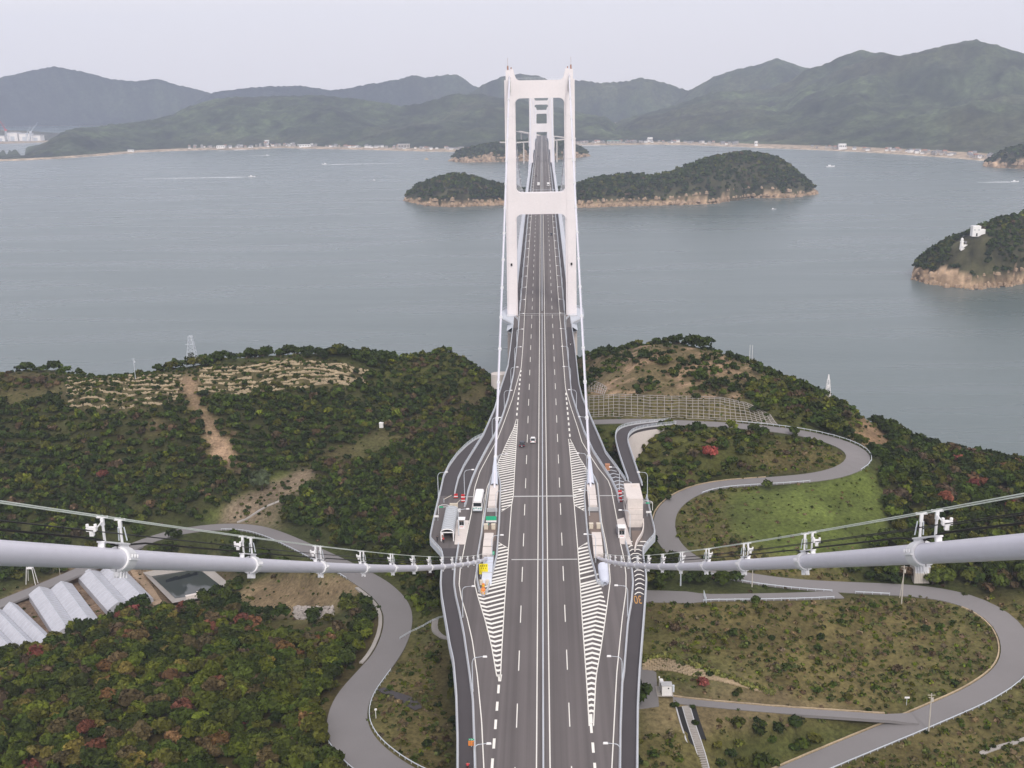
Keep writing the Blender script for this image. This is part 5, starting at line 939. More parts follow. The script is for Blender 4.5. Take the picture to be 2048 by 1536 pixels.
def bus():
    x, y = -17.4, 290.2; z = float(zd(y)); L, w, h = 9.6, 2.45, 3.25; t = thing('bus', 'white coach standing at the left bus stop, rear window towards the viewer', 'bus', (x, y, z), math.atan(.02)*-1)
    pr = [(-w/2, .45), (w/2, .45), (w/2+.02, 1.6), (w/2-.08, h-.35), (w/2-.32, h), (-w/2+.32, h), (-w/2+.08, h-.35), (-w/2-.02, 1.6)]; b = MB(); b.prismy(pr, -L/2, L/2); part('body', b, M['white'], t, world=False)
    b = MB(); b.box((0, -L/2-.02, 2.25), (w-.35, .06, 1.0)); part('rear_window', b, M['dark'], t, world=False); b = MB(); b.box((0, L/2+.02, 2.0), (w-.25, .06, 1.5)); part('windshield', b, M['dark'], t, world=False)
    for sx in (-1, 1):
        for k in range(6): b = MB(); b.box((sx*(w/2-.02), -3.9+1.5*k, 2.2), (.06, 1.35, .85)); part('side_window', b, M['dark'], t, world=False)
        for yy in (-2.9, 3.0): wheel(t, sx*1.05, yy, .48, .3)
        b = MB(); b.box((sx*.95, -L/2-.03, 1.15), (.28, .06, .5)); part('tail_light', b, M['teal'], t, world=False); b = MB(); b.box((sx*.35, -L/2-.03, 1.2-.1*sx), (.5, .06, .22)); part('grille', b, M['teal'], t, world=False)
        b = MB(); b.box((sx*1.35, L/2, 2.1), (.14, .14, .5)); part('mirror', b, M['black'], t, world=False)
    b = MB(); b.box((0, -L/2-.06, .6), (w-.1, .14, .28)); part('bumper', b, M['rail'], t, world=False); b = MB(); b.box((0, 1.5, h+.08), (1.4, 2.2, .2)); part('roof_unit', b, M['white'], t, world=False)
bus()
def person(label, x, y, z, torso, lean=0.0, sit=False, rz=0.0):
    t = thing('person', label, 'person', (x, y, z), rz)
    J = dict(pel=(0, 0, .95), che=(0, lean*.3, 1.28), nk=(0, lean*.4, 1.46), hd=(0, lean*.42, 1.56), ht=(0, lean*.42, 1.70), sl=(-.18, lean*.35, 1.40), sr=(.18, lean*.35, 1.40), el=(-.25, .05, 1.14), er=(.25, .05, 1.14), wl=(-.24, .2, .93), wr=(.24, .2, .93), kl=(-.10, .04, .50), kr=(.10, .02, .50), fl=(-.11, .0, .07), fr=(.11, -.06, .07), tl=(-.12, .16, .04), tr=(.12, .1, .04))
    if sit:
        for k, v in dict(kl=(-.16, .42, .82), kr=(.16, .42, .82), fl=(-.18, .3, .38), fr=(.18, .3, .38), tl=(-.18, .46, .36), tr=(.18, .46, .36), wl=(-.28, .5, 1.1), wr=(.28, .5, 1.1), el=(-.3, .22, 1.15), er=(.3, .22, 1.15)).items(): J[k] = v
    E = [('pel', 'che'), ('che', 'nk'), ('nk', 'hd'), ('hd', 'ht'), ('che', 'sl'), ('sl', 'el'), ('el', 'wl'), ('che', 'sr'), ('sr', 'er'), ('er', 'wr'), ('pel', 'kl'), ('kl', 'fl'), ('fl', 'tl'), ('pel', 'kr'), ('kr', 'fr'), ('fr', 'tr')]
    rad = dict(pel=.16, che=.17, nk=.06, hd=.105, ht=.07, sl=.075, sr=.075, el=.05, er=.05, wl=.04, wr=.04, kl=.075, kr=.075, fl=.05, fr=.05, tl=.045, tr=.045); ks = list(J)
    me = bpy.data.meshes.new('body'); me.from_pydata([J[k] for k in ks], [(ks.index(a), ks.index(c)) for a, c in E], []); o = link('body', me, t); md = o.modifiers.new('skin', 'SKIN'); sv = me.skin_vertices[0].data
    for i, k in enumerate(ks): sv[i].radius = (rad[k], rad[k]); sv[i].use_root = (k == 'pel')
    o.modifiers.new('sub', 'SUBSURF').levels = 1; dg = bpy.context.evaluated_depsgraph_get(); m2 = bpy.data.meshes.new_from_object(o.evaluated_get(dg)); bpy.data.objects.remove(o); o = link('body', m2, t); m2.materials.clear()
    for q in (M['cloth'], torso, M['skin']): m2.materials.append(q)
    for p in m2.polygons: c = p.center; p.material_index = 2 if c.z > 1.47 or (abs(c.x) > .2 and c.z < .97 and not sit) else (1 if c.z > .96 else 0); p.use_smooth = True
    b = MB(); b.box((0, lean*.42-.02, 1.69), (.20, .22, .10), taper=.7); part('hair', b, M['black'], t, world=False); return t
z = float(zd(266.5)); person('person in dark clothes standing left of the bus shelter mouth', -26.6, 266.3, z, M['cloth']); person('person in a red top at the mouth of the bus shelter', -25.0, 265.6, z, M['redcloth'], rz=.6)
def moped(label, x, y, rz, plabel, torso, col):
    z = float(zd(y)); t = thing('moped', label, 'moped', (x, y, z), rz); wheel(t, 0, -.55, .22, .1); wheel(t, 0, .62, .22, .1)
    b = MB(); b.prismx([(-.7, .35), (-.5, .25), (.25, .25), (.45, .75), (.6, .8), (.5, .3), (.3, .32), (.1, .36), (-.1, .72), (-.7, .74)], -.16, .16); part('body', b, M[col], t, world=False); b = MB(); b.box((0, -.35, .77), (.26, .6, .08)); part('seat', b, M['black'], t, world=False)
    b = MB(); b.tube([(-.32, .45, 1.02), (.32, .45, 1.02)], .025, 5); b.tube([(0, .62, .25), (0, .46, 1.02)], .04, 5); part('handlebar', b, M['steel'], t, world=False); b = MB(); b.box((0, .58, .86), (.16, .08, .14)); part('headlight', b, M['white'], t, world=False)
    person(plabel, x, y-.25*math.cos(rz), z-.02, M[torso], .25, True, rz)
moped('moped on the left cycle lane at the bottom edge', -12.9, 170.6, 0, 'rider in red on the moped at the bottom edge of the left cycle lane', 'redcloth', 'red'); moped('moped in the right cycle lane short of the near tower', 12.0, 470, math.pi, 'rider on the moped in the right cycle lane short of the near tower', 'cloth', 'white')
# ------------------------------------------------------------------ things standing on the near land
_gy = np.arange(110, 600, .3)
def gp(px, py, z0=40.0):
    """ground point seen at a pixel"""
    d = ray(px, py); t = _gy/d[1]; x = CAM[0]+d[0]*t; z = CAM[2]+d[2]*t; k = np.where(z <= hz_at(x, _gy))[0]; k = k[0] if len(k) else int(np.argmin(np.abs(z-hz_at(x, _gy))+(_gy > 560)*50))
    return np.array([x[k], _gy[k], float(hz_at(x[k], _gy[k]))])
# greenhouses
def greenhouse(label, a, c_, bays, w, hh=4.2, eave=2.2):
    """a: far end, c_: near end of the long axis (world xy) of the left edge; bays side by side to the right"""
    a, c_ = np.array(a), np.array(c_); d = (c_-a)/np.linalg.norm(c_-a); n = np.array([-d[1], d[0]]); L = np.linalg.norm(c_-a); z = 13.05
    t = thing('greenhouse', label, 'greenhouse', (a[0], a[1], z), group='plastic greenhouses')
    for k in range(bays):
        o = a+n*w*k; P = lambda l, u, h: (o[0]+d[0]*l+n[0]*u, o[1]+d[1]*l+n[1]*u, z+h); arc_ = [(0.02, eave)]+[(w/2-(w/2)*math.cos(q)*1.0, eave+(hh-eave)*math.sin(q)**.85) for q in np.linspace(.25, math.pi-.25, 7)]+[(w-.02, eave)]
        arc_ = [(0.02, eave), (w*.25, eave+(hh-eave)*.58), (w*.5, hh), (w*.75, eave+(hh-eave)*.58), (w-.02, eave)]
        b = MB(); b.add([P(l, u, h) for l in (0, L) for u, h in arc_], [(i, i+1, 6+i, 5+i) for i in range(4)]); rf = part('roof', b, M['glass'], t)
        b = MB()
        for l in np.linspace(0, L, int(L/2.2)+1):
            for (u0, h0), (u1, h1) in zip(arc_[:-1], arc_[1:]): b.tube([P(l, u0, h0+.04), P(l, u1, h1+.04)], .045, 4, cap=False)
        b.tube([P(0, w/2, hh+.06), P(L, w/2, hh+.06)], .07, 4); part('hoops', b, M['rail'], rf, kind='stuff')
        for l in (0.03, L-.03): b = MB(); b.add([P(l, 0.02, 0)]+[P(l, u, h) for u, h in arc_]+[P(l, w-.02, 0)], [tuple(range(7))]); part('gable', b, M['glass'], t); 
        b = MB(); b.add([P(L+.03, w/2-1, .02), P(L+.03, w/2+1, .02), P(L+.03, w/2+1, 2.1), P(L+.03, w/2-1, 2.1)], [(0, 1, 2, 3)]); part('door', b, M['glass2'], t)
        if k == 0: b = MB(); b.add([P(0, .01, 0), P(L, .01, 0), P(L, .01, eave), P(0, .01, eave)], [(0, 1, 2, 3)]); part('side_wall', b, M['glass'], t)
    b = MB(); b.add([P(0, w-.01, 0), P(L, w-.01, 0), P(L, w-.01, eave), P(0, w-.01, eave)], [(0, 1, 2, 3)]); part('side_wall', b, M['glass'], t)
def gh(label, far, near, right, bays):
    a, c_, r = G(*far, 15.2)[:2], G(*near, 15.2)[:2], G(*right, 15.2)[:2]; d = (c_-a)/np.linalg.norm(c_-a); n = np.array([-d[1], d[0]]); w = abs((r-a)@n)/bays; greenhouse(label, a, c_, bays, w)
gh('double greenhouse in the middle of the row, its left roof slopes brightest', (57, 1190), (110, 1272), (150, 1175), 2)
gh('double greenhouse at the right end of the row, beside the pond', (156, 1155), (215, 1222), (250, 1140), 2)
gh('greenhouse cut by the left edge of the photo, three narrow spans', (-62, 1240), (10, 1318), (45, 1219), 3)
# pond with concrete banks
pd = [G(*p, 13.4)[:2] for p in [(303, 1150), (398, 1136), (440, 1168), (398, 1188), (350, 1194)]]; out = [G(*p, 14.2)[:2] for p in [(286, 1146), (404, 1122), (458, 1168), (408, 1196), (345, 1207)]]
pm, t_, b_ = _mat('pond_water'); b_.inputs['Base Color'].default_value = (.05, .06, .06, 1); b_.inputs['Roughness'].default_value = .06
pad([tuple(p) for p in out], 12.2, 4)
bpy.data.objects['island_ground'].data.vertices.foreach_set('co', np.stack([gx, gy, gz], -1).astype(np.float32).ravel())
b = MB(); b.add([(p[0], p[1], 13.0) for p in pd], [tuple(range(5))[::-1]]); struct('pond_water', b, pm)
t = thing('pond_basin', 'square farm pond with pale concrete banks and a dark sluice wall', 'pond', (pd[0][0], pd[0][1], 12))
for i in range(5): j = (i+1) % 5; b = MB(); b.add([(pd[i][0], pd[i][1], 12.9), (pd[j][0], pd[j][1], 12.9), (out[j][0], out[j][1], 14.4), (out[i][0], out[i][1], 14.4)], [(0, 1, 2, 3)]); part('bank', b, M['conc'], t)
a, c_ = G(332, 1163, 13.2), G(395, 1148, 13.2); q = np.linspace(0, 1, 9); P = a+(c_-a)*q[:, None]; b = MB()
for i in range(8): b.box((*((P[i]+P[i+1])/2)[:2], 13.35+.25*(i % 3)*.3), (np.linalg.norm(P[i+1]-P[i])*1.05, .5+.2*(i % 2), .8+.25*(i % 3)), math.atan2(c_[1]-a[1], c_[0]-a[0]))
part('sluice_wall', b, M['dark'], t)
p = G(385, 1190, 14.5); b = MB(); b.box((p[0], p[1], 14.0), (4.5, 1.2, 1.4), .5); b.box((p[0]+1.5, p[1]+1.5, 14.2), (1.0, 1.0, 1.6), .5); part('outlet', b, M['pconc'], t)
# concrete drains and tracks beside the pond
for pts, w_, nm in (([(268, 1140), (300, 1180), (318, 1210)], 1.6, 'farm_track'), ([(412, 1134), (440, 1158), (462, 1176)], .9, 'farm_track'), ([(555, 1040), (520, 1022), (480, 1040)][::-1], .7, 'orchard_path')):
    P = smooth_line([gp(*p, 15 if w_ > .8 else 28) for p in pts], 1.5)
    if nm == 'orchard_path': P = smooth_line([gp(*p, 28) for p in [(474, 1045), (510, 1026), (545, 1009), (572, 998)]], 1.5)
    P[:, 2] = hz_at(P[:, 0], P[:, 1])+.18; ribbon(nm, P, w_, M['conc'] if w_ < 1 else M['dirt'])
# stone heap
p = gp(625, 1230, 24); t = thing('stone_heap', 'heap of pale rubble at the lower edge of the dry field', 'stone heap', tuple(p)); rb = MB(); rb.add([(-.5, -.4, 0), (.5, -.5, 0), (.4, .5, 0), (-.4, .45, 0), (-.3, -.25, .6), (.35, -.2, .7), (.2, .3, .55), (-.25, .3, .65)], [(3, 2, 1, 0), (4, 5, 6, 7), (0, 1, 5, 4), (1, 2, 6, 5), (2, 3, 7, 6), (3, 0, 4, 7)]); rme = rb.mesh('stone', M['rubble'])
for k in range(230):
    q = gp(590+75*rs.rand(), 1216+24*rs.rand(), 24); o = link('stone', rme, t, (q[0]-p[0], q[1]-p[1], q[2]-p[2]-.1+.5*rs.rand())); o.rotation_euler = (rs.rand()-.5, rs.rand()-.5, rs.rand()*6); o.scale = [.6+.7*rs.rand()]*3
# masts, poles, pylons
def lattice(b, w0, w1, h, n, r=.09, x0=0, y0=0):
    lv = [(w0+(w1-w0)*i/n, h*i/n) for i in range(n+1)]; c4 = lambda w, z: [np.array([sx*w/2+x0, sy*w/2+y0, z]) for sx, sy in ((-1, -1), (1, -1), (1, 1), (-1, 1))]
    for i in range(n):
        A_, B_ = c4(*lv[i]), c4(*lv[i+1])
        for k in range(4): b.tube([A_[k], B_[k]], r*1.5, 4); b.tube([A_[k], B_[(k+1) % 4]], r*.8, 4); b.tube([A_[(k+1) % 4], B_[k]], r*.8, 4); b.tube([B_[k], B_[(k+1) % 4]], r*.9, 4)
p = gp(386, 732, 60); tp = A(382, 672, p[1])[2]; t = thing('lattice_pylon', 'pale steel lattice pylon on the left ridge above the earth scar', 'pylon', tuple(p)); b = MB(); lattice(b, 5.0, 1.3, tp-p[2], 8, .075); part('mast', b, M['rail'], t, world=False)
b = MB(); h = tp-p[2]; b.tube([(-2.6, 0, h*.72), (1.6, 0, h*.72)], .12, 5); b.tube([(-1.2, 0, h*.97), (1.2, 0, h*.97)], .12, 5); part('crossarm', b, M['rail'], t, world=False)
def pole(label, px, pyb, pyt, arms=True, z0=40, r=.16, mm='pole', lean=0.0, cat='utility pole', nm='utility_pole', g_=None):
    p = gp(px, pyb, z0); h = A(px, pyt, p[1])[2]-p[2]; t = thing(nm, label, cat, tuple(p), group=g_); b = MB(); b.tube([(0, 0, -.5), (lean, 0, h)], [r, r*.65], 8); part('shaft', b, M[mm], t, world=False)
    if arms: b = MB(); b.tube([(-.8+lean, 0, h-.4), (.8+lean, 0, h-.4)], .06, 5); b.tube([(-.6+lean, 0, h-1.0), (.6+lean, 0, h-1.0)], .05, 5); b.box((.35+lean, .2, h-1.7), (.4, .4, .7)); part('crossarm', b, M[mm], t, world=False)
    return t
pole('concrete utility pole beside the road under the right cable, with a stay pole', 1803, 1207, 1131, z0=43); pole('slanting stay pole beside the concrete pole under the right cable', 1799, 1196, 1140, False, 43, .1, lean=.7)
pole('concrete utility pole beside the lower right road', 1857, 1464, 1387, z0=33); pole('grey pole standing by the yard gate below the right cable', 1361, 1172, 1136, False, 48, .22, 'rail'); pole('pole at the roadside below the right cable', 1504, 1174, 1140, False, 47)
pole('small white pole on the left terraces', 271, 758, 716, True, 55, .14, 'rail'); pole('thin pole behind the greenhouses', 122, 1164, 1136, False, 15, .11)
for x, lb in ((1499, 'left of the two thin masts on the right ridge'), (1504, 'right of the two thin masts on the right ridge')): pole(lb, x, 724, 690, False, 73, .1, 'white', cat='mast', nm='mast')
p = gp(64, 1168, 15); h = A(64, 1128, p[1])[2]-p[2]; t = thing('steel_trestle', 'white steel trestle stand with splayed legs behind the greenhouses', 'trestle', tuple(p))
for k, (x, y) in enumerate(((-1.7, -1), (1.7, -1), (1.7, 1), (-1.7, 1))): b = MB(); b.tube([(x, y, -.3), (x*.45, y*.45, h)], .12, 6); part('leg', b, M['white'], t, world=False)
b = MB(); b.box((0, 0, h*.80), (2.0, 1.4, .3)); b.box((0, 0, h+.2), (1.5, 1.2, .9)); part('platform', b, M['white'], t, world=False)
# roadside bits
p = gp(1838, 1160, 45); t = thing('shed', 'small grey ribbed shed just below the right main cable', 'shed', tuple(p)); h = 4.6
b = MB(); b.box((0, 0, h/2), (4.0, 4.4, h)); part('wall', b, M['pole'], t, world=False); b = MB(); b.box((0, 0, h+.08), (4.3, 4.7, .16)); part('roof', b, M['kerb'], t, world=False)
for k in range(9): b = MB(); b.box((-1.8+.45*k, -2.22, h/2), (.07, .06, h-.3)); part('rib', b, M['conc'], t, world=False)
for k in range(8): b = MB(); b.box((-2.02, -1.9+.54*k, h/2), (.06, .07, h-.3)); part('rib', b, M['conc'], t, world=False)
p = gp(1330, 1390, 43.7); p[2] = 43.74; t = thing('pump_house', 'white machine housing with silver tanks behind it in the yard by the bridge', 'machine housing', tuple(p)); 
b = MB(); b.box((-.1, .6, .06), (3.6, 4.4, .12)); part('plinth', b, M['conc'], t, world=False); b = MB(); b.box((.25, -.5, 1.3), (2.2, 1.7, 2.4)); part('housing', b, M['white'], t, world=False); b = MB(); b.box((.25, -.5, 2.55), (2.4, 1.9, .14)); part('roof', b, M['kerb'], t, world=False); b = MB(); b.box((.6, -1.37, 1.9), (.3, .04, .3)); part('vent', b, M['dark'], t, world=False)
for k in range(3): b = MB(); b.tube([(-.6, 1.0+.75*k, .12), (-.6, 1.0+.75*k, 2.0)], .42, 12); part('tank', b, M['white'], t, world=False)
b = MB(); b.tube([(-1.3, .4, .1), (-1.3, .4, 3.6)], .05, 5); b.box((-1.3, .4, 3.7), (.3, .3, .3)); part('lamp', b, M['white'], t, world=False); b = MB(); b.box((1.9, .4, .9), (.4, .5, 1.6)); part('meter_box', b, M['rail'], t, world=False)
# brick-stepped slope wall and stairway
def slope_wall():
    top = [(1284, 1322), (1325, 1314), (1360, 1322), (1400, 1340), (1440, 1352), (1480, 1366), (1520, 1380), (1540, 1388)]; bot = [(1284, 1340), (1325, 1340), (1360, 1346), (1400, 1356), (1440, 1362), (1480, 1373), (1520, 1384), (1540, 1390)]
    B = np.array([gp(*p, 44) for p in bot]); T = np.array([gp(*p, 45) for p in top]); t = thing('slope_wall', 'low sloping wall of tan stepped blocks with plants along its crest', 'retaining wall', tuple(B[0])); n = 0
    B = resamp(B, .5); T = np.stack([np.interp(np.linspace(0, 1, len(B)), np.linspace(0, 1, len(T)), T[:, k]) for k in range(3)], 1)
    for r in range(7):
        P = B+(T-B)*(r/7.0); P = P.copy(); P[:, 2] = hz_at(P[:, 0], P[:, 1])+.02; P = resamp(P, 1.15)
        if r % 2: P = (P[:-1]+P[1:])/2
        for i in range(len(P)-1):
            q0, q1 = P[i], P[i+1]; c_ = (q0+q1)/2; L = np.linalg.norm((q1-q0)[:2])
            if np.linalg.norm((T-B)[min(int(i/len(P)*len(B)), len(B)-1)]) < .28*(r+1): continue
            bb = MB(); bb.box((0, 0, 0), (L*.86, .42, .34)) if n == 0 else None
            if n == 0: me = bb.mesh('block', M['stone']); slope_wall.me = me
            o = link('block', slope_wall.me, t, tuple(c_+[0, 0, .1]-B[0])); o.rotation_euler = (0, 0, math.atan2(q1[1]-q0[1], q1[0]-q0[0])); n += 1
            if n > 290: return
slope_wall()
def stairway():
    P = smooth_line([gp(1372, 1416, 42), gp(1380, 1445, 41), gp(1392, 1480, 40), gp(1408, 1530, 38.5), gp(1425, 1590, 36)], .5); P[:, 2] = hz_at(P[:, 0], P[:, 1])
    P[:, 2] = np.convolve(np.r_[[P[0, 2]]*4, P[:, 2], [P[-1, 2]]*4], np.ones(9)/9, 'valid')+.28; t = thing('stairway', 'concrete stairway running down the bank between dark side strips', 'stairs', tuple(P[0])); sb = MB(); sb.box((0, 0, 0), (1.5, .40, .22)); me = sb.mesh('step', M['conc']); rz = math.atan2(P[-1, 1]-P[0, 1], P[-1, 0]-P[0, 0])-math.pi/2
    for i in range(0, len(P)): o = link('step', me, t, tuple(P[i]-P[0])); o.rotation_euler = (0, 0, rz)
    for s, w0, w1, mm, nm in ((-1, .8, 2.1, 'black', 'side_strip'), (1, .8, 2.1, 'black', 'side_strip'), (-1, .76, .95, 'kerb', 'kerb'), (1, .76, .95, 'kerb', 'kerb'), (1, 2.1, 2.4, 'kerb', 'kerb')):
        n = np.array([math.cos(rz), math.sin(rz), 0]); Q = P[:22] if (s < 0 and nm == 'side_strip') else P; a = Q+n*s*w0; c_ = Q+n*s*w1; a = a.copy(); c_ = c_.copy(); dz = .02 if mm == 'black' else .12; b = MB(); b.strip(a+[0, 0, dz], c_+[0, 0, dz]); b.strip(a+[0, 0, dz], a-[0, 0, 1.0]); b.strip(c_+[0, 0, dz], c_-[0, 0, 1.2]); part(nm, b, M[mm], t)
stairway()
# framed concrete slope (a grid of beams) behind the upper road
def grid_slope(label, top, bot, nx, ny, w=.42):
    T = np.array([gp(*p, 68) for p in top]); B = np.array([gp(*p, 63) for p in bot]); t = thing('slope_frame', label, 'slope frame', tuple(B[0]))
    li = lambda L, u: np.array([np.interp(u, np.linspace(0, 1, len(L)), L[:, k]) for k in range(3)])
    def ln(a, c_, n, nm, ww):
        P = a+(c_-a)*np.linspace(0, 1, n)[:, None]; P[:, 2] = hz_at(P[:, 0], P[:, 1])+.18; b = MB(); b.tube(P, ww*.6, 4); part(nm, b, M['conc'], t)
    for u in np.linspace(0, 1, nx): ln(li(B, u), li(T, u), 8, 'rib', w)
    for v in np.linspace(0, 1, ny):
        b = MB(); P = np.array([li(B, u)*(1-v)+li(T, u)*v for u in np.linspace(0, 1, 50)]); P[:, 2] = hz_at(P[:, 0], P[:, 1])+.18; b.tube(P, w*.6, 4); part('beam', b, M['conc'], t)
grid_slope('wide concrete lattice frame holding the slope behind the upper road', [(1178, 794), (1232, 790), (1300, 792), (1380, 794), (1440, 796), (1490, 806), (1540, 830)], [(1178, 835), (1232, 834), (1300, 834), (1380, 838), (1440, 841), (1500, 845), (1556, 851)], 34, 9, .19)
grid_slope('small concrete lattice frame high on the bank beside the right deck rail', [(1178, 765), (1200, 768), (1214, 777)], [(1178, 784), (1195, 787), (1208, 790)], 8, 5, .18)
# low kerb walls and guard rails along the island roads
for nm, side, a, c_, lb, kind in (('upper_road', 0, .16, .30, 'white guard rail outside the far hairpin of the right road', 'g'), ('upper_road', 0, .33, .42, 'white guard rail along the outer edge of the road below the far hairpin', 'g'), ('upper_road', 1, .55, .635, 'white guard rail between the right road and the anchorage road', 'g'), ('upper_road', 1, .645, .675, 'short white rail along the right road near the concrete pole', 'g'), ('upper_road', 0, .80, .97, 'white guard rail on the outer edge of the lower right road', 'g'), ('anchorage_road', 1, .36, .98, 'white guard rail edging the anchorage road', 'g'), ('west_road', 1, .34, .60, 'white rail on the outer side of the left road behind the cable', 'g'), ('west_road', 0, .80, 1.0, 'pale guard rail outside the bend at the bottom of the left road', 'g'), ('west_road', 1, .9, 1.0, 'guard rail inside the bend at the bottom of the left road', 'g'), ('upper_road', 1, .72, .99, 'low tan kerb inside the lower right road', 'k'), ('lower_path', 0, 0.05, .95, 'low tan kerb on the upper side of the lower path', 'k'), ('upper_road', 1, .36, .5, 'low tan kerb inside the middle bend of the right road', 'k'), ('west_road', 1, .62, .80, 'pale concrete gutter wall along the outside of the left bend', 'w')):
    E_ = EDGE[nm][1 if side == 0 else 2]; n = len(E_); P = resamp(E_[int(a*n):max(int(c_*n), int(a*n)+3)], 2.0)
    cen = EDGE[nm][0]; dirn = P[:, :2]-np.array([cen[np.argmin(((cen[:, :2]-p[:2])**2).sum(1))][:2] for p in P]); dirn /= np.linalg.norm(dirn, axis=1)[:, None]+1e-9
    P[:, :2] += dirn*(.45 if kind != 'w' else .9)
    if kind == 'g': guardrail(lb, P, .8, (.62,), None, .11, 2.0, 'guard rails along the island roads', name='guardrail')
    elif kind == 'k': b = MB(); b.sweep(P, [(-.16, -.4), (.16, -.4), (.16, .14), (-.16, .14)]); single('kerb', b, M['stone'], lb, 'kerb', tuple(P[0]), 'low kerbs along the island roads')
    else: b = MB(); b.sweep(P, [(-.5, -.5), (.5, -.5), (.5, .15), (.3, .2), (-.5, .08)]); single('gutter', b, M['conc'], lb, 'gutter', tuple(P[0]))
# dry-stone terrace walls on the left hill
def terraces(top, bot, n, key):
    T = resamp([gp(*p, 55) for p in top], .8); B = resamp([gp(*p, 50) for p in bot], .8); N = 170
    li = lambda L: np.stack([np.interp(np.linspace(0, 1, N), np.linspace(0, 1, len(L)), L[:, k]) for k in range(3)], 1); T, B = li(T), li(B)
    for k in range(n):
        P = T+(B-T)*((k+.25)/n); P[:, 1] += (vnoise(np.arange(N)/14.0, k*5.0, 7)-.5)*1.6; P[:, 2] = hz_at(P[:, 0], P[:, 1]); keep = (vnoise(np.arange(N)/11.0, k*3.3+key, 5) > .26) & (rs.rand(N) > .03); i = 0
        while i < N:
            j = i
            while j < N and keep[j]: j += 1
            if j-i >= 4:
                q = P[i:j].copy(); b = MB(); w = .25; m = len(q); b.sweep(q, [(-w, -.9), (w, -.9), (w*.8, .55), (-w*.8, .6)]); hh = .5*rs.rand(m)-.25+.5*(vnoise(np.arange(m)/4.0, k, 3)-.5)
                for u in range(m):
                    for c in range(4): v = list(b.v[u*4+c]); v[1] += (rs.rand()-.5)*.3; v[2] += hh[u]*(c > 1); b.v[u*4+c] = tuple(v)
                single('terrace_wall', b, M['tstone'], 'tan stone terrace wall crossing the left hillside, '+key_nm[key], 'terrace wall', tuple(q[0]), 'terrace walls on the left hillside')
            i = j+1
key_nm = {0: 'left of the earth scar', 1: 'right of the earth scar'}
terraces([(130, 757), (200, 753), (270, 753), (330, 751), (366, 753)], [(140, 824), (200, 830), (250, 832), (330, 818), (362, 803)], 8, 0); terraces([(400, 738), (450, 735), (520, 730), (600, 717), (660, 729), (738, 746)], [(395, 798), (450, 798), (520, 790), (600, 783), (700, 774), (742, 768)], 9, 1)
# bits: tiny hut, cliff-top marker, rocks
p = gp(763, 855, 44); b = MB(); b.box((p[0], p[1], p[2]+1), (1.6, 1.4, 2.0)); b.box((p[0], p[1], p[2]+2.1), (1.9, 1.7, .25), taper=.5); single('hut', b, M['white'], 'tiny white hut alone in the left wood', 'hut', tuple(p))
p = gp(1656, 778, 62); h = A(1656, 749, p[1])[2]-p[2]; t = thing('light_beacon', 'pale stepped beacon tower standing on the right headland crest', 'beacon', tuple(p)); b = MB(); b.box((0, 0, h*.1), (2.2, 2.0, h*.24), taper=.85); part('base', b, M['pconc'], t, world=False); b = MB(); lattice(b, 2.0, .8, h*.8, 4, .07); part('frame', b, M['white'], t, world=False); b = MB(); b.tube([(0, 0, h*.8), (0, 0, h)], [.45, .2], 6); b.box((0, 0, h*.5), (.9, .8, h*.12)); part('lantern', b, M['white'], t, world=False)
for k, (px, py, s) in enumerate(((1752, 880, 5), (1762, 884, 4), (1745, 874, 4.5), (1757, 874, 3), (1738, 868, 4), (1730, 858, 5))):
    p = G(px, py, 2.5); b = MB(); n = 7; V = [(p[0]+s*.7*math.cos(a)*(.7+.5*rs.rand()), p[1]+s*.7*math.sin(a)*(.7+.5*rs.rand()), z_) for z_ in (-2, 2.5+s*.3) for a in np.linspace(0, 6.28, n+1)[:-1]]+[(p[0], p[1], 3.5+s*.7)]; b.add(V, [(q, (q+1) % n, n+(q+1) % n, n+q) for q in range(n)]+[(n+q, n+(q+1) % n, 2*n) for q in range(n)]); single('shore_rock', b, M['rubble'], 'dark rock standing in the sea off the right headland', 'rock', tuple(p), 'rocks off the right headland')
p = gp(752, 1437, 41); t = thing('marker_post', 'small white post with a lamp in the grass beside the left road', 'post', tuple(p)); b = MB(); b.tube([(0, 0, 0), (0, 0, 2.2)], .09, 6); part('shaft', b, M['white'], t, world=False); b = MB(); b.box((.05, -.1, 2.2), (.5, .4, .3)); part('lamp', b, M['white'], t, world=False)
p = gp(1813, 1412, 37); sign('small white sign on a post at the fork of lower path and road', (p[0], p[1], p[2]+2.0), 1.1, .4, 'white', p[2], posts=(0,))
p = gp(1410, 1200, 48); t = thing('yard_gate', 'pale steel gate across the anchorage road', 'gate', tuple(p)); b = MB()
for k in range(9): b.tube([(0, -2.4+.6*k, 0), (0, -2.4+.6*k, 1.5)], .05, 4)
b.tube([(0, -2.4, 1.5), (0, 2.4, 1.5)], .07, 4); b.tube([(0, -2.4, .2), (0, 2.4, .2)], .06, 4); part('leaf', b, M['rail'], t, world=False)
P = smooth_line([gp(x, y, 40) for x, y in [(800, 1283), (835, 1262), (866, 1247), (893, 1238)]], 1.5); P[:, 2] = hz_at(P[:, 0], P[:, 1])+.5; guardrail('white handrail climbing the bank from the left road to the viaduct', P, .6, (.3, .6), None, .06, 2.0, 'guard rails along the island roads')
P = smooth_line([gp(x, y, 31) for x, y in [(1960, 1510), (2000, 1495), (2048, 1480), (2090, 1468)]], 2); P[:, 2] = hz_at(P[:, 0], P[:, 1])+.15; ribbon('footpath', P, .6, M['conc'])
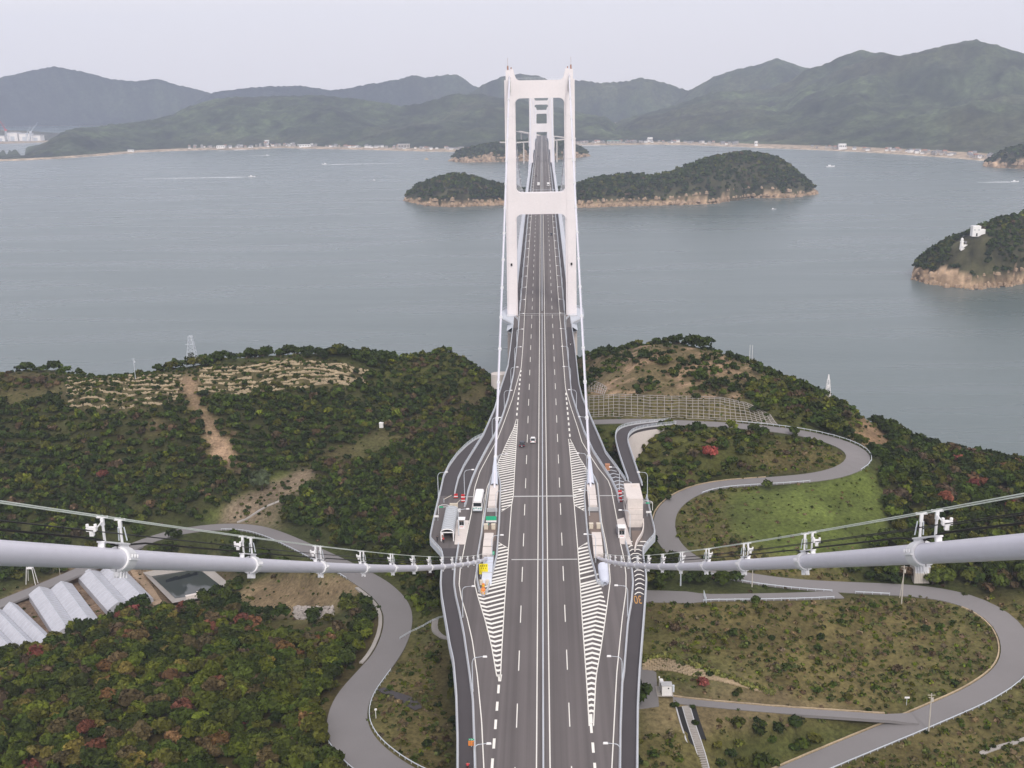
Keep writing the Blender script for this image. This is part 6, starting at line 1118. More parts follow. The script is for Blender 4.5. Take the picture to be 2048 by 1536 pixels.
# ------------------------------------------------------------------ foliage
def leaf_cards(C, N, size, rnd):
    """quads at centres C facing roughly N"""
    n = len(C); N = N+rnd.normal(0, .55, (n, 3)); N /= np.linalg.norm(N, axis=1)[:, None]+1e-9
    up = np.where(np.abs(N[:, 2:]) < .9, np.array([[0, 0, 1.]]), np.array([[1., 0, 0]])); a = np.cross(N, up); a /= np.linalg.norm(a, axis=1)[:, None]; b = np.cross(N, a)
    w = rnd.rand(n)*6.28; a, b = a*np.cos(w)[:, None]+b*np.sin(w)[:, None], b*np.cos(w)[:, None]-a*np.sin(w)[:, None]
    s = (size*(.6+.8*rnd.rand(n)))[:, None]; V = np.empty((n, 4, 3))
    for k, (i, j) in enumerate(((-1, -.7), (.8, -1), (1, .75), (-.7, 1))): V[:, k] = C+a*s*(i*(.7+.5*rnd.rand(n)))[:, None]*.5+b*s*(j*(.7+.5*rnd.rand(n)))[:, None]*.5
    return V.reshape(-1, 3)
def crown(seed, n, kind='round', size=.75):
    """unit tree about 1 m crown radius scaled later: returns verts of a crown of radius ~1, centre height ~1.1, and per-quad tone"""
    rnd = np.random.RandomState(seed); L = []
    if kind == 'cone':
        for k in range(9): h = .3+1.9*k/9; L.append((rnd.normal(0, .08), rnd.normal(0, .08), h, .62*(1-k/10.5)+.05, .28))
    elif kind == 'bush':
        for k in range(5): a = rnd.rand()*6.28; r = .45*rnd.rand(); L.append((r*math.cos(a), r*math.sin(a), .35+.2*rnd.rand(), .5+.2*rnd.rand(), .4))
    else:
        nl = 8 if kind == 'round' else 11
        for k in range(nl): a = rnd.rand()*6.28; r = .62*math.sqrt(rnd.rand()); L.append((r*math.cos(a), r*math.sin(a), .75+.75*(1-r*1.1)*rnd.rand()+.1, .34+.2*rnd.rand(), .30+.12*rnd.rand()))
        L.append((0, 0, .95, .55, .5))
    w = np.array([l[3]**2 for l in L]); idx = rnd.choice(len(L), n, p=w/w.sum()); d = rnd.normal(0, 1, (n, 3)); d[:, 2] = np.abs(d[:, 2])*.9-.35*(rnd.rand(n) < .3); d /= np.linalg.norm(d, axis=1)[:, None]
    Lc = np.array(L)[idx]; C = Lc[:, :3]+d*np.stack([Lc[:, 3], Lc[:, 3], Lc[:, 4]], 1)*(.85+.25*rnd.rand(n))[:, None]
    N = d*np.array([1, 1, 1.2]); tone = (.62+.76*rnd.rand(n))*(1+.25*(rnd.rand(len(L))[idx]-.5)*2); return leaf_cards(C, N, np.full(n, size), rnd), tone
FACE = lambda n: np.arange(n*4).reshape(n, 4)
def crown_mesh(name, seed, n, kind, size):
    v, t_ = crown(seed, n, kind, size); c = np.repeat(t_, 4)[:, None]*np.ones(3); return soup(name, v, FACE(n), c, FOLO)
# tone of a crown, sorted by kind: dark evergreen, mid green, olive, yellow green, brown-purple, red, orange, yellow
TONE = dict(dark=(.025, .039, .008), green=(.040, .060, .009), olive=(.065, .070, .012), lime=(.092, .114, .013), brown=(.078, .055, .032), red=(.165, .050, .043), orange=(.155, .080, .038), yellow=(.15, .120, .030), pale=(.092, .112, .062))
MIX = dict(forest=(('dark', .46), ('green', .30), ('olive', .16), ('lime', .03), ('brown', .05)), forest2=(('dark', .36), ('green', .26), ('olive', .18), ('brown', .11), ('lime', .03), ('red', .010), ('orange', .012)), autumn=(('dark', .22), ('green', .26), ('olive', .20), ('lime', .13), ('brown', .10), ('red', .014), ('orange', .026), ('yellow', .04)), scrub=(('green', .36), ('olive', .26), ('dark', .20), ('lime', .10), ('brown', .08)), ridge=(('dark', .62), ('green', .28), ('olive', .10)), wild=(('dark', .5), ('green', .35), ('olive', .15)), brush=(('brown', .35), ('olive', .25), ('green', .25), ('dark', .15)), bushes=(('green', .5), ('olive', .2), ('dark', .3)), dry=(('green', .36), ('olive', .3), ('dark', .12), ('brown', .17), ('lime', .05)), terrace=(('green', .5), ('olive', .3), ('dark', .2)), island=(('dark', .56), ('green', .28), ('olive', .13), ('brown', .03)))
def pick(mix, n, rnd): ks = [k for k, _ in mix]; p = np.array([w for _, w in mix]); return np.array(ks, dtype=object)[rnd.choice(len(ks), n, p=p/p.sum())]
DENS = dict(forest=.135, forest2=.09, autumn=.105, scrub=.22, ridge=.15, wild=.055, brush=.075, bushes=.12, cliff=.012, dry=.02, terrace=.22, gridslope=.07)
SIZE = dict(forest=(1.15, 2.3), forest2=(1.6, 2.9), autumn=(1.5, 3.1), scrub=(.9, 2.0), ridge=(.8, 1.9), wild=(1.8, 3.0), brush=(.8, 2.2), bushes=(1.1, 2.0), cliff=(.6, 1.2), dry=(.6, 1.3), terrace=(.6, 1.35), gridslope=(.3, .6))
# roads and yards keep clear
clear = np.full(gx.shape, 1e9)
for nm in ORDER:
    P, hw = ROADS[nm]
    for p in P[::2]:
        i0, i1 = np.searchsorted(GX, [p[0]-16, p[0]+16]); j0, j1 = np.searchsorted(GY, [p[1]-16, p[1]+16])
        if i1 > i0 and j1 > j0: clear[j0:j1, i0:i1] = np.minimum(clear[j0:j1, i0:i1], np.hypot(gx[j0:j1, i0:i1]-p[0], gy[j0:j1, i0:i1]-p[1])-hw-(1.2 if nm == 'west_road' else .4))
near_ok = gz > 3.0
STAIR = [(1338, 1405), (1400, 1405), (1452, 1536), (1470, 1640), (1385, 1640), (1370, 1536)]
trees = []
rndT = np.random.RandomState(77)
for zn, dn in DENS.items():
    k = (zones == zn) & near_ok; jj, ii = np.where(k)
    if zn == 'wild': m_ = (np.abs(gx[jj, ii]) < 330) & (gy[jj, ii] > 120); jj, ii = jj[m_], ii[m_]
    if zn in ('dry', 'ridge', 'brush'): dn = dn*np.clip((fbm(gx[jj, ii]/11, gy[jj, ii]/11, 61, 3)-.42)*7, .12, 2.2)
    m_ = rndT.rand(len(jj)) < dn*6.25; jj, ii = jj[m_], ii[m_]
    x = gx[jj, ii]+(rndT.rand(len(jj))-.5)*2.6; y = gy[jj, ii]+(rndT.rand(len(jj))-.5)*2.6; r = SIZE[zn][0]+(SIZE[zn][1]-SIZE[zn][0])*rndT.rand(len(jj))**1.3
    if zn in ('forest', 'terrace'):   # planted rows along the slope
        rw = rndT.rand(len(y)) < .7; y = np.where(rw, np.round((y+.12*x)/4.2)*4.2-.12*x+(rndT.rand(len(y))-.5)*1.1, y)
    cl = clear[jj, ii]; ok = cl > r*.75; x, y, r = x[ok], y[ok], r[ok]
    z = hz_at(x, y); top = z+r*2.1
    under = (x > xl(y)-r-1.0) & (x < xr(y)+r+1.0) & (y < 560)
    qx, qy, qd = project(np.stack([x, y, z+r*1.9], -1)); fld = inpoly(qx, qy, [(455, 1180), (520, 1150), (600, 1130), (700, 1142), (760, 1180), (700, 1222), (660, 1248), (590, 1252), (520, 1240)]) | inpoly(qx, qy, [(290, 1130), (440, 1130), (470, 1175), (400, 1205), (310, 1200)])
    if zn == 'autumn': r = np.where(fld, -1, r)
    r = np.where(inpoly(qx, qy, STAIR), -1, r)
    ok = (r > 0) & ~(under & (top > zd(y)-4.5)) & ~((x > 14) & (x < 34) & (y > 266) & (y < 420) & (top > 63))
    tn = pick(MIX.get(zn, MIX['ridge']), len(x), rndT)
    for q in np.where(ok)[0]: trees.append((x[q], y[q], z[q], r[q], tn[q], zn))
# trees placed by eye
SPECIAL = [(1422, 890, 2.9, 'red', 'scrub', 'lone bright red maple inside the far hairpin of the right road'), (525, 935, 4.6, 'pale', 'forest', 'feathery pale green tree where the wood meets the orchard'), (435, 1352, 2.0, 'red', 'autumn', 'small scarlet tree highest on the autumn hill at the lower left'), (365, 1408, 2.6, 'red', 'autumn', 'deep red spreading tree in the middle of the autumn hill'), (175, 1448, 2.4, 'red', 'autumn', 'rusty red tree low on the left of the autumn hill'), (340, 1372, 1.4, 'orange', 'autumn', 'small orange-red sapling in the middle of the autumn hill'), (155, 1490, 2.6, 'yellow', 'autumn', 'golden yellow tree low on the left of the autumn hill'), (105, 1500, 2.2, 'yellow', 'autumn', 'dull yellow tree left of the golden one'), (215, 1318, 2.6, 'orange', 'autumn', 'orange tree near the left brow of the autumn hill'), (485, 1232, 2.8, 'red', 'autumn', 'orange-red tree at the lower edge of the dry field'), (70, 1530, 2.0, 'red', 'autumn', 'red tree in the bottom left corner'), (365, 1200, 2.2, 'red', 'autumn', 'red tree just below the pond'), (140, 1262, 2.4, 'cone', 'autumn', 'dark conifer in front of the middle greenhouse'), (222, 1222, 2.4, 'cone', 'autumn', 'dark conifer in front of the right greenhouse'), (158, 1278, 2.0, 'cone', 'autumn', 'olive conifer right of the dark conifer by the middle greenhouse'), (268, 1225, 2.0, 'cone', 'autumn', 'dark conifer below the right end of the right greenhouse'), (410, 1185, 2.4, 'green', 'autumn', 'round green tree at the right corner of the pond'), (420, 1390, 3.6, 'lime', 'autumn', 'bright yellow-green tree beside the deep red one'), (205, 935, 2.2, 'red', 'forest', 'reddish bush in the left wood below the terraces'), (1890, 985, 2.6, 'red', 'forest2', 'dusky red tree in the right wood above the cable'), (1965, 950, 2.2, 'red', 'forest2', 'dark red tree on the skyline of the right wood')]
spec = []
for px, py, r, tn, zn, lb in SPECIAL:
    p = gp(px, py+r*10, 35); spec.append((p[0], p[1], p[2], r, tn, zn, lb))
    trees = [q for q in trees if math.hypot(q[0]-p[0], q[1]-p[1]) > r*.9+.4*q[3]]
T_ = np.array([q[:4] for q in trees]); px, py, dep = project(T_[:, :3]+np.c_[np.zeros((len(T_), 2)), T_[:, 3]]); inv = (px > 5) & (px < 2043) & (py > 660) & (py < 1531)
app = T_[:, 3]/dep; big = np.where(inv & (np.array([q[3] for q in trees]) > 1.6) & ~((px > 880) & (px < 1300)))[0]; big = big[np.argsort(-app[big])][:300-len(spec)]; isbig = np.zeros(len(trees), bool); isbig[big] = True
VAR = [crown_mesh('crown', 100+k, 430, 'round' if k % 2 else 'loose', .33) for k in range(6)]; CONE = [crown_mesh('crown', 130+k, 260, 'cone', .30) for k in range(2)]
tr = MB(); tr.tube([(0, 0, -.25), (.02, .01, .5), (-.02, .03, 1.0)], [.07, .05, .02], 6)
for a in (0.3, 2.2, 4.3): tr.tube([(0, 0, .45), (.35*math.cos(a), .35*math.sin(a), .95)], [.035, .012], 5)
TRUNK = tr.mesh('trunk', M['bark'])
REG = dict(forest='in the left slope wood', forest2='in the mixed wood behind the right cable', autumn='on the lower left hill', scrub='in the green thicket beside the bridge', ridge='on the right ridge', wild='in the wood beside the viaduct', brush='in the brush on the left slope', bushes='in the thicket by the lower right road', cliff='on the right cliff')
WORD = dict(dark='dark evergreen tree', green='mid green broadleaf tree', olive='olive green broadleaf tree', lime='yellow-green leafy tree', brown='brownish half bare tree', red='red-leaved tree', orange='orange-leaved tree', yellow='golden-leaved tree', pale='pale feathery tree')
def place(x, y, z, zn):
    px, py, _ = project(np.array([x, y, z]))
    if zn == 'autumn': a = 'at its left' if px < 210 else ('in its middle' if px < 440 else 'towards the road'); return ', '+('near the crest ' if py < 1330 else ('half way down ' if py < 1440 else 'at the foot '))+a
    if zn == 'forest2': return ', '+('along the water side' if py < 1010 else 'nearer the road')
    if zn == 'forest': return ', '+('left part' if px < 300 else ('middle part' if px < 600 else 'next to the bridge'))
    return ''

def put_tree(x, y, z, r, tn, label, group, cone=False):
    key = 'cone' if cone else rs.randint(6)
    t = thing('conifer' if cone else 'tree', label, 'tree', (x, y, z-.2), rs.rand()*6.28, group)
    me = CONE[rs.randint(2)] if cone else VAR[key]; c = link('crown', me, t); g_ = link('trunk', TRUNK, t); t.scale = (r, r, r*(.85+.3*rs.rand()))
    col = (np.array(TONE['dark']) if tn == 'cone' else .78*np.array(TONE[tn])+.22*np.array(TONE['olive']))*(.75+.5*rs.rand()); col = col*np.array([1+.16*(rs.rand()-.5), 1, 1+.2*(rs.rand()-.5)]); c.color = (*col, 1)
TONE['scarlet'] = (.27, .05, .05)
for x, y, z, r, tn, zn, lb in spec: put_tree(x, y, z, r, 'scarlet' if lb.startswith('lone') else tn, lb, None, tn == 'cone')
for q in big: x, y, z, r, tn, zn = trees[q]; put_tree(x, y, z, r, tn, '%s %s' % (WORD[tn], REG[zn])+place(x, y, z, zn), 'trees %s' % REG[zn])
def mass(name, items, nq, kinds, size, seed, matl=FOL, lod=None):
    """many small crowns joined into one object of kind stuff; items: x,y,z,r,colour"""
    rnd = np.random.RandomState(seed); tpl = [crown(seed+k, nq, kinds[k % len(kinds)], size) for k in range(8)]; n = len(items); V = np.empty((n, nq*4, 3), np.float32); Cc = np.empty((n, nq*4, 3), np.float32)
    for i, (x, y, z, r, col) in enumerate(items):
        v, t_ = tpl[rnd.randint(8)]; a = rnd.rand()*6.28; c, s = math.cos(a), math.sin(a); f = r*(.9+.2*rnd.rand()); fz = r*(.8+.35*rnd.rand())
        V[i, :, 0] = x+(v[:, 0]*c-v[:, 1]*s)*f; V[i, :, 1] = y+(v[:, 0]*s+v[:, 1]*c)*f; V[i, :, 2] = z-.2+v[:, 2]*fz
        cc = np.array(col)*(.72+.56*rnd.rand())*np.array([1+.2*(rnd.rand()-.5), 1, 1+.24*(rnd.rand()-.5)]); Cc[i] = cc*np.repeat(t_, 4)[:, None]
    o = link(name, soup(name, V.reshape(-1, 3), FACE(n*nq), Cc.reshape(-1, 3), matl)); o['kind'] = 'stuff'; return o
rest = {}
for i, q in enumerate(trees):
    if not isbig[i]: rest.setdefault(q[5], []).append((q[0], q[1], q[2], q[3], TONE[q[4]]))
NM = dict(forest='left_wood', forest2='right_wood', autumn='autumn_wood', scrub='thicket', ridge='ridge_scrub', wild='valley_wood', brush='brushwood', bushes='low_thicket', cliff='cliff_scrub', dry='slope_shrubs', terrace='terrace_shrubs', gridslope='slope_weeds')
for zn, it in rest.items():
    small = zn in ('scrub', 'ridge', 'brush', 'bushes', 'cliff', 'dry', 'terrace', 'gridslope'); mass(NM[zn], it, 56 if small or zn == 'forest' else 130, ['bush', 'round'] if small else ['round', 'loose'], .55 if small or zn == 'forest' else .42, 200)
# low growth: dry grass clumps, small shrubs, weeds
def scatter(zn, dens, r0, r1, tones, rnd, jit=2.5):
    k = np.isin(zones, zn) & near_ok & (clear > .8); jj, ii = np.where(k); rep = rnd.poisson(dens*6.25, len(jj)); jj, ii = np.repeat(jj, rep), np.repeat(ii, rep)
    x = gx[jj, ii]+(rnd.rand(len(jj))-.5)*jit; y = gy[jj, ii]+(rnd.rand(len(jj))-.5)*jit; px, py, _ = project(np.stack([x, y, hz_at(x, y)], -1)); m_ = (px > -60) & (px < 2110) & (py < 1600); m_ &= ~inpoly(x, y, PARK) & ~inpoly(px, py, STAIR)
    m_ &= ~((x > xl(y)-1) & (x < xr(y)+1)); x, y = x[m_], y[m_]; r = r0+(r1-r0)*rnd.rand(len(x))**2; tn = [tones[i] for i in rnd.randint(0, len(tones), len(x))]
    return [(a, b_, c, d, e) for a, b_, c, d, e in zip(x, y, hz_at(x, y), r, tn)]
rd = np.random.RandomState(9); S_ = (.150, .115, .062); S2 = (.080, .092, .028); S3 = (.112, .083, .050)
it = scatter(['dry'], .55, .35, 1.05, [S_, S2, S2, S3, TONE['olive'], TONE['green'], TONE['lime'], (.075, .084, .025)], rd); mass('dry_grass', it, 12, ['bush'], .75, 300)
it = scatter(['terrace', 'orchard', 'field', 'brush', 'ridge', 'cliff'], .10, .35, .9, [TONE['green'], TONE['olive'], TONE['dark'], S2], rd); mass('weeds', it, 12, ['bush'], .8, 310)
it = scatter(['scrub', 'lawn', 'grass', 'gridslope', 'pondyard', 'yard'], .10, .3, .8, [TONE['green'], TONE['olive'], S2, S_], rd); mass('tall_grass', it, 11, ['bush'], .8, 320)
it = scatter(['forest', 'forest2', 'autumn', 'wild'], .05, .6, 1.2, [TONE['green'], TONE['olive'], TONE['brown'], TONE['dark']], rd); mass('undergrowth', it, 14, ['bush'], .8, 330)
# single bushes standing out on the open ground
BM = [crown_mesh('leaves', 400+k, 120, 'bush', .34) for k in range(4)]
def bush(px, py, r, tn, label, group):
    p = gp(px, py, 42); o = link('bush', BM[rs.randint(4)], None, tuple(p)); o.scale = (r, r, r*1.15); o.rotation_euler[2] = rs.rand()*6; o.color = (*(np.array(TONE[tn])*(.8+.4*rs.rand())), 1); tag(o, label, 'bush', group)
n = 0
for zn, cnt, lb in (('terrace', 70, 'green bush growing between the terrace walls'), ('dry', 26, 'dark green bush on the dry slopes beside the bridge'), ('orchard', 34, 'small dark orchard bush in bare soil'), ('lawn', 10, 'dark bush beside the lower path')):
    jj, ii = np.where((zones == zn) & (clear > 1.5) & near_ok); 
    for _ in range(cnt):
        q = rs.randint(len(jj)); x, y = gx[jj[q], ii[q]]+rs.rand()*2, gy[jj[q], ii[q]]+rs.rand()*2
        if (xl(y)-2 < x < xr(y)+2) or not (60 < y < 560): continue
        r = {'terrace': 1.0+.9*rs.rand(), 'dry': .7+.8*rs.rand(), 'orchard': .6+.5*rs.rand(), 'lawn': .8+.4*rs.rand()}[zn]; o = link('bush', BM[rs.randint(4)], None, (x, y, float(hz_at(x, y))-.1)); o.scale = (r, r, r*1.2); o.rotation_euler[2] = rs.rand()*6
        o.color = (*(np.array(TONE[['dark', 'green', 'dark', 'olive'][rs.randint(4)]])*(.8+.4*rs.rand())), 1); tag(o, lb, 'bush', 'bushes: '+lb.split(' bush')[1].strip())
for px, py, r, tn, lb in ((1350, 1262, 1.6, 'brown', 'dark purple bush near the bridge below the anchorage road'), (1405, 1370, 1.5, 'red', 'dark red bush at the foot of the stepped block wall'), (1510, 1205, 1.6, 'green', 'bush leaning over the rail of the anchorage road'), (1827, 938, 2.0, 'dark', 'dark bush at the outside of the far hairpin')): bush(px, py, r, tn, lb, None)
# crest plants along the block wall
mass('crest_plants', [(p[0], p[1], p[2]+.2, .55+.4*rs.rand(), (.15, .16, .045)) for p in [gp(1284+260*u+4*rs.rand(), np.interp(1284+260*u, [1284, 1325, 1360, 1400, 1440, 1480, 1520, 1540], [1316, 1310, 1318, 1336, 1348, 1362, 1376, 1384])+8*rs.rand(), 45) for u in rs.rand(130)]], 16, ['bush'], .6, 340)
# ------------------------------------------------------------------ woods on the far islands
def far_wood(name, I, dens, r0, r1, seed, nq=24, size=.85, mix='island', lim=9e9):
    X, Y, Z, m = I; rnd = np.random.RandomState(seed); items = []
    for j in range(X.shape[0]-1):
        for i in range(X.shape[1]-1):
            if not (m[j, i] and m[j, i+1]): continue
            ar = abs((X[j, i+1]-X[j, i])*(Y[j+1, i]-Y[j, i])-(X[j+1, i]-X[j, i])*(Y[j, i+1]-Y[j, i])); k = rnd.poisson(ar*dens)
            for _ in range(k):
                u, v = rnd.rand(2); f = lambda Q: (Q[j, i]*(1-u)+Q[j, i+1]*u)*(1-v)+(Q[j+1, i]*(1-u)+Q[j+1, i+1]*u)*v
                if name == 'lighthouse_wood' and clearing(f(X), f(Y)): continue
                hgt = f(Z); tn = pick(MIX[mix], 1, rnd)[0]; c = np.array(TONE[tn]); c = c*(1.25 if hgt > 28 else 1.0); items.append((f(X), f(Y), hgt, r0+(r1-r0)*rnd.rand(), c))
    return mass(name, items, nq, ['round', 'loose'], size, seed)
def i_at(I, px, py):
    X, Y, Z, m = I; qx, qy, d = project(np.stack([X, Y, Z], -1)); k = np.argmin((qx-px)**2+(qy-py)**2+1e6*(np.arange(X.shape[0])[:, None] > X.shape[0]*.62)); return np.array([X.flat[k], Y.flat[k], Z.flat[k]])
LH = i_at(I3, 1921, 495); ST = i_at(I3, 1955, 470)
def clearing(x, y): return math.hypot(x-LH[0]-4, (y-LH[1]+6)*.7) < 15 or math.hypot(x-ST[0], y-ST[1]+6) < 9
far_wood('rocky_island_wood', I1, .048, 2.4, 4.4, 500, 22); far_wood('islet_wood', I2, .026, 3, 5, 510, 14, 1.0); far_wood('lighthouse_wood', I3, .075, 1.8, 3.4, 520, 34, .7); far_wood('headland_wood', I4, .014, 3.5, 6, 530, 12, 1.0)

def shore_rocks(name, I, n, r0, r1, seed):
    """broken rock along the waterline of an island"""
    X, Y, Z, m = I; rnd = np.random.RandomState(seed); b = MB(); 
    for _ in range(n):
        i = rnd.randint(1, X.shape[1]-1); j = rnd.choice([1, 1, 2, 2, 2, 3]); x, y, z = X[j, i]+rnd.normal(0, 2), Y[j, i]+rnd.normal(0, 2), max(Z[j, i], 0); r = r0+(r1-r0)*rnd.rand()**2.5; k = 6; h = r*(.5+.9*rnd.rand()); a0 = rnd.rand()*6
        ring = lambda f, zz: [(x+r*f*math.cos(a0+a)*(.6+.7*rnd.rand()), y+r*f*math.sin(a0+a)*(.6+.7*rnd.rand()), z+zz*(.8+.4*rnd.rand())) for a in np.linspace(0, 6.283, k+1)[:-1]]
        b.add(ring(1, -1.5)+ring(.75, h*.6)+[(x+rnd.normal(0, r*.2), y+rnd.normal(0, r*.2), z+h)], [(q, (q+1) % k, k+(q+1) % k, k+q) for q in range(k)]+[(k+q, k+(q+1) % k, 2*k) for q in range(k)])
    o = link(name, b.mesh(name, M['shorerock'])); o['kind'] = 'stuff'
shore_rocks('rocky_island_rocks', I1, 700, 1.0, 4.2, 700); shore_rocks('lighthouse_island_rocks', I3, 340, .7, 2.8, 710); shore_rocks('islet_rocks', I2, 260, 1.8, 7, 720); shore_rocks('headland_rocks', I4, 90, 2, 7, 730)
# ------------------------------------------------------------------ lighthouse and signal station
t = thing('lighthouse', 'small white lighthouse with a domed lantern on the right-hand island', 'lighthouse', tuple(LH)); h = 9.5
b = MB(); b.tube([(0, 0, -1), (0, 0, h*.62)], [1.9, 1.45], 16); part('tower', b, M['whitewall'], t, world=False); b = MB(); b.tube([(0, 0, h*.62), (0, 0, h*.68)], 1.9, 16); part('gallery', b, M['whitewall'], t, world=False)
b = MB(); b.tube([(0, 0, h*.68), (0, 0, h*.84)], 1.1, 12); part('lantern', b, M['white'], t, world=False); b = MB(); b.tube([(0, 0, h*.84), (0, 0, h*.93), (0, 0, h)], [1.3, .9, .1], 12); part('dome', b, M['whitewall'], t, world=False)
b = MB(); b.box((2.8, .3, 1.6), (3.6, 3.4, 3.2)); part('annexe', b, M['whitewall'], t, world=False); b = MB(); b.box((-.2, -1.75, 1.2), (.8, .2, 1.8)); part('door', b, M['rail'], t, world=False)
b = MB(); P = np.array([[LH[0]-2, LH[1]-3.5, LH[2]-.6], [LH[0]+5, LH[1]-3.5, LH[2]-.4], [LH[0]+14, LH[1]+1, LH[2]+.8]]); b.sweep(P, [(-.3, -1), (.3, -1), (.3, .9), (-.3, .9)]); single('low_wall', b, M['whitewall'], 'low white wall in front of the lighthouse', 'wall', tuple(P[0]))
t = thing('keeper_house', 'low dark roofed house with tan walls right of the lighthouse', 'house', (LH[0]+10, LH[1]+4, LH[2])); b = MB(); b.box((0, 0, 1.6), (11, 5, 4.2)); part('wall', b, M['stone'], t, world=False); b = MB(); b.prismx([(-3, 3.6), (3, 3.6), (0, 5.6)], -6, 6); part('roof', b, M['roofg'], t, world=False)
for k in range(4): b = MB(); b.box((-3.8+2.5*k, -2.52, 2), (1.2, .08, 1.2)); part('window', b, M['dark'], t, world=False)
t = thing('signal_station', 'white block shaped signal station on the crest of the right-hand island', 'station building', tuple(ST)); b = MB(); b.box((-1.2, 0, 4.2), (7.2, 6, 9.2)); part('main_block', b, M['whitewall'], t, world=False); b = MB(); b.box((4.6, .3, 2.6), (4.3, 5, 6.2)); part('wing', b, M['whitewall'], t, world=False); b = MB(); b.box((-1.0, -3.02, 1.2), (1.3, .1, 2.6)); part('door', b, M['dark'], t, world=False)
for k in (-3, .6): b = MB(); b.box((k, -3.02, 5.5), (1.1, .08, 1.2)); part('window', b, M['kerb'], t, world=False)
b = MB(); b.tube([(-1, 0, 8.8), (-1, 0, 13)], .09, 5); part('mast', b, M['rail'], t, world=False)
# ------------------------------------------------------------------ villages along the far shore
def house_mesh(k, roof):
    rnd = np.random.RandomState(900+k); w, d, h = 9+5*rnd.rand(), 7+3*rnd.rand(), 4+3.0*rnd.rand(); b = MB(); b.box((0, 0, h/2-1), (w, d, h+2), m=0); o = .7
    b.prismx([(-d/2-o, h+.02), (d/2+o, h+.02), (0, h+2.2+rnd.rand())], -w/2-o, w/2+o, m=1)
    for q in range(3): b.box((-w*.3+w*.3*q, -d/2-.03, h*.55), (1.2, .08, 1.2), m=2)
    return b.mesh('house', [M['plaster'] if k % 3 else M['whitewall'], roof, M['dark']])
HM = [house_mesh(k, M['roofg'] if k % 4 else M['roofr']) for k in range(8)]
def shore_point(Rg, px, off):
    q, S, Cr = Rg; i = np.interp(px, q, np.arange(len(q))); s = np.array([np.interp(i, np.arange(len(q)), S[:, k]) for k in range(3)]); c = np.array([np.interp(i, np.arange(len(q)), Cr[:, k]) for k in range(3)]); d = (c-s)[:2]; L = np.linalg.norm(d); u = off/L; p = s[:2]+d*u
    v = max(0, (u-.10)/.9); z = c[2]*(v**1.25*.55+.45*(v*v*(3-2*v)))+4.0*(1-v); return np.array([p[0], p[1], z])
hr = np.random.RandomState(55)
VIL = [(FARW, 370, 720, 95, 35, 130, 'small house in the long shoreline village left of the bridge', 'houses of the left shore village'), (FARW, 730, 960, 42, 35, 120, 'small house on the shore between left village and bridge tower', 'houses left of the bridge tower'), (FARW, 1130, 1290, 46, 25, 120, 'small house of the harbour village right of the near tower', 'houses of the harbour village'), (FARE, 1290, 1480, 42, 30, 110, 'small house on the far shore right of the harbour village', 'houses on the right far shore'), (FARE, 1620, 1760, 18, 25, 70, 'small house on the far shore behind the larger rocky island', 'houses behind the rocky island'), (FARE, 1770, 1990, 56, 30, 150, 'small house of the village at the foot of the right mountain', 'houses of the right shore village')]
for Rg, a, c_, n, o0, o1, lb, g_ in VIL:
    for _ in range(n):
        p = shore_point(Rg, a+(c_-a)*hr.rand(), o0+(o1-o0)*hr.rand()**1.4); hk = hr.randint(8); o = link('house', HM[hk], None, (p[0], p[1], p[2]+.3)); o.rotation_euler[2] = hr.normal(0, .35)+(math.pi/2 if hr.rand() < .25 else 0); s = .55+.4*hr.rand(); o.scale = (s, s, s); tag(o, lb.replace('small house', 'small %s house' % (('white walled' if hk % 3 == 0 else 'pale walled')+(' red roofed' if hk % 4 == 0 else ' grey roofed'))), 'house', g_)
def block(label, Rg, px, off, w, d, h, mm='whitewall', roof='kerb', cat='building', nw=4):
    p = shore_point(Rg, px, off); t = thing('building', label, cat, tuple(p)); b = MB(); b.box((0, 0, h/2-1), (w, d, h+2)); part('wall', b, M[mm], t, world=False); b = MB(); b.box((0, 0, h+.3), (w+.6, d+.6, .6)); part('roof', b, M[roof], t, world=False)
    for k in range(nw): b = MB(); b.box((-w/2+w*(k+.5)/nw, -d/2-.05, h*.55), (w/nw*.55, .12, h*.28)); part('window', b, M['dark'], t, world=False)
block('white multi-storey building on the right far shore', FARE, 1684, 30, 19, 12, 14); block('narrow white tower-like building on the right far shore', FARE, 1512, 28, 8, 8, 13, nw=2); block('long white building on the left village waterfront', FARW, 442, 28, 26, 12, 9); block('white building higher up behind the left village', FARW, 533, 150, 14, 10, 10, nw=3); block('long white hall on the left village waterfront', FARW, 610, 30, 34, 12, 8); block('pale school building on the shore left of the bridge', FARW, 808, 75, 36, 12, 13, 'plaster'); block('teal roofed warehouse on the harbour front', FARW, 1228, 30, 44, 16, 8, 'plaster', 'teal'); block('red roofed quay shed at the harbour', FARW, 1162, 22, 40, 12, 6, 'plaster', 'roofr'); block('white house with tall walls by the right village road', FARE, 1300, 90, 16, 12, 14); block('white block at the left end of the left village', FARW, 262, 24, 18, 8, 6)
# quays
for px0, px1, Rg, lb in ((470, 492, FARW, 'concrete quay of the left village'), (1150, 1200, FARW, 'concrete quay of the harbour village')):
    p, q = shore_point(Rg, px0, -14), shore_point(Rg, px1, -14); b = MB(); b.box(((p[0]+q[0])/2, (p[1]+q[1])/2, .8), (np.linalg.norm(p-q), 14, 2.2), math.atan2(q[1]-p[1], q[0]-p[0])); single('quay', b, M['pconc'], lb, 'quay', ((p[0]+q[0])/2, (p[1]+q[1])/2, 0))
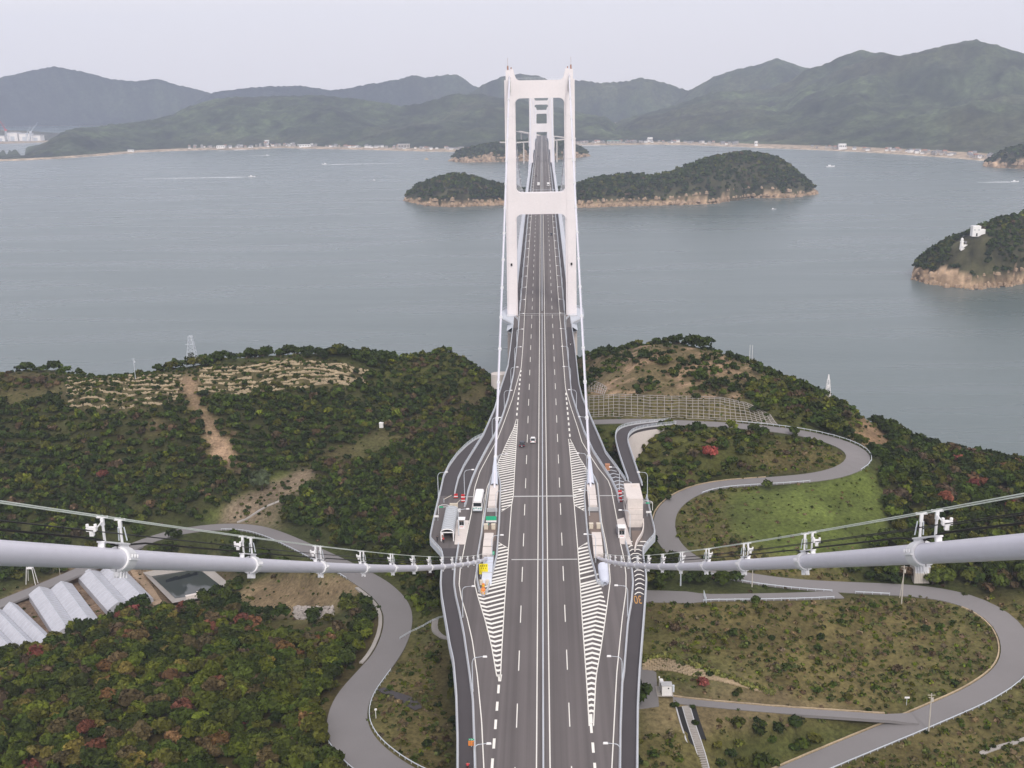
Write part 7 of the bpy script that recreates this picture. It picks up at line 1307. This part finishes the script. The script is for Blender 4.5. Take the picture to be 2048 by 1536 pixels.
# approach viaducts on the far shore
def viaduct(label, pts, w=7, step=40):
    P = smooth_line(pts, 12); t = thing('viaduct', label, 'viaduct', tuple(P[0])); b = MB(); b.sweep(P, [(-w/2, -1.8), (w/2, -1.8), (w/2, .9), (w/2-.4, .9), (w/2-.4, 0), (-w/2+.4, 0), (-w/2+.4, .9), (-w/2, .9)]); part('deck', b, M['pconc'], t)
    for p in P[2::max(1, int(step/12))]: b = MB(); b.box((p[0], p[1], (p[2]-1.8)/2-2), (3.0, 2.4, p[2]+2.2)); part('pier', b, M['pconc'], t)
viaduct('curving pale ramp viaduct left of the far bridge end', [A(1000, 284, 2760), A(1030, 285, 2770), A(1060, 283, 2790), A(1084, 281, 2800)]); viaduct('upper pale viaduct climbing to the left behind the far bridge end', [A(1036, 262, 3000), A(1050, 265, 2950), A(1066, 268, 2880), A(1078, 271, 2820)], 10, 60); viaduct('pale ramp viaduct right of the far bridge end', [A(1090, 272, 2820), A(1110, 272, 2830), A(1130, 275, 2850), A(1150, 276, 2880)]); viaduct('lower pale ramp right of the far bridge end', [A(1094, 281, 2800), A(1112, 280, 2800), A(1130, 278, 2820), A(1150, 277, 2860)], 6)
# ------------------------------------------------------------------ boats
def boat(label, px, py, L, rz, wake=0, wl=0, hull='white', cabin=True):
    p = G(px, py, 0); t = thing('boat', label, 'boat', (p[0], p[1], 0), rz); w = L*.27; b = MB(); V = []
    for x, ww, z0, z1 in ((-L/2, .85, -.3, L*.10), (0, 1, -.3, L*.10), (L*.28, .8, -.25, L*.12), (L/2, .05, .1, L*.16)): V += [(x, -w/2*ww, z1), (x, -w/2*ww*.7, z0), (x, w/2*ww*.7, z0), (x, w/2*ww, z1)]
    b.add(V, [(i*4+q, (i+1)*4+q, (i+1)*4+(q+1) % 4, i*4+(q+1) % 4) for i in range(3) for q in range(4)]+[(3, 2, 1, 0), (12, 13, 14, 15)]); part('hull', b, M[hull], t, world=False)
    b = MB(); b.box((-L*.12, 0, L*.10+L*.07), (L*.3, w*.6, L*.15), taper=.85); c_ = part('cabin', b, M['white'], t, world=False); b = MB(); b.box((L*.02, 0, L*.20), (L*.04, w*.5, L*.05)); part('windshield', b, M['dark'], c_, world=False)
    b = MB(); b.tube([(-L*.1, 0, L*.22), (-L*.1, 0, L*.42)], .08, 5); part('mast', b, M['rail'], t, world=False)
    if wl:
        k = 40; u = np.linspace(0, 1, k); rn = np.random.RandomState(int(px)); d = np.array([math.cos(rz), math.sin(rz)]); nn = np.array([-d[1], d[0]]); b = MB(); A_ = []; B_ = []
        for i in range(k):
            wd = (.5+2.2*min(u[i]*9, 1))*L*.17*(1-.75*u[i])*(.7+.6*rn.rand()); c = p[:2]-d*(L*.4+wl*u[i])+nn*(wl*.012*math.sin(u[i]*3)); A_.append((*(c+nn*wd), .12)); B_.append((*(c-nn*wd), .12))
        b.strip(A_, B_); o = link('wake', b.mesh('wake', M['foam'])); o['kind'] = 'stuff'
boat('white motor boat with a long wake on the left water', 504, 354, 15, .03, wl=230); boat('white boat trailing a wake to the right, beyond the long-wake boat', 649, 329, 14, math.pi-.02, wl=190); boat('small white boat with a short wake close to the left village', 535, 311, 11, 0, wl=60)
boat('small pale fishing boat standing alone left of the rocky island', 747, 361.5, 9, math.pi, hull='kerb'); boat('white cabin boat between rocky island and right mountain', 1661, 334, 19, .15); boat('white boat with a wake near the right edge of the photo', 2030, 364, 13, -.05, wl=60); boat('little boat just below the right end of the rocky island', 1547, 419, 8, .2, hull='kerb')
p = G(853, 319, 0); b = MB(); b.add([(p[0]+8*math.cos(a), p[1]+6*math.sin(a), -1) for a in np.linspace(0, 6.28, 8)[:-1]]+[(p[0], p[1], 5)], [(i, (i+1) % 7, 7) for i in range(7)]); single('sea_rock', b, M['stone'], 'lone rock in the water left of the small islet', 'rock', tuple(p))
# shipyard at the far left
def yard_hall(px, py, w, h, label, Y=4750):
    p = A(px, py, Y); t = thing('shipyard_hall', label, 'shipyard hall', (p[0], p[1], 2)); b = MB(); b.box((0, 0, h/2), (w, 40, h)); part('wall', b, M['whitewall'], t, world=False); b = MB(); b.box((0, 0, h+1), (w+2, 42, 2)); part('roof', b, M['kerb'], t, world=False); b = MB(); b.box((0, -20.2, h*.3), (w*.4, .4, h*.6)); part('door', b, M['rail'], t, world=False)
for k, (px, w, h) in enumerate(((6, 34, 22), (30, 42, 34), (54, 44, 30), (76, 40, 22))): yard_hall(px, 282, w, h, ('leftmost white hall of the far shipyard', 'tall white hall in the far shipyard under the slanting crane', 'broad white hall of the far shipyard with teal door', 'right-hand hall of the far shipyard')[k])
def crane(px, h, lean, label):
    p = A(px, 280, 4700); t = thing('dock_crane', label, 'crane', (p[0], p[1], 2)); b = MB()
    for sx in (-6, 6):
        for sy in (-6, 6): b.tube([(sx, sy, 0), (sx*.3, sy*.3, h*.5)], .8, 4)
    part('tower', b, M['rail'], t, world=False); b = MB(); b.tube([(0, 0, h*.5), (lean, 0, h)], [1.5, .7], 4); b.tube([(0, 0, h*.7), (lean*.6, 0, h*.85)], .4, 4); b.box((0, 0, h*.5), (9, 7, 6)); part('jib', b, M['redcloth'] if lean < 0 else M['rail'], t, world=False)
crane(14, 95, -26, 'red jib dock crane at the far left shipyard'); crane(63, 75, 34, 'pale dock crane leaning right over the far shipyard'); crane(55, 60, 18, 'shorter pale crane at the far shipyard')
# ------------------------------------------------------------------ haze: one closed box of pale air round the whole place
def make_haze():
    m = bpy.data.materials.new('haze_air'); m.use_nodes = True; t = m.node_tree; t.nodes.remove(t.nodes['Principled BSDF'])
    v = t.nodes.new('ShaderNodeVolumePrincipled'); v.inputs['Color'].default_value = (.72, .81, 1.0, 1); v.inputs['Density'].default_value = HAZE
    v.inputs['Anisotropy'].default_value = .0
    t.links.new(v.outputs[0], t.nodes['Material Output'].inputs['Volume'])
    b = MB(); b.box((0, 4300, 398), (14400, 10200, 812)); o = link('haze', b.mesh('haze', m)); o['kind'] = 'stuff'; o.display_type = 'WIRE'
HAZE = .000098
make_haze()
